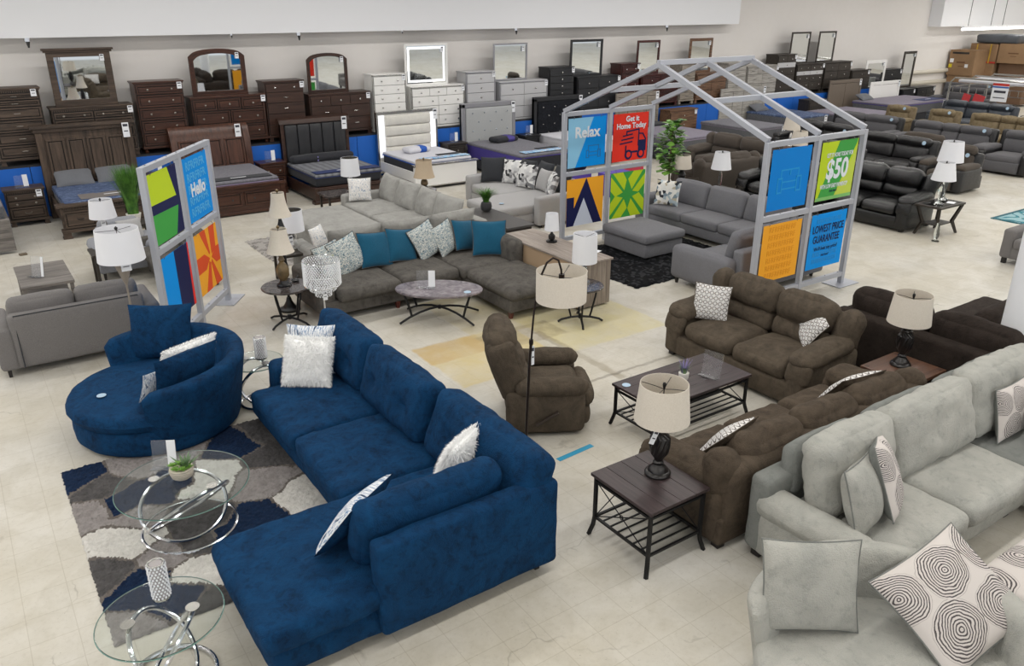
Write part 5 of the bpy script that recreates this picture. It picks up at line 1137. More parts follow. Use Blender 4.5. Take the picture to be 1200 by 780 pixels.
blk(ds, 'corner_seat', 5.93, 6.8, 9.9, 11.0, .28, .45, f_dgrey, .06, (.0, .02, .02), 13, .008); blk(ds, 'chaise_cushion', 5.95, 6.93, 8.66, 9.9, .28, .46, f_dgrey, .08, (.02, .03, .04), 14, .01)
for i in range(3): P('back_cushion', cush(.95, .2, .42, .09, (0, .03, .02), 15 + i, .014, .12), f_dgrey, ds, (4.45 + i * .98, 10.95, .60), (R(-12), 0, 0))
for x, y in ((3.85, 10.2), (4.9, 10.1), (6.03, 8.8), (6.85, 8.8), (6.0, 9.95), (3.9, 11.1), (6.9, 11.1)): P('leg', M().lathe([(.03, 0), (.048, .12)], 4).xf(Matrix.Rotation(R(45), 4, 'Z')), w_leg, ds, (x, y, 0))
GP = 'pillows along the charcoal sectional'
for i, (x, mat, s_, rz_, rl, lb) in enumerate(((4.22, p_weave, .48, 38, -14, 'teal and cream woven pillow at the left arm, farthest left of eight'), (4.48, p_weave, .54, 30, -24, 'larger teal and cream woven pillow, second from the left arm'), (4.92, f_teal, .54, 22, 10, 'plain teal pillow, third from the left of eight'),
        (5.38, f_teal, .52, 30, 18, 'plain teal pillow, fourth from the left of eight'), (5.80, p_weave, .54, 36, -24, 'teal and cream woven pillow, fifth from the left of eight'), (6.16, p_weave, .50, 38, -22, 'teal and cream woven pillow beside the corner teal pair'), (6.52, f_teal, .5, 38, 18, 'teal pillow tilted behind the rightmost one'), (6.62, f_teal, .56, -24, 4, 'large teal pillow at the right end of the charcoal sectional'))):
    throw(lb, (x, (10.70, 10.66, 10.68, 10.7, 10.68, 10.7, 10.68, 10.22)[i], .475), rz_ * .6 - 8, 24, s_, s_, .17, mat, i + 3, GP, back=f_dgrey, roll=rl * .6, pipe=f_dgrey)
# oval marble coffee table
t = T('coffee_table', 'oval grey marble coffee table on crossed black arched legs', 'table', (5.2, 9.38, 0), -38)
ov = M(); 
for z, k in ((.42, .985), (.43, 1), (.445, 1), (.455, .985)): ov.v += [(.62 * k * math.cos(a), .37 * k * math.sin(a), z) for a in [2 * math.pi * i / 48 for i in range(48)]]
for q in range(3): ov.f += [(q * 48 + i, q * 48 + (i + 1) % 48, (q + 1) * 48 + (i + 1) % 48, (q + 1) * 48 + i) for i in range(48)]
ov.f += [tuple(reversed(range(48))), tuple(range(144, 192))]; ov.mi = [0] * len(ov.f); P('tabletop', ov, m_marble, t)
for sx in (-1, 1):
    pts = [(sx * q * .52, q * .30 * 1, .02 + .16 * (1 - q * q)) for q in (-1, -.75, -.5, -.25, 0, .25, .5, .75, 1)]; P('arched_foot', M().tube(pts, .016, 6), m_black, t)
for sx in (-1, 1):
    for sy in (-1, 1): P('leg', M().tube([(sx * .36, sy * .205, .09), (sx * .40, sy * .2, .25), (sx * .46, sy * .2, .42)], .018, 6), m_black, t)
P('hub', M().cyl(0, 0, .15, .2, .025, None, 10), m_black, t); P('price_disc', M().cyl(.42, -.15, .456, .459, .05, None, 20), m_disc, t)
sign_holder('clear sign holder with white card on the oval marble coffee table', (5.06, 9.5, .456), -34, .26, .24, .36)
# --- weathered console with lamps
t = T('console_cabinet', 'grey-brown weathered wood console along the right side of the charcoal sectional', 'cabinet', (7.29, 9.45, 0))
[P('side_panel', M().box(-.29, .29, a_, a_ + .03, .03, .69), w_console, t, bev=.003) for a_ in (-.98, .95)]; P('top', M().box(-.32, .32, -1.0, 1.0, .69, .72), wood('console_top', '#746a62', '#a89c92', 1.2, .5, 'Y', 12), t, bev=.004)
P('back_panel', M().box(-.30, -.28, -.95, .95, .04, .69), plain('raw_hardboard', '#b09679', .8), t); P('door', M().box(.28, .30, -.94, -.01, .06, .68), w_console, t, bev=.004); P('door', M().box(.28, .30, .01, .94, .06, .68), w_console, t, bev=.004)
P('bottom', M().box(-.28, .28, -.95, .95, .04, .07), w_console, t)
for sx in (-1, 1):
    for sy in (-1, 1): P('foot', M().cyl(sx * .24, sy * .9, 0, .04, .025, None, 8), m_blackp, t)
table_lamp('small white drum lamp with black ring base on the weathered console', (7.36, 9.62, .722), (.115, .095), .26, [(.012, .02), (.05, .05), (.055, .1), (.02, .14), (.012, .2)], .19, m_blackp, m_shade_w, spider=False, fin=False, base=[(.085, 0), (.085, .02), (.02, .03)])
tag(P('price_sheet', M().box(-.15, .15, -.11, .11, 0, .002), m_tag, None, (7.5, 8.85, .723), (0, 0, R(20)), smooth=False), 'white price sheet lying on the near end of the console', 'paper')
round_iron_table('round dark marble end table beside the console under the arc lamp shade', (6.76, 8.14, 0), .31, .55, m_marble2, 30)
t = column_lamp('white cylinder lamp with crystal ball body on the round marble table by the console', (6.85, 8.2, .55), .175, .165, .40, .30, None, lining=m_shade_w)
P('crystal_ball', M().lathe([(0, .03), (.045, .06), (.055, .1), (.045, .14), (.02, .17), (.04, .2), (.03, .24), (0, .26)], 16), m_glass, t)
# --- grey sectional in the house, ottoman, black rug
hsn = T('sectional', 'medium grey tweed sectional inside the display house', 'sectional sofa', (0, 0, 0)); fm = f_sgrey
blk(hsn, 'base', 9.12, 11.12, 7.62, 8.62, .1, .3, fm, .03, (0, 0, 0), 1, .003, .3); blk(hsn, 'base', 11.12, 12.1, 8.6, 11.6, .1, .3, fm, .03, (0, 0, 0), 2, .003, .3)
blk(hsn, 'arm', 9.05, 9.3, 7.55, 8.72, .1, .62, fm, .08, (.01, .01, .03), 3, .006); blk(hsn, 'arm', 11.02, 12.05, 11.45, 11.7, .1, .62, fm, .08, (.01, .01, .03), 4, .006)
blk(hsn, 'back_frame', 9.25, 11.3, 7.45, 7.65, .1, .76, fm, .05, (0, .0, .01), 5, .004, .2); blk(hsn, 'arm', 11.06, 11.3, 7.5, 8.66, .1, .62, fm, .08, (.01, .01, .03), 3, .006); blk(hsn, 'back_frame', 11.98, 12.2, 8.7, 11.7, .1, .74, fm, .05, (0, .0, .01), 6, .004, .2)
for i, (a, b) in enumerate(((8.68, 9.6), (9.61, 10.52), (10.53, 11.44))):
    blk(hsn, 'seat_cushion', 11.1, 12.0, a, b, .28, .46, fm, .05, (.01, 0, .02), 10 + i, .004); P('back_cushion', cush(.9, .2, .5, .08, (.01, .05, .02), 20 + i, .01, .1), fm, hsn, (11.88, (a + b) / 2, .66), (R(-14), 0, R(-90)))
for i, (a, b) in enumerate(((9.31, 10.25), (10.26, 11.1))):
    blk(hsn, 'seat_cushion', a, b, 7.65, 8.66, .28, .46, fm, .05, (0, .01, .02), 14 + i, .004); P('back_cushion', cush(.92, .2, .56, .08, (.01, .05, .02), 24 + i, .01, .1), fm, hsn, ((a + b) / 2, 7.76, .72), (R(-14), 0, R(180)))
for x, y in ((9.14, 8.62), (9.14, 7.62), (11.12, 11.6), (12.1, 11.6), (12.1, 8.8), (11.2, 7.6)): P('leg', M().lathe([(.025, 0), (.04, .11)], 12), w_dleg, hsn, (x, y, 0))
ot = T('ottoman', 'medium grey tweed storage ottoman on the black shag rug', 'ottoman', (9.93, 10.27, 0)); P('base', cush(.9, 1.1, .25, .03, (0, 0, 0), 1, .003, .2), fm, ot, (0, 0, .17)); P('seat_cushion', cush(.97, 1.17, .16, .05, (.01, .01, .03), 2, .004, .1), fm, ot, (0, 0, .37))
for sx in (-1, 1):
    for sy in (-1, 1): P('leg', M().cyl(sx * .38, sy * .48, 0.03, .06, .025, None, 8), w_dleg, ot)
m_shagk = fabric('black_shag', '#0d0e12', '#060709', 40, .0, .4, .6)
shag('shag_rug', 'black shag rug under the grey ottoman in the display house', 9.75, 9.84, 2.75, 2.22, 0, .045, [m_shagk, plain('black_shag_sheen', '#15171c', .9)], lambda x, y: int(random.random() < .25), .035, 9)
throw('blue, grey and white triangle pillow on the display house sectional', (11.3, 11.12, .48), -62, 22, .5, .5, .16, p_tri2, 5)
throw('grey and white triangle pillow behind the near arm of the display house sectional', (9.75, 7.95, .48), 180, 25, .44, .44, .15, p_tri2, 15)
# --- pale sectional left of the house
ps = T('sectional', 'pale grey tweed sectional with chaise left of the display house', 'sectional sofa', (0, 0, 0)); fm = f_pgrey
blk(ps, 'base', 9.3, 10.6, 12.7, 15.3, .08, .26, fm, .03, (0, 0, 0), 1, .003, .3); blk(ps, 'chaise_base', 8.5, 9.7, 12.75, 13.7, .08, .27, fm, .03, (0, 0, 0), 2, .003, .3)
blk(ps, 'arm', 9.25, 10.65, 15.12, 15.32, .05, .62, fm, .05, (0, 0, .01), 3, .004); blk(ps, 'arm', 9.25, 10.65, 12.52, 12.72, .05, .62, fm, .05, (0, 0, .01), 4, .004)
blk(ps, 'back_frame', 10.5, 10.72, 12.55, 15.3, .1, .72, fm, .05, (0, 0, .01), 5, .004, .2)
blk(ps, 'seat_cushion', 9.28, 10.5, 13.95, 15.1, .26, .45, fm, .05, (.01, 0, .02), 6, .004); blk(ps, 'chaise_cushion', 8.42, 10.5, 12.74, 13.93, .26, .45, fm, .06, (.01, 0, .02), 7, .005)
P('price_disc', M().cyl(8.75, 13.1, .474, .477, .05, None, 20), m_disc, ps)
for x, y in ((8.55, 12.85), (8.55, 13.6), (9.35, 15.2), (10.55, 15.2), (10.55, 12.6), (9.35, 12.6)): P('leg', M().cbox(x, y, .04, .05, .05, .08), w_dleg, ps)
GQ = 'pillows on the pale grey sectional'
for i, (x, y, rz_, mat, s_, lb) in enumerate(((9.75, 14.92, -35, f_char, .56, 'charcoal pillow at the far arm of the pale grey sectional'), (10.0, 14.55, -60, p_tri, .54, 'grey triangle pillow next to the charcoal one, farther of the pair'), (9.98, 14.05, -72, p_tri, .52, 'grey triangle pillow in the middle of the pale grey sectional'), (10.1, 13.62, -95, f_pgrey, .46, 'plain pale grey pillow edge between the triangle pillows'),
        (9.9, 13.1, -118, p_tri, .52, 'grey triangle pillow at the near arm of the pale grey sectional'), (10.3, 13.9, -95, f_char, .56, 'charcoal back pillow behind the middle triangle pillow'), (10.32, 13.3, -88, f_char, .56, 'charcoal back pillow nearest the display house post'), (10.28, 14.5, -85, f_char, .52, 'charcoal back pillow behind the farther triangle pillow'))):
    throw(lb, (x, y, .47), rz_, 20, s_, s_, .2, mat, i + 11, GQ)
t = T('console_table', 'low dark grey table between the charcoal and pale sectionals', 'table', (8.0, 12.1, 0)); P('tabletop', M().box(-.3, .3, -.75, .85, .46, .5), plain('dark_grey_laminate', '#4b4948', .5), t, bev=.004); P('apron', M().box(-.26, .26, -.7, .8, .40, .46), w_esp, t)
for sx in (-1, 1):
    for y in (-.68, .78): P('leg', M().cbox(sx * .24, y, .2, .05, .05, .4), w_esp, t, bev=.003)
t = T('potted_grass', 'bright green grass in a round dark pot in front of the pale sectional', 'plant', (8.08, 12.62, .5)); P('pot', M().lathe([(.05, 0), (.095, .04), (.11, .1), (.095, .17), (.07, .19), (.06, .18)], 24), plain('dark_stone_pot', '#3c3d40', .6), t)
P('grass', blades(320, .34, .05, .25, .005, 8, .7), m_leaf if False else m_grass, t, (0, 0, .16))
# ---------------------------------------------------------------- beyond the display house
t = T('fiddle_leaf_tree', 'fiddle-leaf fig tree with bright green leaves inside the display house', 'tree', (12.75, 12.5, 0))
P('pot', M().lathe([(.13, 0), (.17, .26), (.16, .27), (.13, .22)], 24), m_terr, t); tr_ = M().tube([(0, 0, .2), (.02, .01, .6), (-.02, .0, 1.0), (.02, 0, 1.4), (.0, 0, 1.75)], [.022, .02, .018, .014, .008], 8); P('trunk', tr_, plain('tree_bark', '#6b5b45', .8), t)
lf = M(); rnd = random.Random(5); m2 = M()
for i in range(210):
    z = rnd.uniform(.75, 1.86); a = rnd.uniform(0, 6.283); rr = rnd.uniform(.05, .27) * (1 - abs(z - 1.25) / 1.1); c, s = math.cos(a), math.sin(a); L_ = rnd.uniform(.13, .22); w_ = L_ * .42; up_ = rnd.uniform(-.5, .7)
    d = Vector((c, s, up_)).normalized(); sd = d.cross(Vector((0, 0, 1))).normalized(); p = Vector((c * rr, s * rr, z)); nn = sd.cross(d) * .02
    lf.add([p, p + d * L_ * .35 + sd * w_ * .7, p + d * L_ * .75 + sd * w_, p + d * L_ - nn, p + d * L_ * .75 - sd * w_, p + d * L_ * .35 - sd * w_ * .7, p + d * L_ * .5 + nn], [(0, 1, 6), (1, 2, 6), (2, 3, 6), (3, 4, 6), (4, 5, 6), (5, 0, 6)])
    if i % 4 == 0: m2.tube([(0, 0, z - .1), p], .005, 5)
P('leaves', lf, m_leaf, t); P('branch', m2, plain('twig', '#5a5a3a', .8), t)
def wood_table(label, loc, w, d, h, mat, rz=0, glass=False):
    t = T('end_table', label, 'table', loc, rz); P('tabletop', M().box(-w / 2, w / 2, -d / 2, d / 2, h - .04, h), mat, t, bev=.006); P('shelf', M().box(-w / 2 + .05, w / 2 - .05, -d / 2 + .05, d / 2 - .05, h * .3, h * .3 + .02), mat, t)
    for sx in (-1, 1):
        for sy in (-1, 1): P('leg', M().tube([(sx * (w / 2 - .05), sy * (d / 2 - .05), h - .04), (sx * (w / 2 - .10), sy * (d / 2 - .10), h * .35), (sx * (w / 2 - .02), sy * (d / 2 - .02), 0)], .03, 4), mat, t)
    return t
wood_table('brown wood end table behind the display house sectional', (12.65, 12.0, 0), .6, .6, .55, w_brown)
t = table_lamp('cream-shaded lamp with black urn body behind the fiddle-leaf tree', (12.85, 12.22, .55), (.2, .16), .28, [(.06, 0), (.04, .04), (.08, .12), (.09, .18), (.05, .25), (.02, .3)], .32, m_blackp, m_shade_l)
wood_table('dark end table between the house sectional and the black leather sofa', (13.3, 11.45, 0), .55, .55, .5, w_esp)
table_lamp('white-shaded lamp with clear glass stem behind the house sectional', (13.15, 11.41, .5), (.21, .15), .35, [(.075, 0), (.06, .03), (.02, .06), (.035, .15), (.04, .3), (.02, .4)], .45, m_glass, m_shade_w, tg=None)
GF = 'sofas and chairs in the far showroom'
pillow_arm_sofa('sofa', 'umber brown sofa seen past the fiddle-leaf tree', 'sofa', (16.35, 13.85, 0), -90, 2.4, 1.1, 2, f_umber, GF, 1.0, .68, .16, disc=False)
pillow_arm_sofa('loveseat', 'umber brown loveseat with its back to the display house', 'sofa', (14.75, 12.95, 0), 180, 2.1, 1.0, 2, f_umber, GF, .92, .64, .16, disc=False)
pillow_arm_sofa('loveseat', 'glossy black leather loveseat behind the display house post', 'sofa', (14.75, 11.0, 0), -90, 1.9, 1.05, 2, l_black, GF, 1.0, .66, .14, disc=False)
pillow_arm_sofa('sofa', 'glossy black leather sofa beside the dark end table at right', 'sofa', (15.42, 9.25, 0), -90, 2.1, 1.15, 2, l_black, GF, 1.06, .68, .10, disc=False)
wood_table('low dark table behind the right black leather sofa', (17.6, 10.75, 0), .5, .5, .46, w_esp)
throw('black and white printed pillow on the low table behind the right black leather sofa', (17.6, 10.75, .462), -80, 25, .4, .3, .14, p_link, 7)
t = T('end_table', 'dark wooden end table with splayed legs beside the black leather sofa', 'table', (15.45, 7.9, 0)); w_, d_2 = .88, .52
P('tabletop', M().box(-w_ / 2, w_ / 2, -d_2 / 2, d_2 / 2, .56, .6), w_esp, t, bev=.006); P('glass_inset', M().box(-w_ / 2 + .06, w_ / 2 - .06, -d_2 / 2 + .06, d_2 / 2 - .06, .6, .604), m_glass, t, smooth=False); P('shelf', M().box(-.26, .26, -.15, .15, .2, .22), w_esp, t, bev=.004)
for sx in (-1, 1):
    for sy in (-1, 1): P('leg', M().tube([(sx * .40, sy * .22, .56), (sx * .26, sy * .15, .24), (sx * .36, sy * .22, 0)], [.032, .04, .026], 4), w_esp, t)
gb = [(.09, 0), (.085, .015), (.03, .04), (.025, .1), (.06, .2), (.055, .3), (.02, .38)]
table_lamp('white-shaded glass lamp in front on the right dark end table', (15.3, 7.86, .606), (.22, .15), .33, gb, .46, m_glass, m_shade_w)
table_lamp('taller white-shaded glass lamp with blue sticker, rear on the right end table', (15.72, 8.02, .606), (.235, .18), .38, [(r_, z_ * 1.8) for r_, z_ in gb], .74, m_glass, m_shade_w, spider=True)
tag(P('glass_vase', M().lathe([(.05, 0), (.07, .02), (.03, .06), (.05, .14), (.045, .24), (.025, .34), (.03, .36)], 20), m_glass, None, (14.85, 7.55, 0)), 'clear glass vase on the floor under the right end table', 'vase')
tag(P('price_card', M().box(-.1, .1, -.07, .07, 0, .003), m_tag, None, (15.6, 7.78, .606), (0, 0, .3), smooth=False), 'white card lying on the right end table', 'card')
# reclining sofas, all facing the aisle
recline_sofa('recliner_sofa', 'dark charcoal leather reclining loveseat in front of the grey rows', 'sofa', (19.75, 11.75, 0), -90, 2.3, 1.15, 2, l_dk, l_dk, GF, 1.06, .14)
recline_sofa('recliner_sofa', 'three-seat grey reclining sofa with black sides, nearest of the grey rows', 'sofa', (22.95, 12.05, 0), -90, 2.6, 1.15, 3, f_rgrey, l_dk, GF, 1.08, .15, hw=(1, .6, 1))
recline_sofa('recliner_sofa', 'grey reclining loveseat with black sides left of the three-seat one', 'sofa', (23.0, 14.75, 0), -90, 2.5, 1.15, 2, f_rgrey, l_dk, GF, 1.08, .15)
recline_sofa('recliner_chair', 'large grey recliner with black trim at the right edge', 'recliner', (23.0, 10.15, 0), -90, 1.35, 1.25, 1, f_rgrey, l_dk, GF, 1.1, .13)
recline_sofa('recliner_chair', 'dark recliner chair behind the stacked lamps at right', 'recliner', (19.6, 9.95, 0), -90, 1.1, 1.1, 1, f_umber, l_dk, GF, .95, .14)
recline_sofa('recliner_sofa', 'umber reclining chair behind the dark leather loveseat', 'recliner', (21.3, 11.5, 0), 90, 1.5, .95, 1, f_umber, f_umber, GF, .95, .15)
recline_sofa('recliner_chair', 'tan recliner in the far rows, left of the two', 'recliner', (25.9, 15.4, 0), -90, 1.15, 1.1, 1, f_beige, f_beige, GF, 1.08, .17)
recline_sofa('recliner_chair', 'tan recliner in the far rows, right of the two', 'recliner', (26.0, 13.95, 0), -90, 1.15, 1.1, 1, f_beige, f_beige, GF, 1.08, .17)
recline_sofa('recliner_sofa', 'tan three-seat reclining sofa at the right edge of the far rows', 'sofa', (26.0, 11.95, 0), -90, 2.5, 1.15, 3, f_beige, f_beige, GF, 1.08, .17, hw=(1, .6, 1))
recline_sofa('recliner_sofa', 'slate leather three-seat sofa in front of the silver rack', 'sofa', (29.0, 14.4, 0), -90, 2.7, 1.1, 3, l_navy, l_navy, GF, 1.05, .2)
recline_sofa('recliner_sofa', 'slate leather sofa cut off at the right edge in front of the rack', 'sofa', (29.0, 11.6, 0), -90, 2.2, 1.1, 2, l_navy, l_navy, GF, 1.05, .2)
recline_sofa('recliner_sofa', 'dark grey reclining loveseat in the far corner left of the rack', 'sofa', (33.9, 17.3, 0), -90, 2.3, 1.1, 2, f_rgrey, f_rgrey, GF, 1.25, .2)
recline_sofa('recliner_sofa', 'black leather sofa behind the display house right post, farther one', 'sofa', (20.3, 14.3, 0), -90, 2.2, 1.1, 2, l_dk, l_dk, GF, 1.0, .16)
recline_sofa('recliner_sofa', 'black leather sofa behind the green $50 poster', 'sofa', (17.6, 12.3, 0), -90, 2.2, 1.1, 2, l_dk, l_dk, GF, 1.0, .16)
wood_table('warm brown end table behind the display house roof corner', (16.95, 13.0 - 1.2, 0), .5, .5, .55, w_oak)
table_lamp('linen-shaded lamp behind the display house roof corner, lower of two', (16.6, 13.0 - .9, .56), (.21, .165), .32, [(.08, 0), (.05, .05), (.07, .2), (.02, .4)], .48, m_blackp, m_shade_l)
wood_table('brown end table under the upper linen lamp beyond the rafters', (18.8, 14.0, 0), .5, .5, .55, w_oak)
table_lamp('linen-shaded lamp beyond the sloping rafters, upper of two', (18.8, 14.0, .56), (.23, .175), .34, [(.08, 0), (.05, .05), (.07, .2), (.02, .36)], .44, m_nickel, m_shade_l)
# cartons
def carton(label, x0, x1, y0, y1, z0, h, mat, lid=None, grp='cardboard cartons stacked in the far right corner', rz=0, name='carton', tape=None, stickers=(), straps=False, ink=True):
    t = T(name, label, 'box', ((x0 + x1) / 2, (y0 + y1) / 2, z0), rz, grp); w, d = (x1 - x0) / 2, (y1 - y0) / 2
    P('box', M().box(-w, w, -d, d, 0, h), mat, t, bev=.02); P('flap', M().box(-w, w, -d, -.01, h, h + .012).box(-w, w, .01, d, h, h + .012), mat, t)
    if tape: P('tape_band', M().box(-w - .004, -w + .01, -d - .004, d + .004, 0.0, .07), tape, t)
    if straps: P('strap', M().box(-w - .008, -w + .01, -d * .55, -d * .47, 0, h).box(-w - .008, -w + .01, d * .45, d * .53, 0, h), plain('yellow_strap', '#c9a52e', .5), t)
    if ink: P('print', M().box(-w - .004, -w + .002, -d * .3, d * .35, h * .5, h * .56).box(-w - .004, -w + .002, -d * .2, d * .2, h * .36, h * .39), plain('carton_ink', '#6b4c33', .8), t, smooth=False)
    for (y, z, s_, c) in stickers: P('sticker', M().box(-w - .006, -w + .002, y - s_, y + s_, z - s_, z + s_), c, t, smooth=False)
    return t
m_card = N('kraft_cardboard'); _n = m_card.noise(m_card.coord(), 3, 4); m_card.base(m_card.mix(_n, hx('#84694d'), hx('#9c7d5d'))); m_card.set(Roughness=.85); m_card = m_card.m
m_card2 = plain('brown_cardboard', '#6f5643', .85)
m_yel = plain('yellow_sticker', '#dcc91e', .6)
carton('kraft carton at the bottom of the leftmost stack', 37, 38.2, 18.7, 19.8, .1, 1.1, m_card); carton('kraft carton with white and yellow stickers on the leftmost stack', 37, 38.2, 18.72, 19.85, 1.22, 1.05, m_card, stickers=((.42, .62, .08, m_tag), (.45, .4, .07, m_yel), (-.25, .42, .07, m_tag)))
tag(P('carton_label', M().box(36.99, 36.999, 19.0, 19.72, 2.12, 2.2), plain('black_print', '#26221f', .7), None, smooth=False), 'black printed band near the top of the stickered carton', 'print')
carton('kraft carton with open flaps under the strapped carton', 38, 39.1, 18.38, 19.3, .1, 1.62, m_card); carton('kraft carton with two yellow straps and a red base band', 38, 39.1, 18.35, 19.52, 1.74, .78, m_card, tape=plain('red_tape', '#b8332a', .5), straps=True)
carton('tall brown carton at the bottom right of the stacks', 38.2, 39.4, 17.05, 18.25, .1, 1.65, m_card2, ink=False); carton('kraft carton on top at the right edge', 38, 39.4, 17.0, 18.3, 1.77, .78, m_card)
t = T('shrink_wrapped_load', 'dark shrink-wrapped bundle on top of the cardboard cartons', 'bundle', (38.6, 18.5, 2.56)); P('wrap', cush(1.1, 1.75, .34, .08, (0, 0, .04), 3, .03, .15), plain('dark_plastic_wrap', '#50545a', .35), t, (0, 0, .17))
# silver rack with a white mattress on top
rk = T('bed_rack', 'silver tube rack carrying a white slab with a price sign, far right', 'rack', (32.4, 14.4, 0)); r_ = .035
for x in (-1.4, .0, 1.4):
    P('rack_frame', M().tube([(x, 2.0, 0), (x, 2.0, 1.45), (x, 1.85, 1.62), (x, -1.85, 1.62), (x, -2.0, 1.45), (x, -2.0, 0)], r_, 8), m_nickel, rk)
for y in (-2.0, -.7, .7, 2.0):
    P('rack_rail', M().tube([(-1.4, y, .5), (1.4, y, .5)], .02, 6).tube([(-1.4, y, 1.3), (1.4, y, 1.3)], .02, 6), m_nickel, rk)
bs = M()
for i in range(14): bs.tube([(-1.4, -1.9 + i * .29, 1.1), (-1.4, -1.9 + i * .29, 1.32)], .012, 5)
P('basket_wire', bs.tube([(-1.4, -2, 1.1), (-1.4, 2, 1.1)], .014, 5).tube([(-1.4, -2, 1.32), (-1.4, 2, 1.32)], .014, 5), m_nickel, rk)
tag(P('white_slab', M().box(-1.25, 1.25, -1.8, 1.8, 0, .1), m_matwhite, None, (32.4, 14.4, 1.46), bev=.03), 'white slab lying on top of the silver rack', 'slab')
sg = T('price_sign', 'white price sign with a red and blue header hung on the silver rack', 'sign', (30.94, 14.55, .92)); P('sheet', M().box(0, .01, -.28, .28, 0, .62), m_tag, sg, smooth=False); P('header', M().box(-.006, .0, -.28, .28, .54, .62), plain('sign_red', '#c8372f', .5), sg, smooth=False); P('header', M().box(-.006, .0, -.28, .28, .47, .52), plain('sign_blue', '#2f62b0', .5), sg, smooth=False); P('print', M().box(-.006, 0, -.2, .2, .3, .38).box(-.006, 0, -.2, .2, .12, .15), m_ink, sg, smooth=False)
for y, lb in ((15.75, 'red sale card on the rack, leftmost of three'), (15.3, 'larger red sale card on the rack beside the leftmost'), (13.3, 'red sale card on the rack right of the price sign')):
    tag(P('sale_card', M().box(-.006, .006, -.14 if y > 15.5 or y < 14 else -.2, .14 if y > 15.5 or y < 14 else .2, 0, .42), plain('sale_red', '#c23b40', .6), None, (30.97, y, .68), (R(12), 0, 0), smooth=False), lb, 'card', 'red sale cards on the rack')
# coloured cartons near the tree
carton('blue and white carton at the foot of the white bed', 10.75, 11.1, 15.9, 16.3, .0, .42, m_bband, grp='bright cartons on the floor', ink=False, stickers=((0, .2, .1, m_tag),))
carton('purple carton behind the Relax poster, left one', 11.5, 12.2, 14.45, 14.95, 0, .52, plain('purple_carton', '#5b46a5', .6), grp='bright cartons on the floor', ink=False); carton('purple carton behind the Relax poster, right one', 12.25, 13.0, 13.7, 14.3, 0, .5, plain('purple_carton2', '#5b46a5', .6), grp='bright cartons on the floor', ink=False)
carton('red and pink carton beside the fiddle-leaf tree', 13.6, 14.0, 14.6, 15.0, 0, .42, plain('coral_carton', '#c93a50', .6), grp='bright cartons on the floor', ink=False)
carton('small coral carton on the floor behind the brown end table', 13.3, 13.5, 13.1, 13.3, 0, .3, plain('coral_carton2', '#cf5a4e', .6), grp='bright cartons on the floor', ink=False)
t = T('duffel_bag', 'black duffel bag lying on the left purple carton', 'bag', (11.85, 14.7, .54)); P('body', cush(.6, .36, .24, .1, (0, 0, .02), 4, .02, .08), m_blackp, t, (0, 0, .12)); P('handle', M().tube([(-.14, 0, .22), (-.08, 0, .32), (.08, 0, .32), (.14, 0, .22)], .012, 6), m_blackp, t)
tag(P('table_rug', M().box(0, 2.0, -1.5, 0, .002, .014), two('teal_pattern_weave', lambda x: (x.base(x.ramp(x.math('SINE', x.math('MULTIPLY', x.noise(x.coord(), .9, 2), 60)), [(.0, hx('#8fb3ba')), (.45, hx('#b9ccd0')), (.5, hx('#2f3638')), (.62, hx('#2f7d8a'))], 'CONSTANT')), x.set(Roughness=.9))[1]), None, (17.52, 7.87, 0), (0, 0, 0)), 'teal patterned flat rug at the right edge', 'rug')
rg = bpy.data.objects['table_rug']; rg.name = 'flat_rug'; P('border', M().box(0, 2.0, -.07, 0, .014, .018).box(0, 2.0, -1.5, -1.43, .014, .018).box(0, .07, -1.43, -.07, .014, .018).box(1.93, 2.0, -1.43, -.07, .014, .018), plain('teal_border', '#2a5f6b', .9), rg)
track_sofa('loveseat', 'warm grey loveseat corner cut off at the right edge', 'sofa', (14.95, 5.35, 0), -90, 1.8, .95, 2, f_tgrey, None, arm_w=.2, arm_h=.6, back_h=.85, leg=.1, legk='block')
# ---------------------------------------------------------------- foreground
random.seed(9)
# --- blue sectional
bs_ = T('sectional', 'navy blue plush sectional with chaise in the foreground', 'sectional sofa', (0, 0, 0)); fm = f_blue; NC = .07
blk(bs_, 'base', 2.03, 3.18, 5.25, 7.88, .09, .34, fm, .05, (.01, 0, 0), 1, .008, .12); blk(bs_, 'chaise_base', .98, 3.18, 4.13, 5.27, .07, .32, fm, .06, (.015, .015, 0), 2, .01, .1)
blk(bs_, 'back_frame', 3.06, 3.24, 4.15, 7.95, .1, .74, fm, .05, (.01, 0, .01), 3, .006, .15)
blk(bs_, 'side_wall', 1.72, 3.22, 4.05, 4.22, .1, .84, fm, .045, (0, .008, .004), 4, .008, .08)
blk(bs_, 'chaise_cushion', .93, 3.0, 4.08, 5.29, .30, .50, fm, .06, (.02, .01, .02), 5, .016, NC)
for i, (a, b) in enumerate(((5.30, 6.42), (6.43, 7.58))): blk(bs_, 'seat_cushion', 1.98, 3.0, a, b, .30, .50, fm, .06, (.015, .005, .03), 6 + i, .018, NC)
blk(bs_, 'arm', 2.25, 3.2, 7.58, 7.9, .1, .66, fm, .08, (.01, .02, .02), 9, .012, NC)
def tufted(w, d, h, seed, k=2):
    m = cush(w, d, h, .09, (.015, .05, .02), seed, .016, .055, 6); V = []
    for p in m.v:
        x, y, z = p
        if y < 0:
            for i in range(k):
                cx = -w / 2 + w * (i + .5 + (0 if k > 1 else 0)) / k
                for cz in (-h * .05,):
                    q = math.hypot(x - cx, z - cz); y += .06 * math.exp(-(q / .07) ** 2) + .012 * math.exp(-((z - cz) / .015) ** 2) / k * math.exp(-((x - cx) / .25) ** 2)
        V.append((x, y, z))
    m.v = V; return m
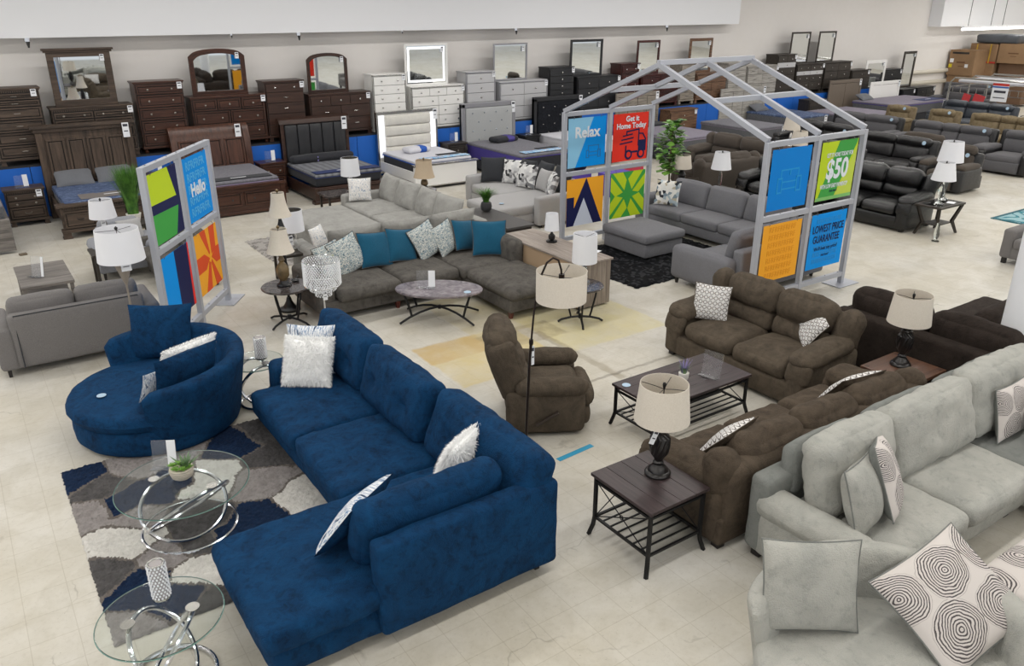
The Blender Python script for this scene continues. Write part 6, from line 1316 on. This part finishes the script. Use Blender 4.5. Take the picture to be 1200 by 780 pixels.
for i, (a, b, tl) in enumerate(((6.86, 8.04, 14), (5.62, 6.82, 16), (4.08, 5.54, 22))):
    P('back_cushion', tufted(b - a, .27, (.58, .58, .60)[i], 20 + i), fm, bs_, ((3.0, 3.0, 3.04)[i], (a + b) / 2, .76), (R(-tl), R((0, 0, 0)[i]), R(-90)))
P('side_cushion', tufted(1.16, .24, .54, 25), fm, bs_, (2.27, 4.40, .75), (R(-16), 0, R(180)))
for x, y in ((3.1, 4.18), (1.08, 4.2), (2.1, 7.8), (3.1, 7.8), (1.08, 5.15)): P('leg', M().lathe([(.03, 0), (.045, .1)], 4).xf(Matrix.Rotation(R(45), 4, 'Z')), w_dleg, bs_, (x, y, 0))
GP2 = 'pillows on the navy sectional'
w1 = throw('fluffy white faux-fur pillow at the far end of the navy sectional', (2.46, 7.3, .53), -42, 26, .5, .5, .18, f_whitefur, 2, GP2); add_fur(w1, .5, .5, .18, 7000, .04, 3)
throw('blue and white brushed-stripe pillow behind the fluffy white one', (2.62, 7.56, .53), -38, 14, .52, .52, .16, p_blue, 3, GP2)
w2 = throw('fluffy white faux-fur pillow in the corner of the navy sectional', (2.72, 4.86, .56), -150, 20, .52, .50, .17, f_whitefur, 5, GP2); add_fur(w2, .52, .50, .17, 6000, .045, 4)
throw('blue and white brushed-stripe pillow lying on the navy chaise side cushion', (1.74, 4.80, .52), 212, 36, .60, .54, .17, p_blue, 6, GP2, roll=-4, back=f_blue)
# --- swivel chair builder (round cuddle chair)
def cuddle(label, loc, rz, r, mat, back_h=.8, seat_z=.46, a0=-100, a1=100, cell=.06, arm_h=.66, name='cuddle_chair'):
    """round chair, opening toward local -X; back wraps round +X"""
    t = T(name, label, 'armchair', loc, rz)
    def drum(r_, z0, z1, rd, seed, wr):
        prof = [(0, z0)] + [(r_ - rd + rd * math.sin(R(q)), z0 + rd - rd * math.cos(R(q))) for q in (0, 30, 60, 90)] + [(r_ + .01, (z0 + z1) / 2)] + [(r_ - rd + rd * math.cos(R(q)), z1 - rd + rd * math.sin(R(q))) for q in (0, 30, 60, 90)] + [(r_ * .6, z1 + .025), (r_ * .3, z1 + .035), (0, z1 + .04)]
        m = M().lathe(prof, 64); m.v = [tuple(Vector(p) * 1 + Vector((p[0], p[1], .3 * (p[2] - (z0 + z1) / 2))).normalized() * wr * noise.noise(Vector(p) * 6 + Vector((seed, 0, 0)))) for p in m.v]; return m
    P('base', drum(r, .03, seat_z - .16, .05, 1, .014), mat, t); P('seat_cushion', drum(r - .0, seat_z - .17, seat_z, .06, 4, .014), mat, t, (-.03, 0, 0))
    n = 44; V = []; F = []; K = 14; TH = .19
    for i in range(n + 1):
        q = i / n; a = R(a0 + (a1 - a0) * q); e = math.sin(math.pi * q) ** .5; h = arm_h + (back_h - arm_h) * min(1, e * 1.1) if q not in (0, 1) else arm_h - .03
        endk = min(1, min(q, 1 - q) * n / 2.2 + .25)
        for j in range(K):
            b = 2 * math.pi * j / K; cz = .05 + (h - .05) / 2; hz = (h - .05) / 2; sx_, sz_ = math.cos(b), math.sin(b)
            sq = (abs(sx_) ** .5 * (1 if sx_ > 0 else -1), abs(sz_) ** .35 * (1 if sz_ > 0 else -1))
            rr = r - .09 + TH / 2 * sq[0] * endk + .13 * (.5 + .5 * sq[1]) ** 1.4; z = cz + hz * sq[1]
            rr += .016 * noise.noise(Vector((a * 3, z * 6, j * .2)))
            V.append((rr * math.cos(a), rr * math.sin(a), z))
    for i in range(n):
        for j in range(K): F.append((i * K + j, i * K + (j + 1) % K, (i + 1) * K + (j + 1) % K, (i + 1) * K + j))
    F.append(tuple(range(K))); F.append(tuple(reversed(range(n * K, n * K + K))))
    m = M(); m.add(V, F); P('wraparound_back', m, mat, t, ang=80); P('swivel_base', M().cyl(0, 0, 0, .04, r * .6, None, 40), m_blackp, t); return t
sw = cuddle('navy blue plush round swivel chair beside the rug', (1.22, 8.40, 0), 4, .82, f_blue, .80, .46, -112, 108, arm_h=.70)
P('price_disc', M().cyl(-.53, -.05, .498, .502, .045, None, 20), m_disc, sw)
throw('large plain navy pillow standing at the far side of the swivel chair', (1.42, 8.98, .47), -30, 20, .70, .62, .2, f_blue, 8, None)
throw('plain navy pillow leaning over the near side of the swivel chair', (1.42, 7.92, .50), 202, 14, .72, .50, .20, f_blue, 9, None)
w3 = throw('fluffy white faux-fur pillow tucked between the navy pillows on the swivel chair', (1.46, 8.10, .50), 203, 20, .60, .54, .16, f_whitefur, 10, None); add_fur(w3, .60, .54, .16, 6000, .04, 6)
throw('striped blue and white pillow edge under the near navy pillow on the swivel chair', (1.18, 8.0, .49), 196, 30, .44, .42, .10, p_blue, 11, None)
# --- patchwork shag rug
seeds = [(0, .28, 7.64), (0, .55, 6.95), (0, .80, 7.0), (0, .45, 5.72), (0, 1.72, 7.4), (0, 1.5, 6.12), (0, 1.25, 5.95), (0, .66, 5.38), (0, 1.0, 7.05), (1, .46, 7.36), (1, 1.03, 6.45), (1, 1.1, 6.3), (1, .27, 5.95), (1, 1.9, 6.98), (1, .82, 5.15), (1, .95, 6.05),
         (2, .30, 6.93), (2, 1.65, 6.55), (2, 1.75, 6.7), (2, .72, 6.02), (2, .30, 5.2), (2, .78, 7.56), (2, 1.2, 7.7), (3, .47, 6.45), (3, .56, 6.3), (3, 1.37, 6.95), (3, 1.25, 6.75), (3, 1.9, 6.2), (3, .90, 5.6), (1, 2.1, 7.5), (2, .62, 6.62)]
c_sh = [velvet('navy_shag_pile', '#182c49', '#0e1b33', 8, .7, .3), velvet('charcoal_shag_pile', '#5c5a5a', '#434141', 8, .7, .3), velvet('silver_shag_pile', '#9d9795', '#7d7876', 8, .7, .3), velvet('white_shag_pile', '#dcd9d3', '#c4c1bb', 8, .6, .3), velvet('taupe_shag_seam', '#77706b', '#57514d', 8, .6, .3)]
def pk(x, y):
    X, Y = x + 1.18, y + 6.5; X += .05 * noise.noise(Vector((X * 4, Y * 4, 0))); Y += .05 * noise.noise(Vector((X * 4, Y * 4, 7)))
    ds_ = sorted(((math.hypot((X - a), (Y - b)), k) for k, a, b in seeds))
    return 4 if (ds_[1][1] != ds_[0][1] and ds_[1][0] - ds_[0][0] < .025) else ds_[0][1]
shag('shag_rug', 'patchwork shag rug in navy, charcoal, silver and white under the glass tables', 1.18, 6.5, 2.0, 2.72, 0, .0155, c_sh, pk, .03, 3, .004)
# --- glass tables
def ring_table(label, loc, rz, r, h, kind='loop', pts=2):
    t = T('glass_table', label, 'table', loc, rz, 'round glass tables with chrome rings')
    P('glass_top', M().lathe([(0, h), (r - .004, h), (r, h + .004), (r, h + .008), (r - .004, h + .012), (0, h + .012)], 56, cap=False), m_glass, t)
    P('glass_rim', M().tube(disc_path(r, 56, h + .006), .004, 6, True), m_rim, t)
    P('floor_ring', M().tube(disc_path(r * .72, 44, .018), .016, 8, True), m_chrome, t)
    for k in range(pts):
        a = 2 * math.pi * k / pts; q = []
        for i in range(40):
            b = 2 * math.pi * i / 40; u = math.cos(b) * r * .72; z = h / 2 + math.sin(b) * (h / 2 - .02)
            w_ = math.sin(b) * r * .42; ca, sa = math.cos(a), math.sin(a); q.append((ca * u - sa * (w_ + r * .05), sa * u + ca * (w_ + r * .05), z))
        P('chrome_loop', M().tube(q, .016, 8, True), m_chrome, t)
    for k in range(pts):
        a = 2 * math.pi * k / pts + 1.57 + .35; P('glass_mount', M().cyl(r * .5 * math.cos(a), r * .5 * math.sin(a), h + .0125, h + .017, .045, None, 24), m_nickel, t)
    return t
m_rim = N('green_glass_edge'); m_rim.base(hx('#7fa59b')); m_rim.set(Roughness=.1); m_rim.b.inputs['Alpha'].default_value = .65; m_rim = m_rim.m
ring_table('round glass table with succulents beside the navy chaise', (.98, 6.28, 0), 25, .53, .44)
ring_table('round glass table with the crystal vase at the bottom left', (.45, 4.62, 0), 60, .385, .52)
ring_table('small round glass table between the swivel chair and navy sectional', (2.24, 8.25, 0), 10, .29, .5)
def crystal_vase(label, loc, r, h):
    t = T('crystal_vase', label, 'vase', loc, 0, 'crystal-beaded vases'); P('vase_core', M().cyl(0, 0, 0, h, r * .72, None, 24), m_vasec, t); crystal_beads(t, r, .012, h, 12, 15, 'crystal_beading'); P('base_ring', M().cyl(0, 0, 0, .015, r, None, 28), m_nickel, t); P('rim_ring', M().tube(disc_path(r * .9, 28, h), .006, 6, True), m_nickel, t)
m_vasec = plain('frosted_vase', '#a8a3a3', .3, .3)
crystal_vase('tall crystal-beaded cylinder vase on the bottom left glass table', (.50, 4.80, .533), .055, .27)
crystal_vase('crystal-beaded cylinder vase on the small far glass table', (2.32, 8.28, .513), .06, .25)
t = T('succulent_planter', 'ribbed cream bowl of green succulents on the glass table', 'plant', (1.0, 6.36, .453)); bw = M()
bw.lathe([(.06, 0), (.085, .02), (.095, .05), (.1, .08), (.094, .1), (.08, .095)], 30); P('bowl', bw, two('ribbed_cream_ceramic', lambda x: (x.base(hx('#d9d0bf')), x.set(Roughness=.7), (lambda w_: (x.l(x.coord(), w_.inputs['Vector']), x.bump(w_.outputs[1] if len(w_.outputs) > 1 else w_.outputs[0], .9, .01)))(x.n('ShaderNodeTexWave', Scale=22.0, Distortion=3.0, _bands_direction='Z')))[1]), t)
def rosette(m, c, r, h, n, w_, up):
    for i in range(n):
        a = i * 2.399; e = i / n; d = Vector((math.cos(a), math.sin(a), up + e * 1.6)).normalized(); s = d.cross(Vector((0, 0, 1))).normalized(); L_ = r * (1 - e * .45); nn = s.cross(d) * w_ * .5; p = Vector(c)
        m.add([p, p + d * L_ * .5 + s * w_, p + d * L_, p + d * L_ * .5 - s * w_, p + d * L_ * .45 - nn, p + d * L_ * .5 + nn], [(0, 1, 5), (1, 2, 5), (2, 3, 5), (3, 0, 5), (1, 0, 4), (2, 1, 4), (3, 2, 4), (0, 3, 4)])
m = M(); rosette(m, (.035, .0, .08), .17, .1, 16, .014, .7); P('aloe', m, plain('aloe_green', '#5d7a52', .45), t, smooth=False)
m = M()
for c in ((-.05, -.03, .1), (0, -.06, .1), (-.06, .03, .11), (-.02, .0, .13), (.05, -.04, .1)): rosette(m, c, .055, .05, 18, .012, .2)
P('rosettes', m, plain('succulent_green', '#6f9a3f', .45), t, smooth=False)
for i in range(1): sign_holder('clear sign holder standing behind the succulents on the glass table', (.92, 6.62, .453), -30, .2, .24, .36)
# --- brown recliner
rc = T('recliner_chair', 'olive-brown plush rocker recliner in the centre foreground', 'recliner', (4.62, 6.2, 0), 60); fm = f_brown
# local front is -Y -> world +X(-Y): rz=60
blk(rc, 'base', -.40, .40, -.34, .36, .04, .34, fm, .05, (0, 0, 0), 1, .006, .12)
for sx in (-1, 1):
    a = blk(rc, 'arm', sx * .38 - .07, sx * .38 + .07, -.42, .38, .04, .50, fm, .05, (.015, .01, 0), 2 + sx, .008, .08)
    P('arm_roll', cush(.2, .74, .19, .09, (.01, .02, .01), 4 + sx, .012, .06), fm, a, (0, -.06, .27))
blk(rc, 'seat_cushion', -.30, .30, -.40, .26, .30, .49, fm, .08, (0, .02, .03), 6, .01, .07)
blk(rc, 'footrest', -.32, .32, -.53, -.38, .26, .46, fm, .07, (.01, .03, .02), 7, .012, .06); blk(rc, 'footrest_lower', -.32, .32, -.50, -.38, .05, .27, fm, .055, (.01, .03, .0), 8, .012, .06)
bkp = T; bk = P('back_shell', cush(.66, .2, .72, .09, (.01, .04, .02), 9, .014, .07), fm, rc, (0, .40, .68), (R(-17), 0, 0))
P('back_channel', cush(.56, .18, .26, .085, (.01, .05, .01), 10, .014, .055), fm, bk, (0, -.10, -.20)); P('back_channel', cush(.58, .2, .26, .09, (.01, .05, .01), 11, .014, .055), fm, bk, (0, -.10, .03)); P('headrest', cush(.64, .26, .30, .12, (.02, .05, .03), 12, .02, .05), fm, bk, (0, -.06, .29))
for sx in (-1, 1): P('back_wing', cush(.12, .26, .60, .055, (.02, .02, .01), 13, .012, .06), fm, bk, (sx * .32, -.05, .02))
P('recline_handle', M().tube([(-.475, .08, .16), (-.485, .02, .20), (-.485, -.14, .30)], [.03, .018, .022], 8), plain('brown_lever', '#33281f', .5), rc)
# --- arc floor lamp
al = T('arc_floor_lamp', 'dark bronze arc floor lamp with a linen drum shade over the middle', 'lamp', (3.72, 5.2, 0)); m_arc = plain('dark_bronze', '#2a211e', .35, .6)
P('base', M().lathe([(.15, 0), (.15, .025), (.02, .04)], 32), m_arc, al)
def lat(d, z): return (d * .824, -d * .566, z)
P('pole', M().tube([lat(0, .03), lat(.01, .6), lat(.03, 1.2), lat(.045, 1.45)], .013, 8), m_arc, al)
P('arc_arm', M().tube([lat(.045, 1.44), lat(.065, 1.7), lat(.09, 1.9), lat(.125, 2.05), lat(.17, 2.16), lat(.22, 2.2), lat(.265, 2.18), lat(.29, 2.10), lat(.295, 2.04)], .009, 8), m_arc, al)
P('pole_joint', M().lathe([(.017, 1.42), (.02, 1.44), (.017, 1.47)], 12), m_arc, al, lat(.045, 0))
P('lamp_socket', M().cyl(0, 0, 1.97, 2.06, .025, None, 12), m_arc, al, lat(.295, 0))
sh = P('drum_shade', shade_mesh(.215, .215, .26), m_shade_l, al, lat(.295, 1.83)); m = M()
for k in range(3): a = k * 2.094 + .6; m.tube([(0, 0, .20), (.212 * math.cos(a), .212 * math.sin(a), .245)], .003, 5)
P('shade_spider', m, m_dkmet, sh); price_tag(al, (.06, -.02, 1.40), .03, .18)
# --- dark plank tables
def iron_table(name, label, x0, x1, y0, y1, h, slat=7, lng=False):
    t = T(name, label, 'table', ((x0 + x1) / 2, (y0 + y1) / 2, 0), 0, 'dark plank-topped tables with iron frames'); X, Y = (x1 - x0) / 2, (y1 - y0) / 2
    tp = M(); n = 4
    if lng:
        for i in range(n): tp.box(-X, X, -Y + 2 * Y * i / n + .0015, -Y + 2 * Y * (i + 1) / n - .0015, h - .028, h)
    else:
        for i in range(n): tp.box(-X + 2 * X * i / n + .0015, -X + 2 * X * (i + 1) / n - .0015, -Y, Y, h - .028, h)
    P('tabletop', tp, w_tableX if lng else w_table, t, bev=.003)
    zs = h * .30; iX, iY = X - .035, Y - .035
    for sx in (-1, 1):
        for sy in (-1, 1): P('leg', M().tube([(sx * iX, sy * iY, h - .028), (sx * iX, sy * iY, h * .3), (sx * (iX + .008), sy * (iY + .008), .1), (sx * (iX + .035), sy * (iY + .03), 0)], .019, 4), m_black, t)
    for z in (zs, h - .075):
        fr = M()
        fr.bar((-iX, -iY, z), (iX, -iY, z), .02); fr.bar((-iX, iY, z), (iX, iY, z), .02); fr.bar((-iX, -iY, z), (-iX, iY, z), .02); fr.bar((iX, -iY, z), (iX, iY, z), .02)
        P('frame_rail', fr, m_black, t)
    sl = M()
    if lng:
        for i in range(1, slat): y = -iY + 2 * iY * i / slat; sl.bar((-iX, y, zs), (iX, y, zs), .012)
    else:
        for i in range(1, slat): y = -iY + 2 * iY * i / slat; sl.bar((-iX, y, zs), (iX, y, zs), .012)
    P('shelf_bar', sl, m_black, t)
    cr = M()
    for sx in (-1, 1):
        x = sx * iX; cr.tube([(x, -iY, zs), (x, iY, h - .075)], .005, 6).tube([(x, iY, zs), (x, -iY, h - .075)], .005, 6).tube([(x, .0 + .02 * math.cos(a), (zs + h - .075) / 2 + .02 * math.sin(a)) for a in [i * .785 for i in range(8)]], .004, 5, True)
    if not lng:
        for sy in (-1, 1): cr.tube([(-iX, sy * iY, zs), (iX, sy * iY, h - .075)], .005, 6) if sy > 0 else None
    P('cross_brace', cr, m_black, t); return t
w_tableX = wood('dark_plank_wood_long', '#2a2122', '#46393a', 1.2, .4, 'X', 14, 1.0, .1)
iron_table('end_table', 'dark plank-topped iron end table under the linen lamp in front of the brown sofa', 3.73, 4.37, 3.58, 4.29, .60)
ct = iron_table('coffee_table', 'dark plank-topped iron coffee table between the brown sofas', 5.15, 6.53, 4.96, 5.65, .48, 8, True)
P('price_disc', M().cyl(-.6, .22, .4805, .484, .045, None, 20), m_disc, ct)
t = T('lavender_pot', 'small white pot of lavender on the iron coffee table', 'plant', (5.82, 5.28, .481)); P('pot', M().lathe([(.04, 0), (.052, .03), (.055, .085), (.05, .09), (.044, .08)], 24), m_terr, t)
P('leaves', blades(60, .10, .03, .06, .004, 3), plain('sage_green', '#6e8a62', .6), t, (0, 0, .08)); P('flowers', blades(26, .17, .03, .07, .005, 4, .2), plain('lavender_purple', '#8e84b5', .6), t, (0, 0, .08))
sign_holder('clear sign holder leaning on the iron coffee table near the loveseat', (6.12, 5.18, .482), -75, .22, .27, 0)
def urn_lamp(label, loc, h0=0):
    t = T('table_lamp', label, 'lamp', loc, 0, 'large linen drum lamps with black fluted urns')
    P('base', M().lathe([(.105, 0), (.108, .015), (.10, .03), (.085, .038), (.08, .055), (.06, .075), (.05, .09), (.045, .1)], 36), m_urn, t)
    prof = [(.03, .1), (.045, .115), (.035, .13), (.04, .15), (.07, .2), (.082, .27), (.078, .34), (.055, .39), (.06, .4), (.045, .415), (.05, .43), (.02, .49)]
    m = M(); n = 48
    for i in range(n):
        for r_, z_ in prof: a = 2 * math.pi * i / n; tw = (z_ - .15) * 4 if .15 < z_ < .38 else 0; k = 1 + (.07 * math.cos(12 * (a)) if .16 < z_ < .38 else 0); m.v.append((r_ * k * math.cos(a + tw), r_ * k * math.sin(a + tw), z_))
    q = len(prof); m.f = [(i * q + j, ((i + 1) % n) * q + j, ((i + 1) % n) * q + j + 1, i * q + j + 1) for i in range(n) for j in range(q - 1)]; m.mi = [0] * len(m.f); P('fluted_body', m, m_urn, t)
    P('drum_shade', shade_mesh(.222, .19, .315), m_shade_l, t, (0, 0, .50)); m = M().tube([(0, 0, .44), (0, 0, .77)], .005, 6)
    for k in range(4): a = k * 1.571 + .5; m.tube([(0, 0, .765), (.08 * math.cos(a), .08 * math.sin(a), .78), (.183 * math.cos(a), .183 * math.sin(a), .79)], .003, 5)
    P('harp', m, m_blackp, t); P('finial', M().lathe([(.008, 0), (.013, .02), (.016, .035), (.012, .05), (0, .055)], 12), m_blackp, t, (0, 0, .77)); return t
m_urn = plain('satin_black_urn', '#1d1a1a', .3)
ul = urn_lamp('linen drum lamp with black fluted urn on the near iron end table', (4.17, 3.97, .601)); price_tag(ul, (-.1, -.06, .46), .04, .13, (0, R(20), R(-30)))
t = T('end_table', 'brown wood end table hidden between the loveseat and the velvet sofa', 'table', (7.98, 4.12, 0)); P('tabletop', M().box(-.33, .33, -.3, .3, .5, .54), w_oak2, t, bev=.005) if False else P('tabletop', M().box(-.33, .33, -.3, .3, .46, .499), wood('chestnut_wood', '#4a3226', '#6b4b39', 1.2, .4, 'X', 12), t, bev=.005)
for sx in (-1, 1):
    for sy in (-1, 1): P('leg', M().cbox(sx * .28, sy * .25, .25, .05, .05, .5), w_brown, t, bev=.004)
urn_lamp('linen drum lamp with black fluted urn behind the near brown sofa', (8.02, 4.18, .50))
# --- brown casual sofas
pillow_arm_sofa('loveseat', 'olive-brown overstuffed loveseat facing the iron coffee table', 'sofa', (7.48, 5.66, 0), -90, 2.12, 1.14, 2, f_brown, None, 1.0, .66, .085, disc=False)
pillow_arm_sofa('sofa', 'chocolate-brown overstuffed sofa seen from behind in front of the grey sectional', 'sofa', (5.84, 3.97, 0), 180, 2.9, 1.08, 3, f_brown2, None, .90, .64, .085, disc=False)
GL = 'octagon-print pillows on the brown seating'
throw('white and grey octagon-print pillow upright on the far end of the loveseat', (7.28, 6.28, .50), -62, 16, .46, .46, .15, p_link, 1, GL, back=f_brown, pipe=f_brown)
throw('octagon-print pillow tipped at the near arm of the loveseat', (7.62, 5.16, .52), -118, 26, .44, .44, .15, p_link, 2, GL, back=f_brown, roll=22, pipe=f_brown)
throw('octagon-print pillow at the near end of the chocolate-brown sofa', (4.84, 4.02, .60), 190, 42, .50, .42, .14, p_link, 3, GL, back=f_brown2, pipe=f_brown2)
throw('octagon-print pillow at the far end of the chocolate-brown sofa', (6.55, 3.98, .62), 172, 40, .56, .44, .15, p_link, 4, GL, back=f_brown2, pipe=f_brown2)
# --- espresso velvet sectional
vs = T('sectional', 'espresso brown velvet sectional with its back to the olive loveseat', 'sectional sofa', (0, 0, 0)); fm = f_dbrown
blk(vs, 'base', 8.6, 9.6, 3.75, 5.3, .08, .34, fm, .04, (0, 0, 0), 1, .006, .2); blk(vs, 'back_frame', 8.45, 8.66, 3.2, 5.35, .08, .72, fm, .05, (.01, 0, .01), 2, .008, .12)
blk(vs, 'back_frame', 8.66, 11.2, 3.80, 3.96, .08, .62, fm, .05, (0, 0, .01), 3, .008, .15); blk(vs, 'base', 9.6, 11.2, 3.9, 4.8, .08, .34, fm, .04, (0, 0, 0), 4, .006, .2)
for i, (a, b) in enumerate(((3.35, 4.3), (4.34, 5.28))): P('back_cushion', cush(b - a, .28, .48, .11, (.02, .05, .04), 5 + i, .02, .08), fm, vs, (8.80, (a + b) / 2, .72), (R(-8), 0, R(90)))
for i, (a, b) in enumerate(((9.3, 10.2), (10.25, 11.15))): P('back_cushion', cush(b - a, .3, .46, .12, (.02, .05, .04), 8 + i, .02, .09), fm, vs, ((a + b) / 2, 4.02, .66), (R(-14), 0, R(180)))
blk(vs, 'seat_cushion', 8.9, 9.7, 3.95, 5.28, .32, .50, fm, .07, (.02, 0, .03), 10, .01, .1); blk(vs, 'seat_cushion', 9.7, 11.1, 4.0, 4.85, .32, .50, fm, .07, (0, .02, .03), 11, .01, .1)
blk(vs, 'arm', 8.5, 9.6, 5.28, 5.5, .08, .60, fm, .08, (0, .01, .02), 12, .008, .12)
# --- silver-grey velvet sectional
gs = T('sectional', 'silver-grey velvet sectional running along the right foreground', 'sectional sofa', (0, 0, 0)); fm = f_vgrey
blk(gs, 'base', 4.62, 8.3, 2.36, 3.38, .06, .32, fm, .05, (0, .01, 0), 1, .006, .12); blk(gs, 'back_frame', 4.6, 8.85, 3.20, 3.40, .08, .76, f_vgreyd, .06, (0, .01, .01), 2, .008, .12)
blk(gs, 'arm', 4.60, 4.86, 2.42, 3.3, .06, .52, fm, .06, (.01, .01, 0), 3, .006, .1)
P('arm_roll', cush(.28, .98, .24, .115, (.01, .01, .01), 4, .01, .055), fm, gs, (4.71, 2.86, .52))
for i, (a, b) in enumerate(((4.88, 5.92), (5.93, 7.0))): blk(gs, 'seat_cushion', a, b, 2.28, 3.2, .30, .50, fm, .07, (.0, .015, .03), 10 + i, .010, .06)
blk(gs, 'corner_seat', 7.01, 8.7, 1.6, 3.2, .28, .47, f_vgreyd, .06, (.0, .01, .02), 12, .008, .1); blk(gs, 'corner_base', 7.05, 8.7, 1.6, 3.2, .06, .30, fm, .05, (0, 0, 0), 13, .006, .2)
blk(gs, 'back_frame', 8.66, 8.86, 1.6, 3.4, .08, .76, fm, .06, (0, 0, .01), 14, .006, .15)
for i, (a, b, dz) in enumerate(((4.86, 5.82, 0), (5.86, 6.92, .0), (7.0, 8.3, .02))):
    P('back_cushion', cush(b - a + .06, .26, .62, .09, (.02, .05, .03), 20 + i, .024, .045, 6), fm, gs, ((a + b) / 2, 3.02, .77 + dz), (R(-14), R((3, -4, 2)[i]), R((3, -3, 2)[i])))
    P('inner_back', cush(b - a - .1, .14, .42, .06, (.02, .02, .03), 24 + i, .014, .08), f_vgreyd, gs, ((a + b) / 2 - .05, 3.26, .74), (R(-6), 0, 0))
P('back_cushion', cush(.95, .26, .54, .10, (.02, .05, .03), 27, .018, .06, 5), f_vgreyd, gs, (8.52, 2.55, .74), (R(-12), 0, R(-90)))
for x, y in ((4.7, 2.5), (4.7, 3.3), (8.75, 3.3), (6.9, 2.45)): P('leg', M().cbox(x, y, .035, .08, .08, .07), w_dleg, gs)
GV = 'pillows on the silver-grey velvet seating'
throw('plain silver-grey piped pillow near the rolled arm of the velvet sectional', (5.06, 2.62, .52), 16, 20, .54, .52, .24, fm, 1, GV, roll=6, pipe=f_vgreyd)
throw('ring-print pillow leaning edge-on beside the plain one on the velvet sectional', (5.44, 2.66, .52), 34, 22, .58, .58, .22, p_swirl, 2, GV, back=f_vgreyd, roll=14, pipe=f_vgreyd)
throw('ring-print pillow upright in the corner of the velvet sectional', (7.42, 2.72, .49), 0, 14, .52, .50, .17, p_swirl, 3, GV, back=f_vgreyd, pipe=f_vgreyd)
throw('plain grey pillow cut off at the right edge on the velvet sectional', (7.62, 2.46, .48), -6, 10, .46, .42, .16, f_vgreyd, 4, GV)
# --- round cuddle chair, bottom right
cuddle('silver-grey velvet round cuddle chair at the bottom right corner', (3.97, 1.70, 0), 40, .82, f_vgrey, .76, .44, -86, 84, .05, .66)
throw('large plain silver-grey pillow upright on the cuddle chair, left', (3.80, 2.22, .475), -36, 18, .62, .60, .22, fm, 5, GV, pipe=f_vgreyd, n=22)
throw('large ring-print pillow lying back on the cuddle chair, right', (4.42, 1.50, .50), -28, 56, .78, .70, .20, p_swirl, 6, GV, back=f_vgreyd, roll=-26, pipe=f_vgreyd, n=22)
throw('plain silver-grey pillow peeking in at the bottom edge of the cuddle chair', (4.5, 1.22, .47), 150, 50, .5, .4, .17, fm, 7, GV)
def f_swirl_obj(x): medallions(x, x.coord('Object'), [(-.22, -.15, .1), (.18, -.12, .05), (-.02, .22, .1), (-.42, .2, .0), (.4, .22, .1), (-.3, -.32, -.12), (.12, -.33, -.15), (-.47, -.05, -.15), (.47, 0, -.1)], .17, 8)
p_swob = two('ring_print_upholstery', f_swirl_obj)
ot = T('ottoman', 'ring-print fabric ottoman at the right edge of the foreground', 'ottoman', (5.72, 1.62, 0), 0)
P('box', cush(.92, .62, .34, .06, (.01, .01, .0), 2, .005, .08), p_swob, ot, (0, 0, .24)); P('padded_lid', cush(.94, .64, .12, .05, (.0, .01, .03), 3, .005, .08), p_swob, ot, (0, 0, .40))
for sx in (-1, 1):
    for sy in (-1, 1): P('leg', M().cyl(sx * .38, sy * .24, 0, .08, .025, None, 10), w_dleg, ot)
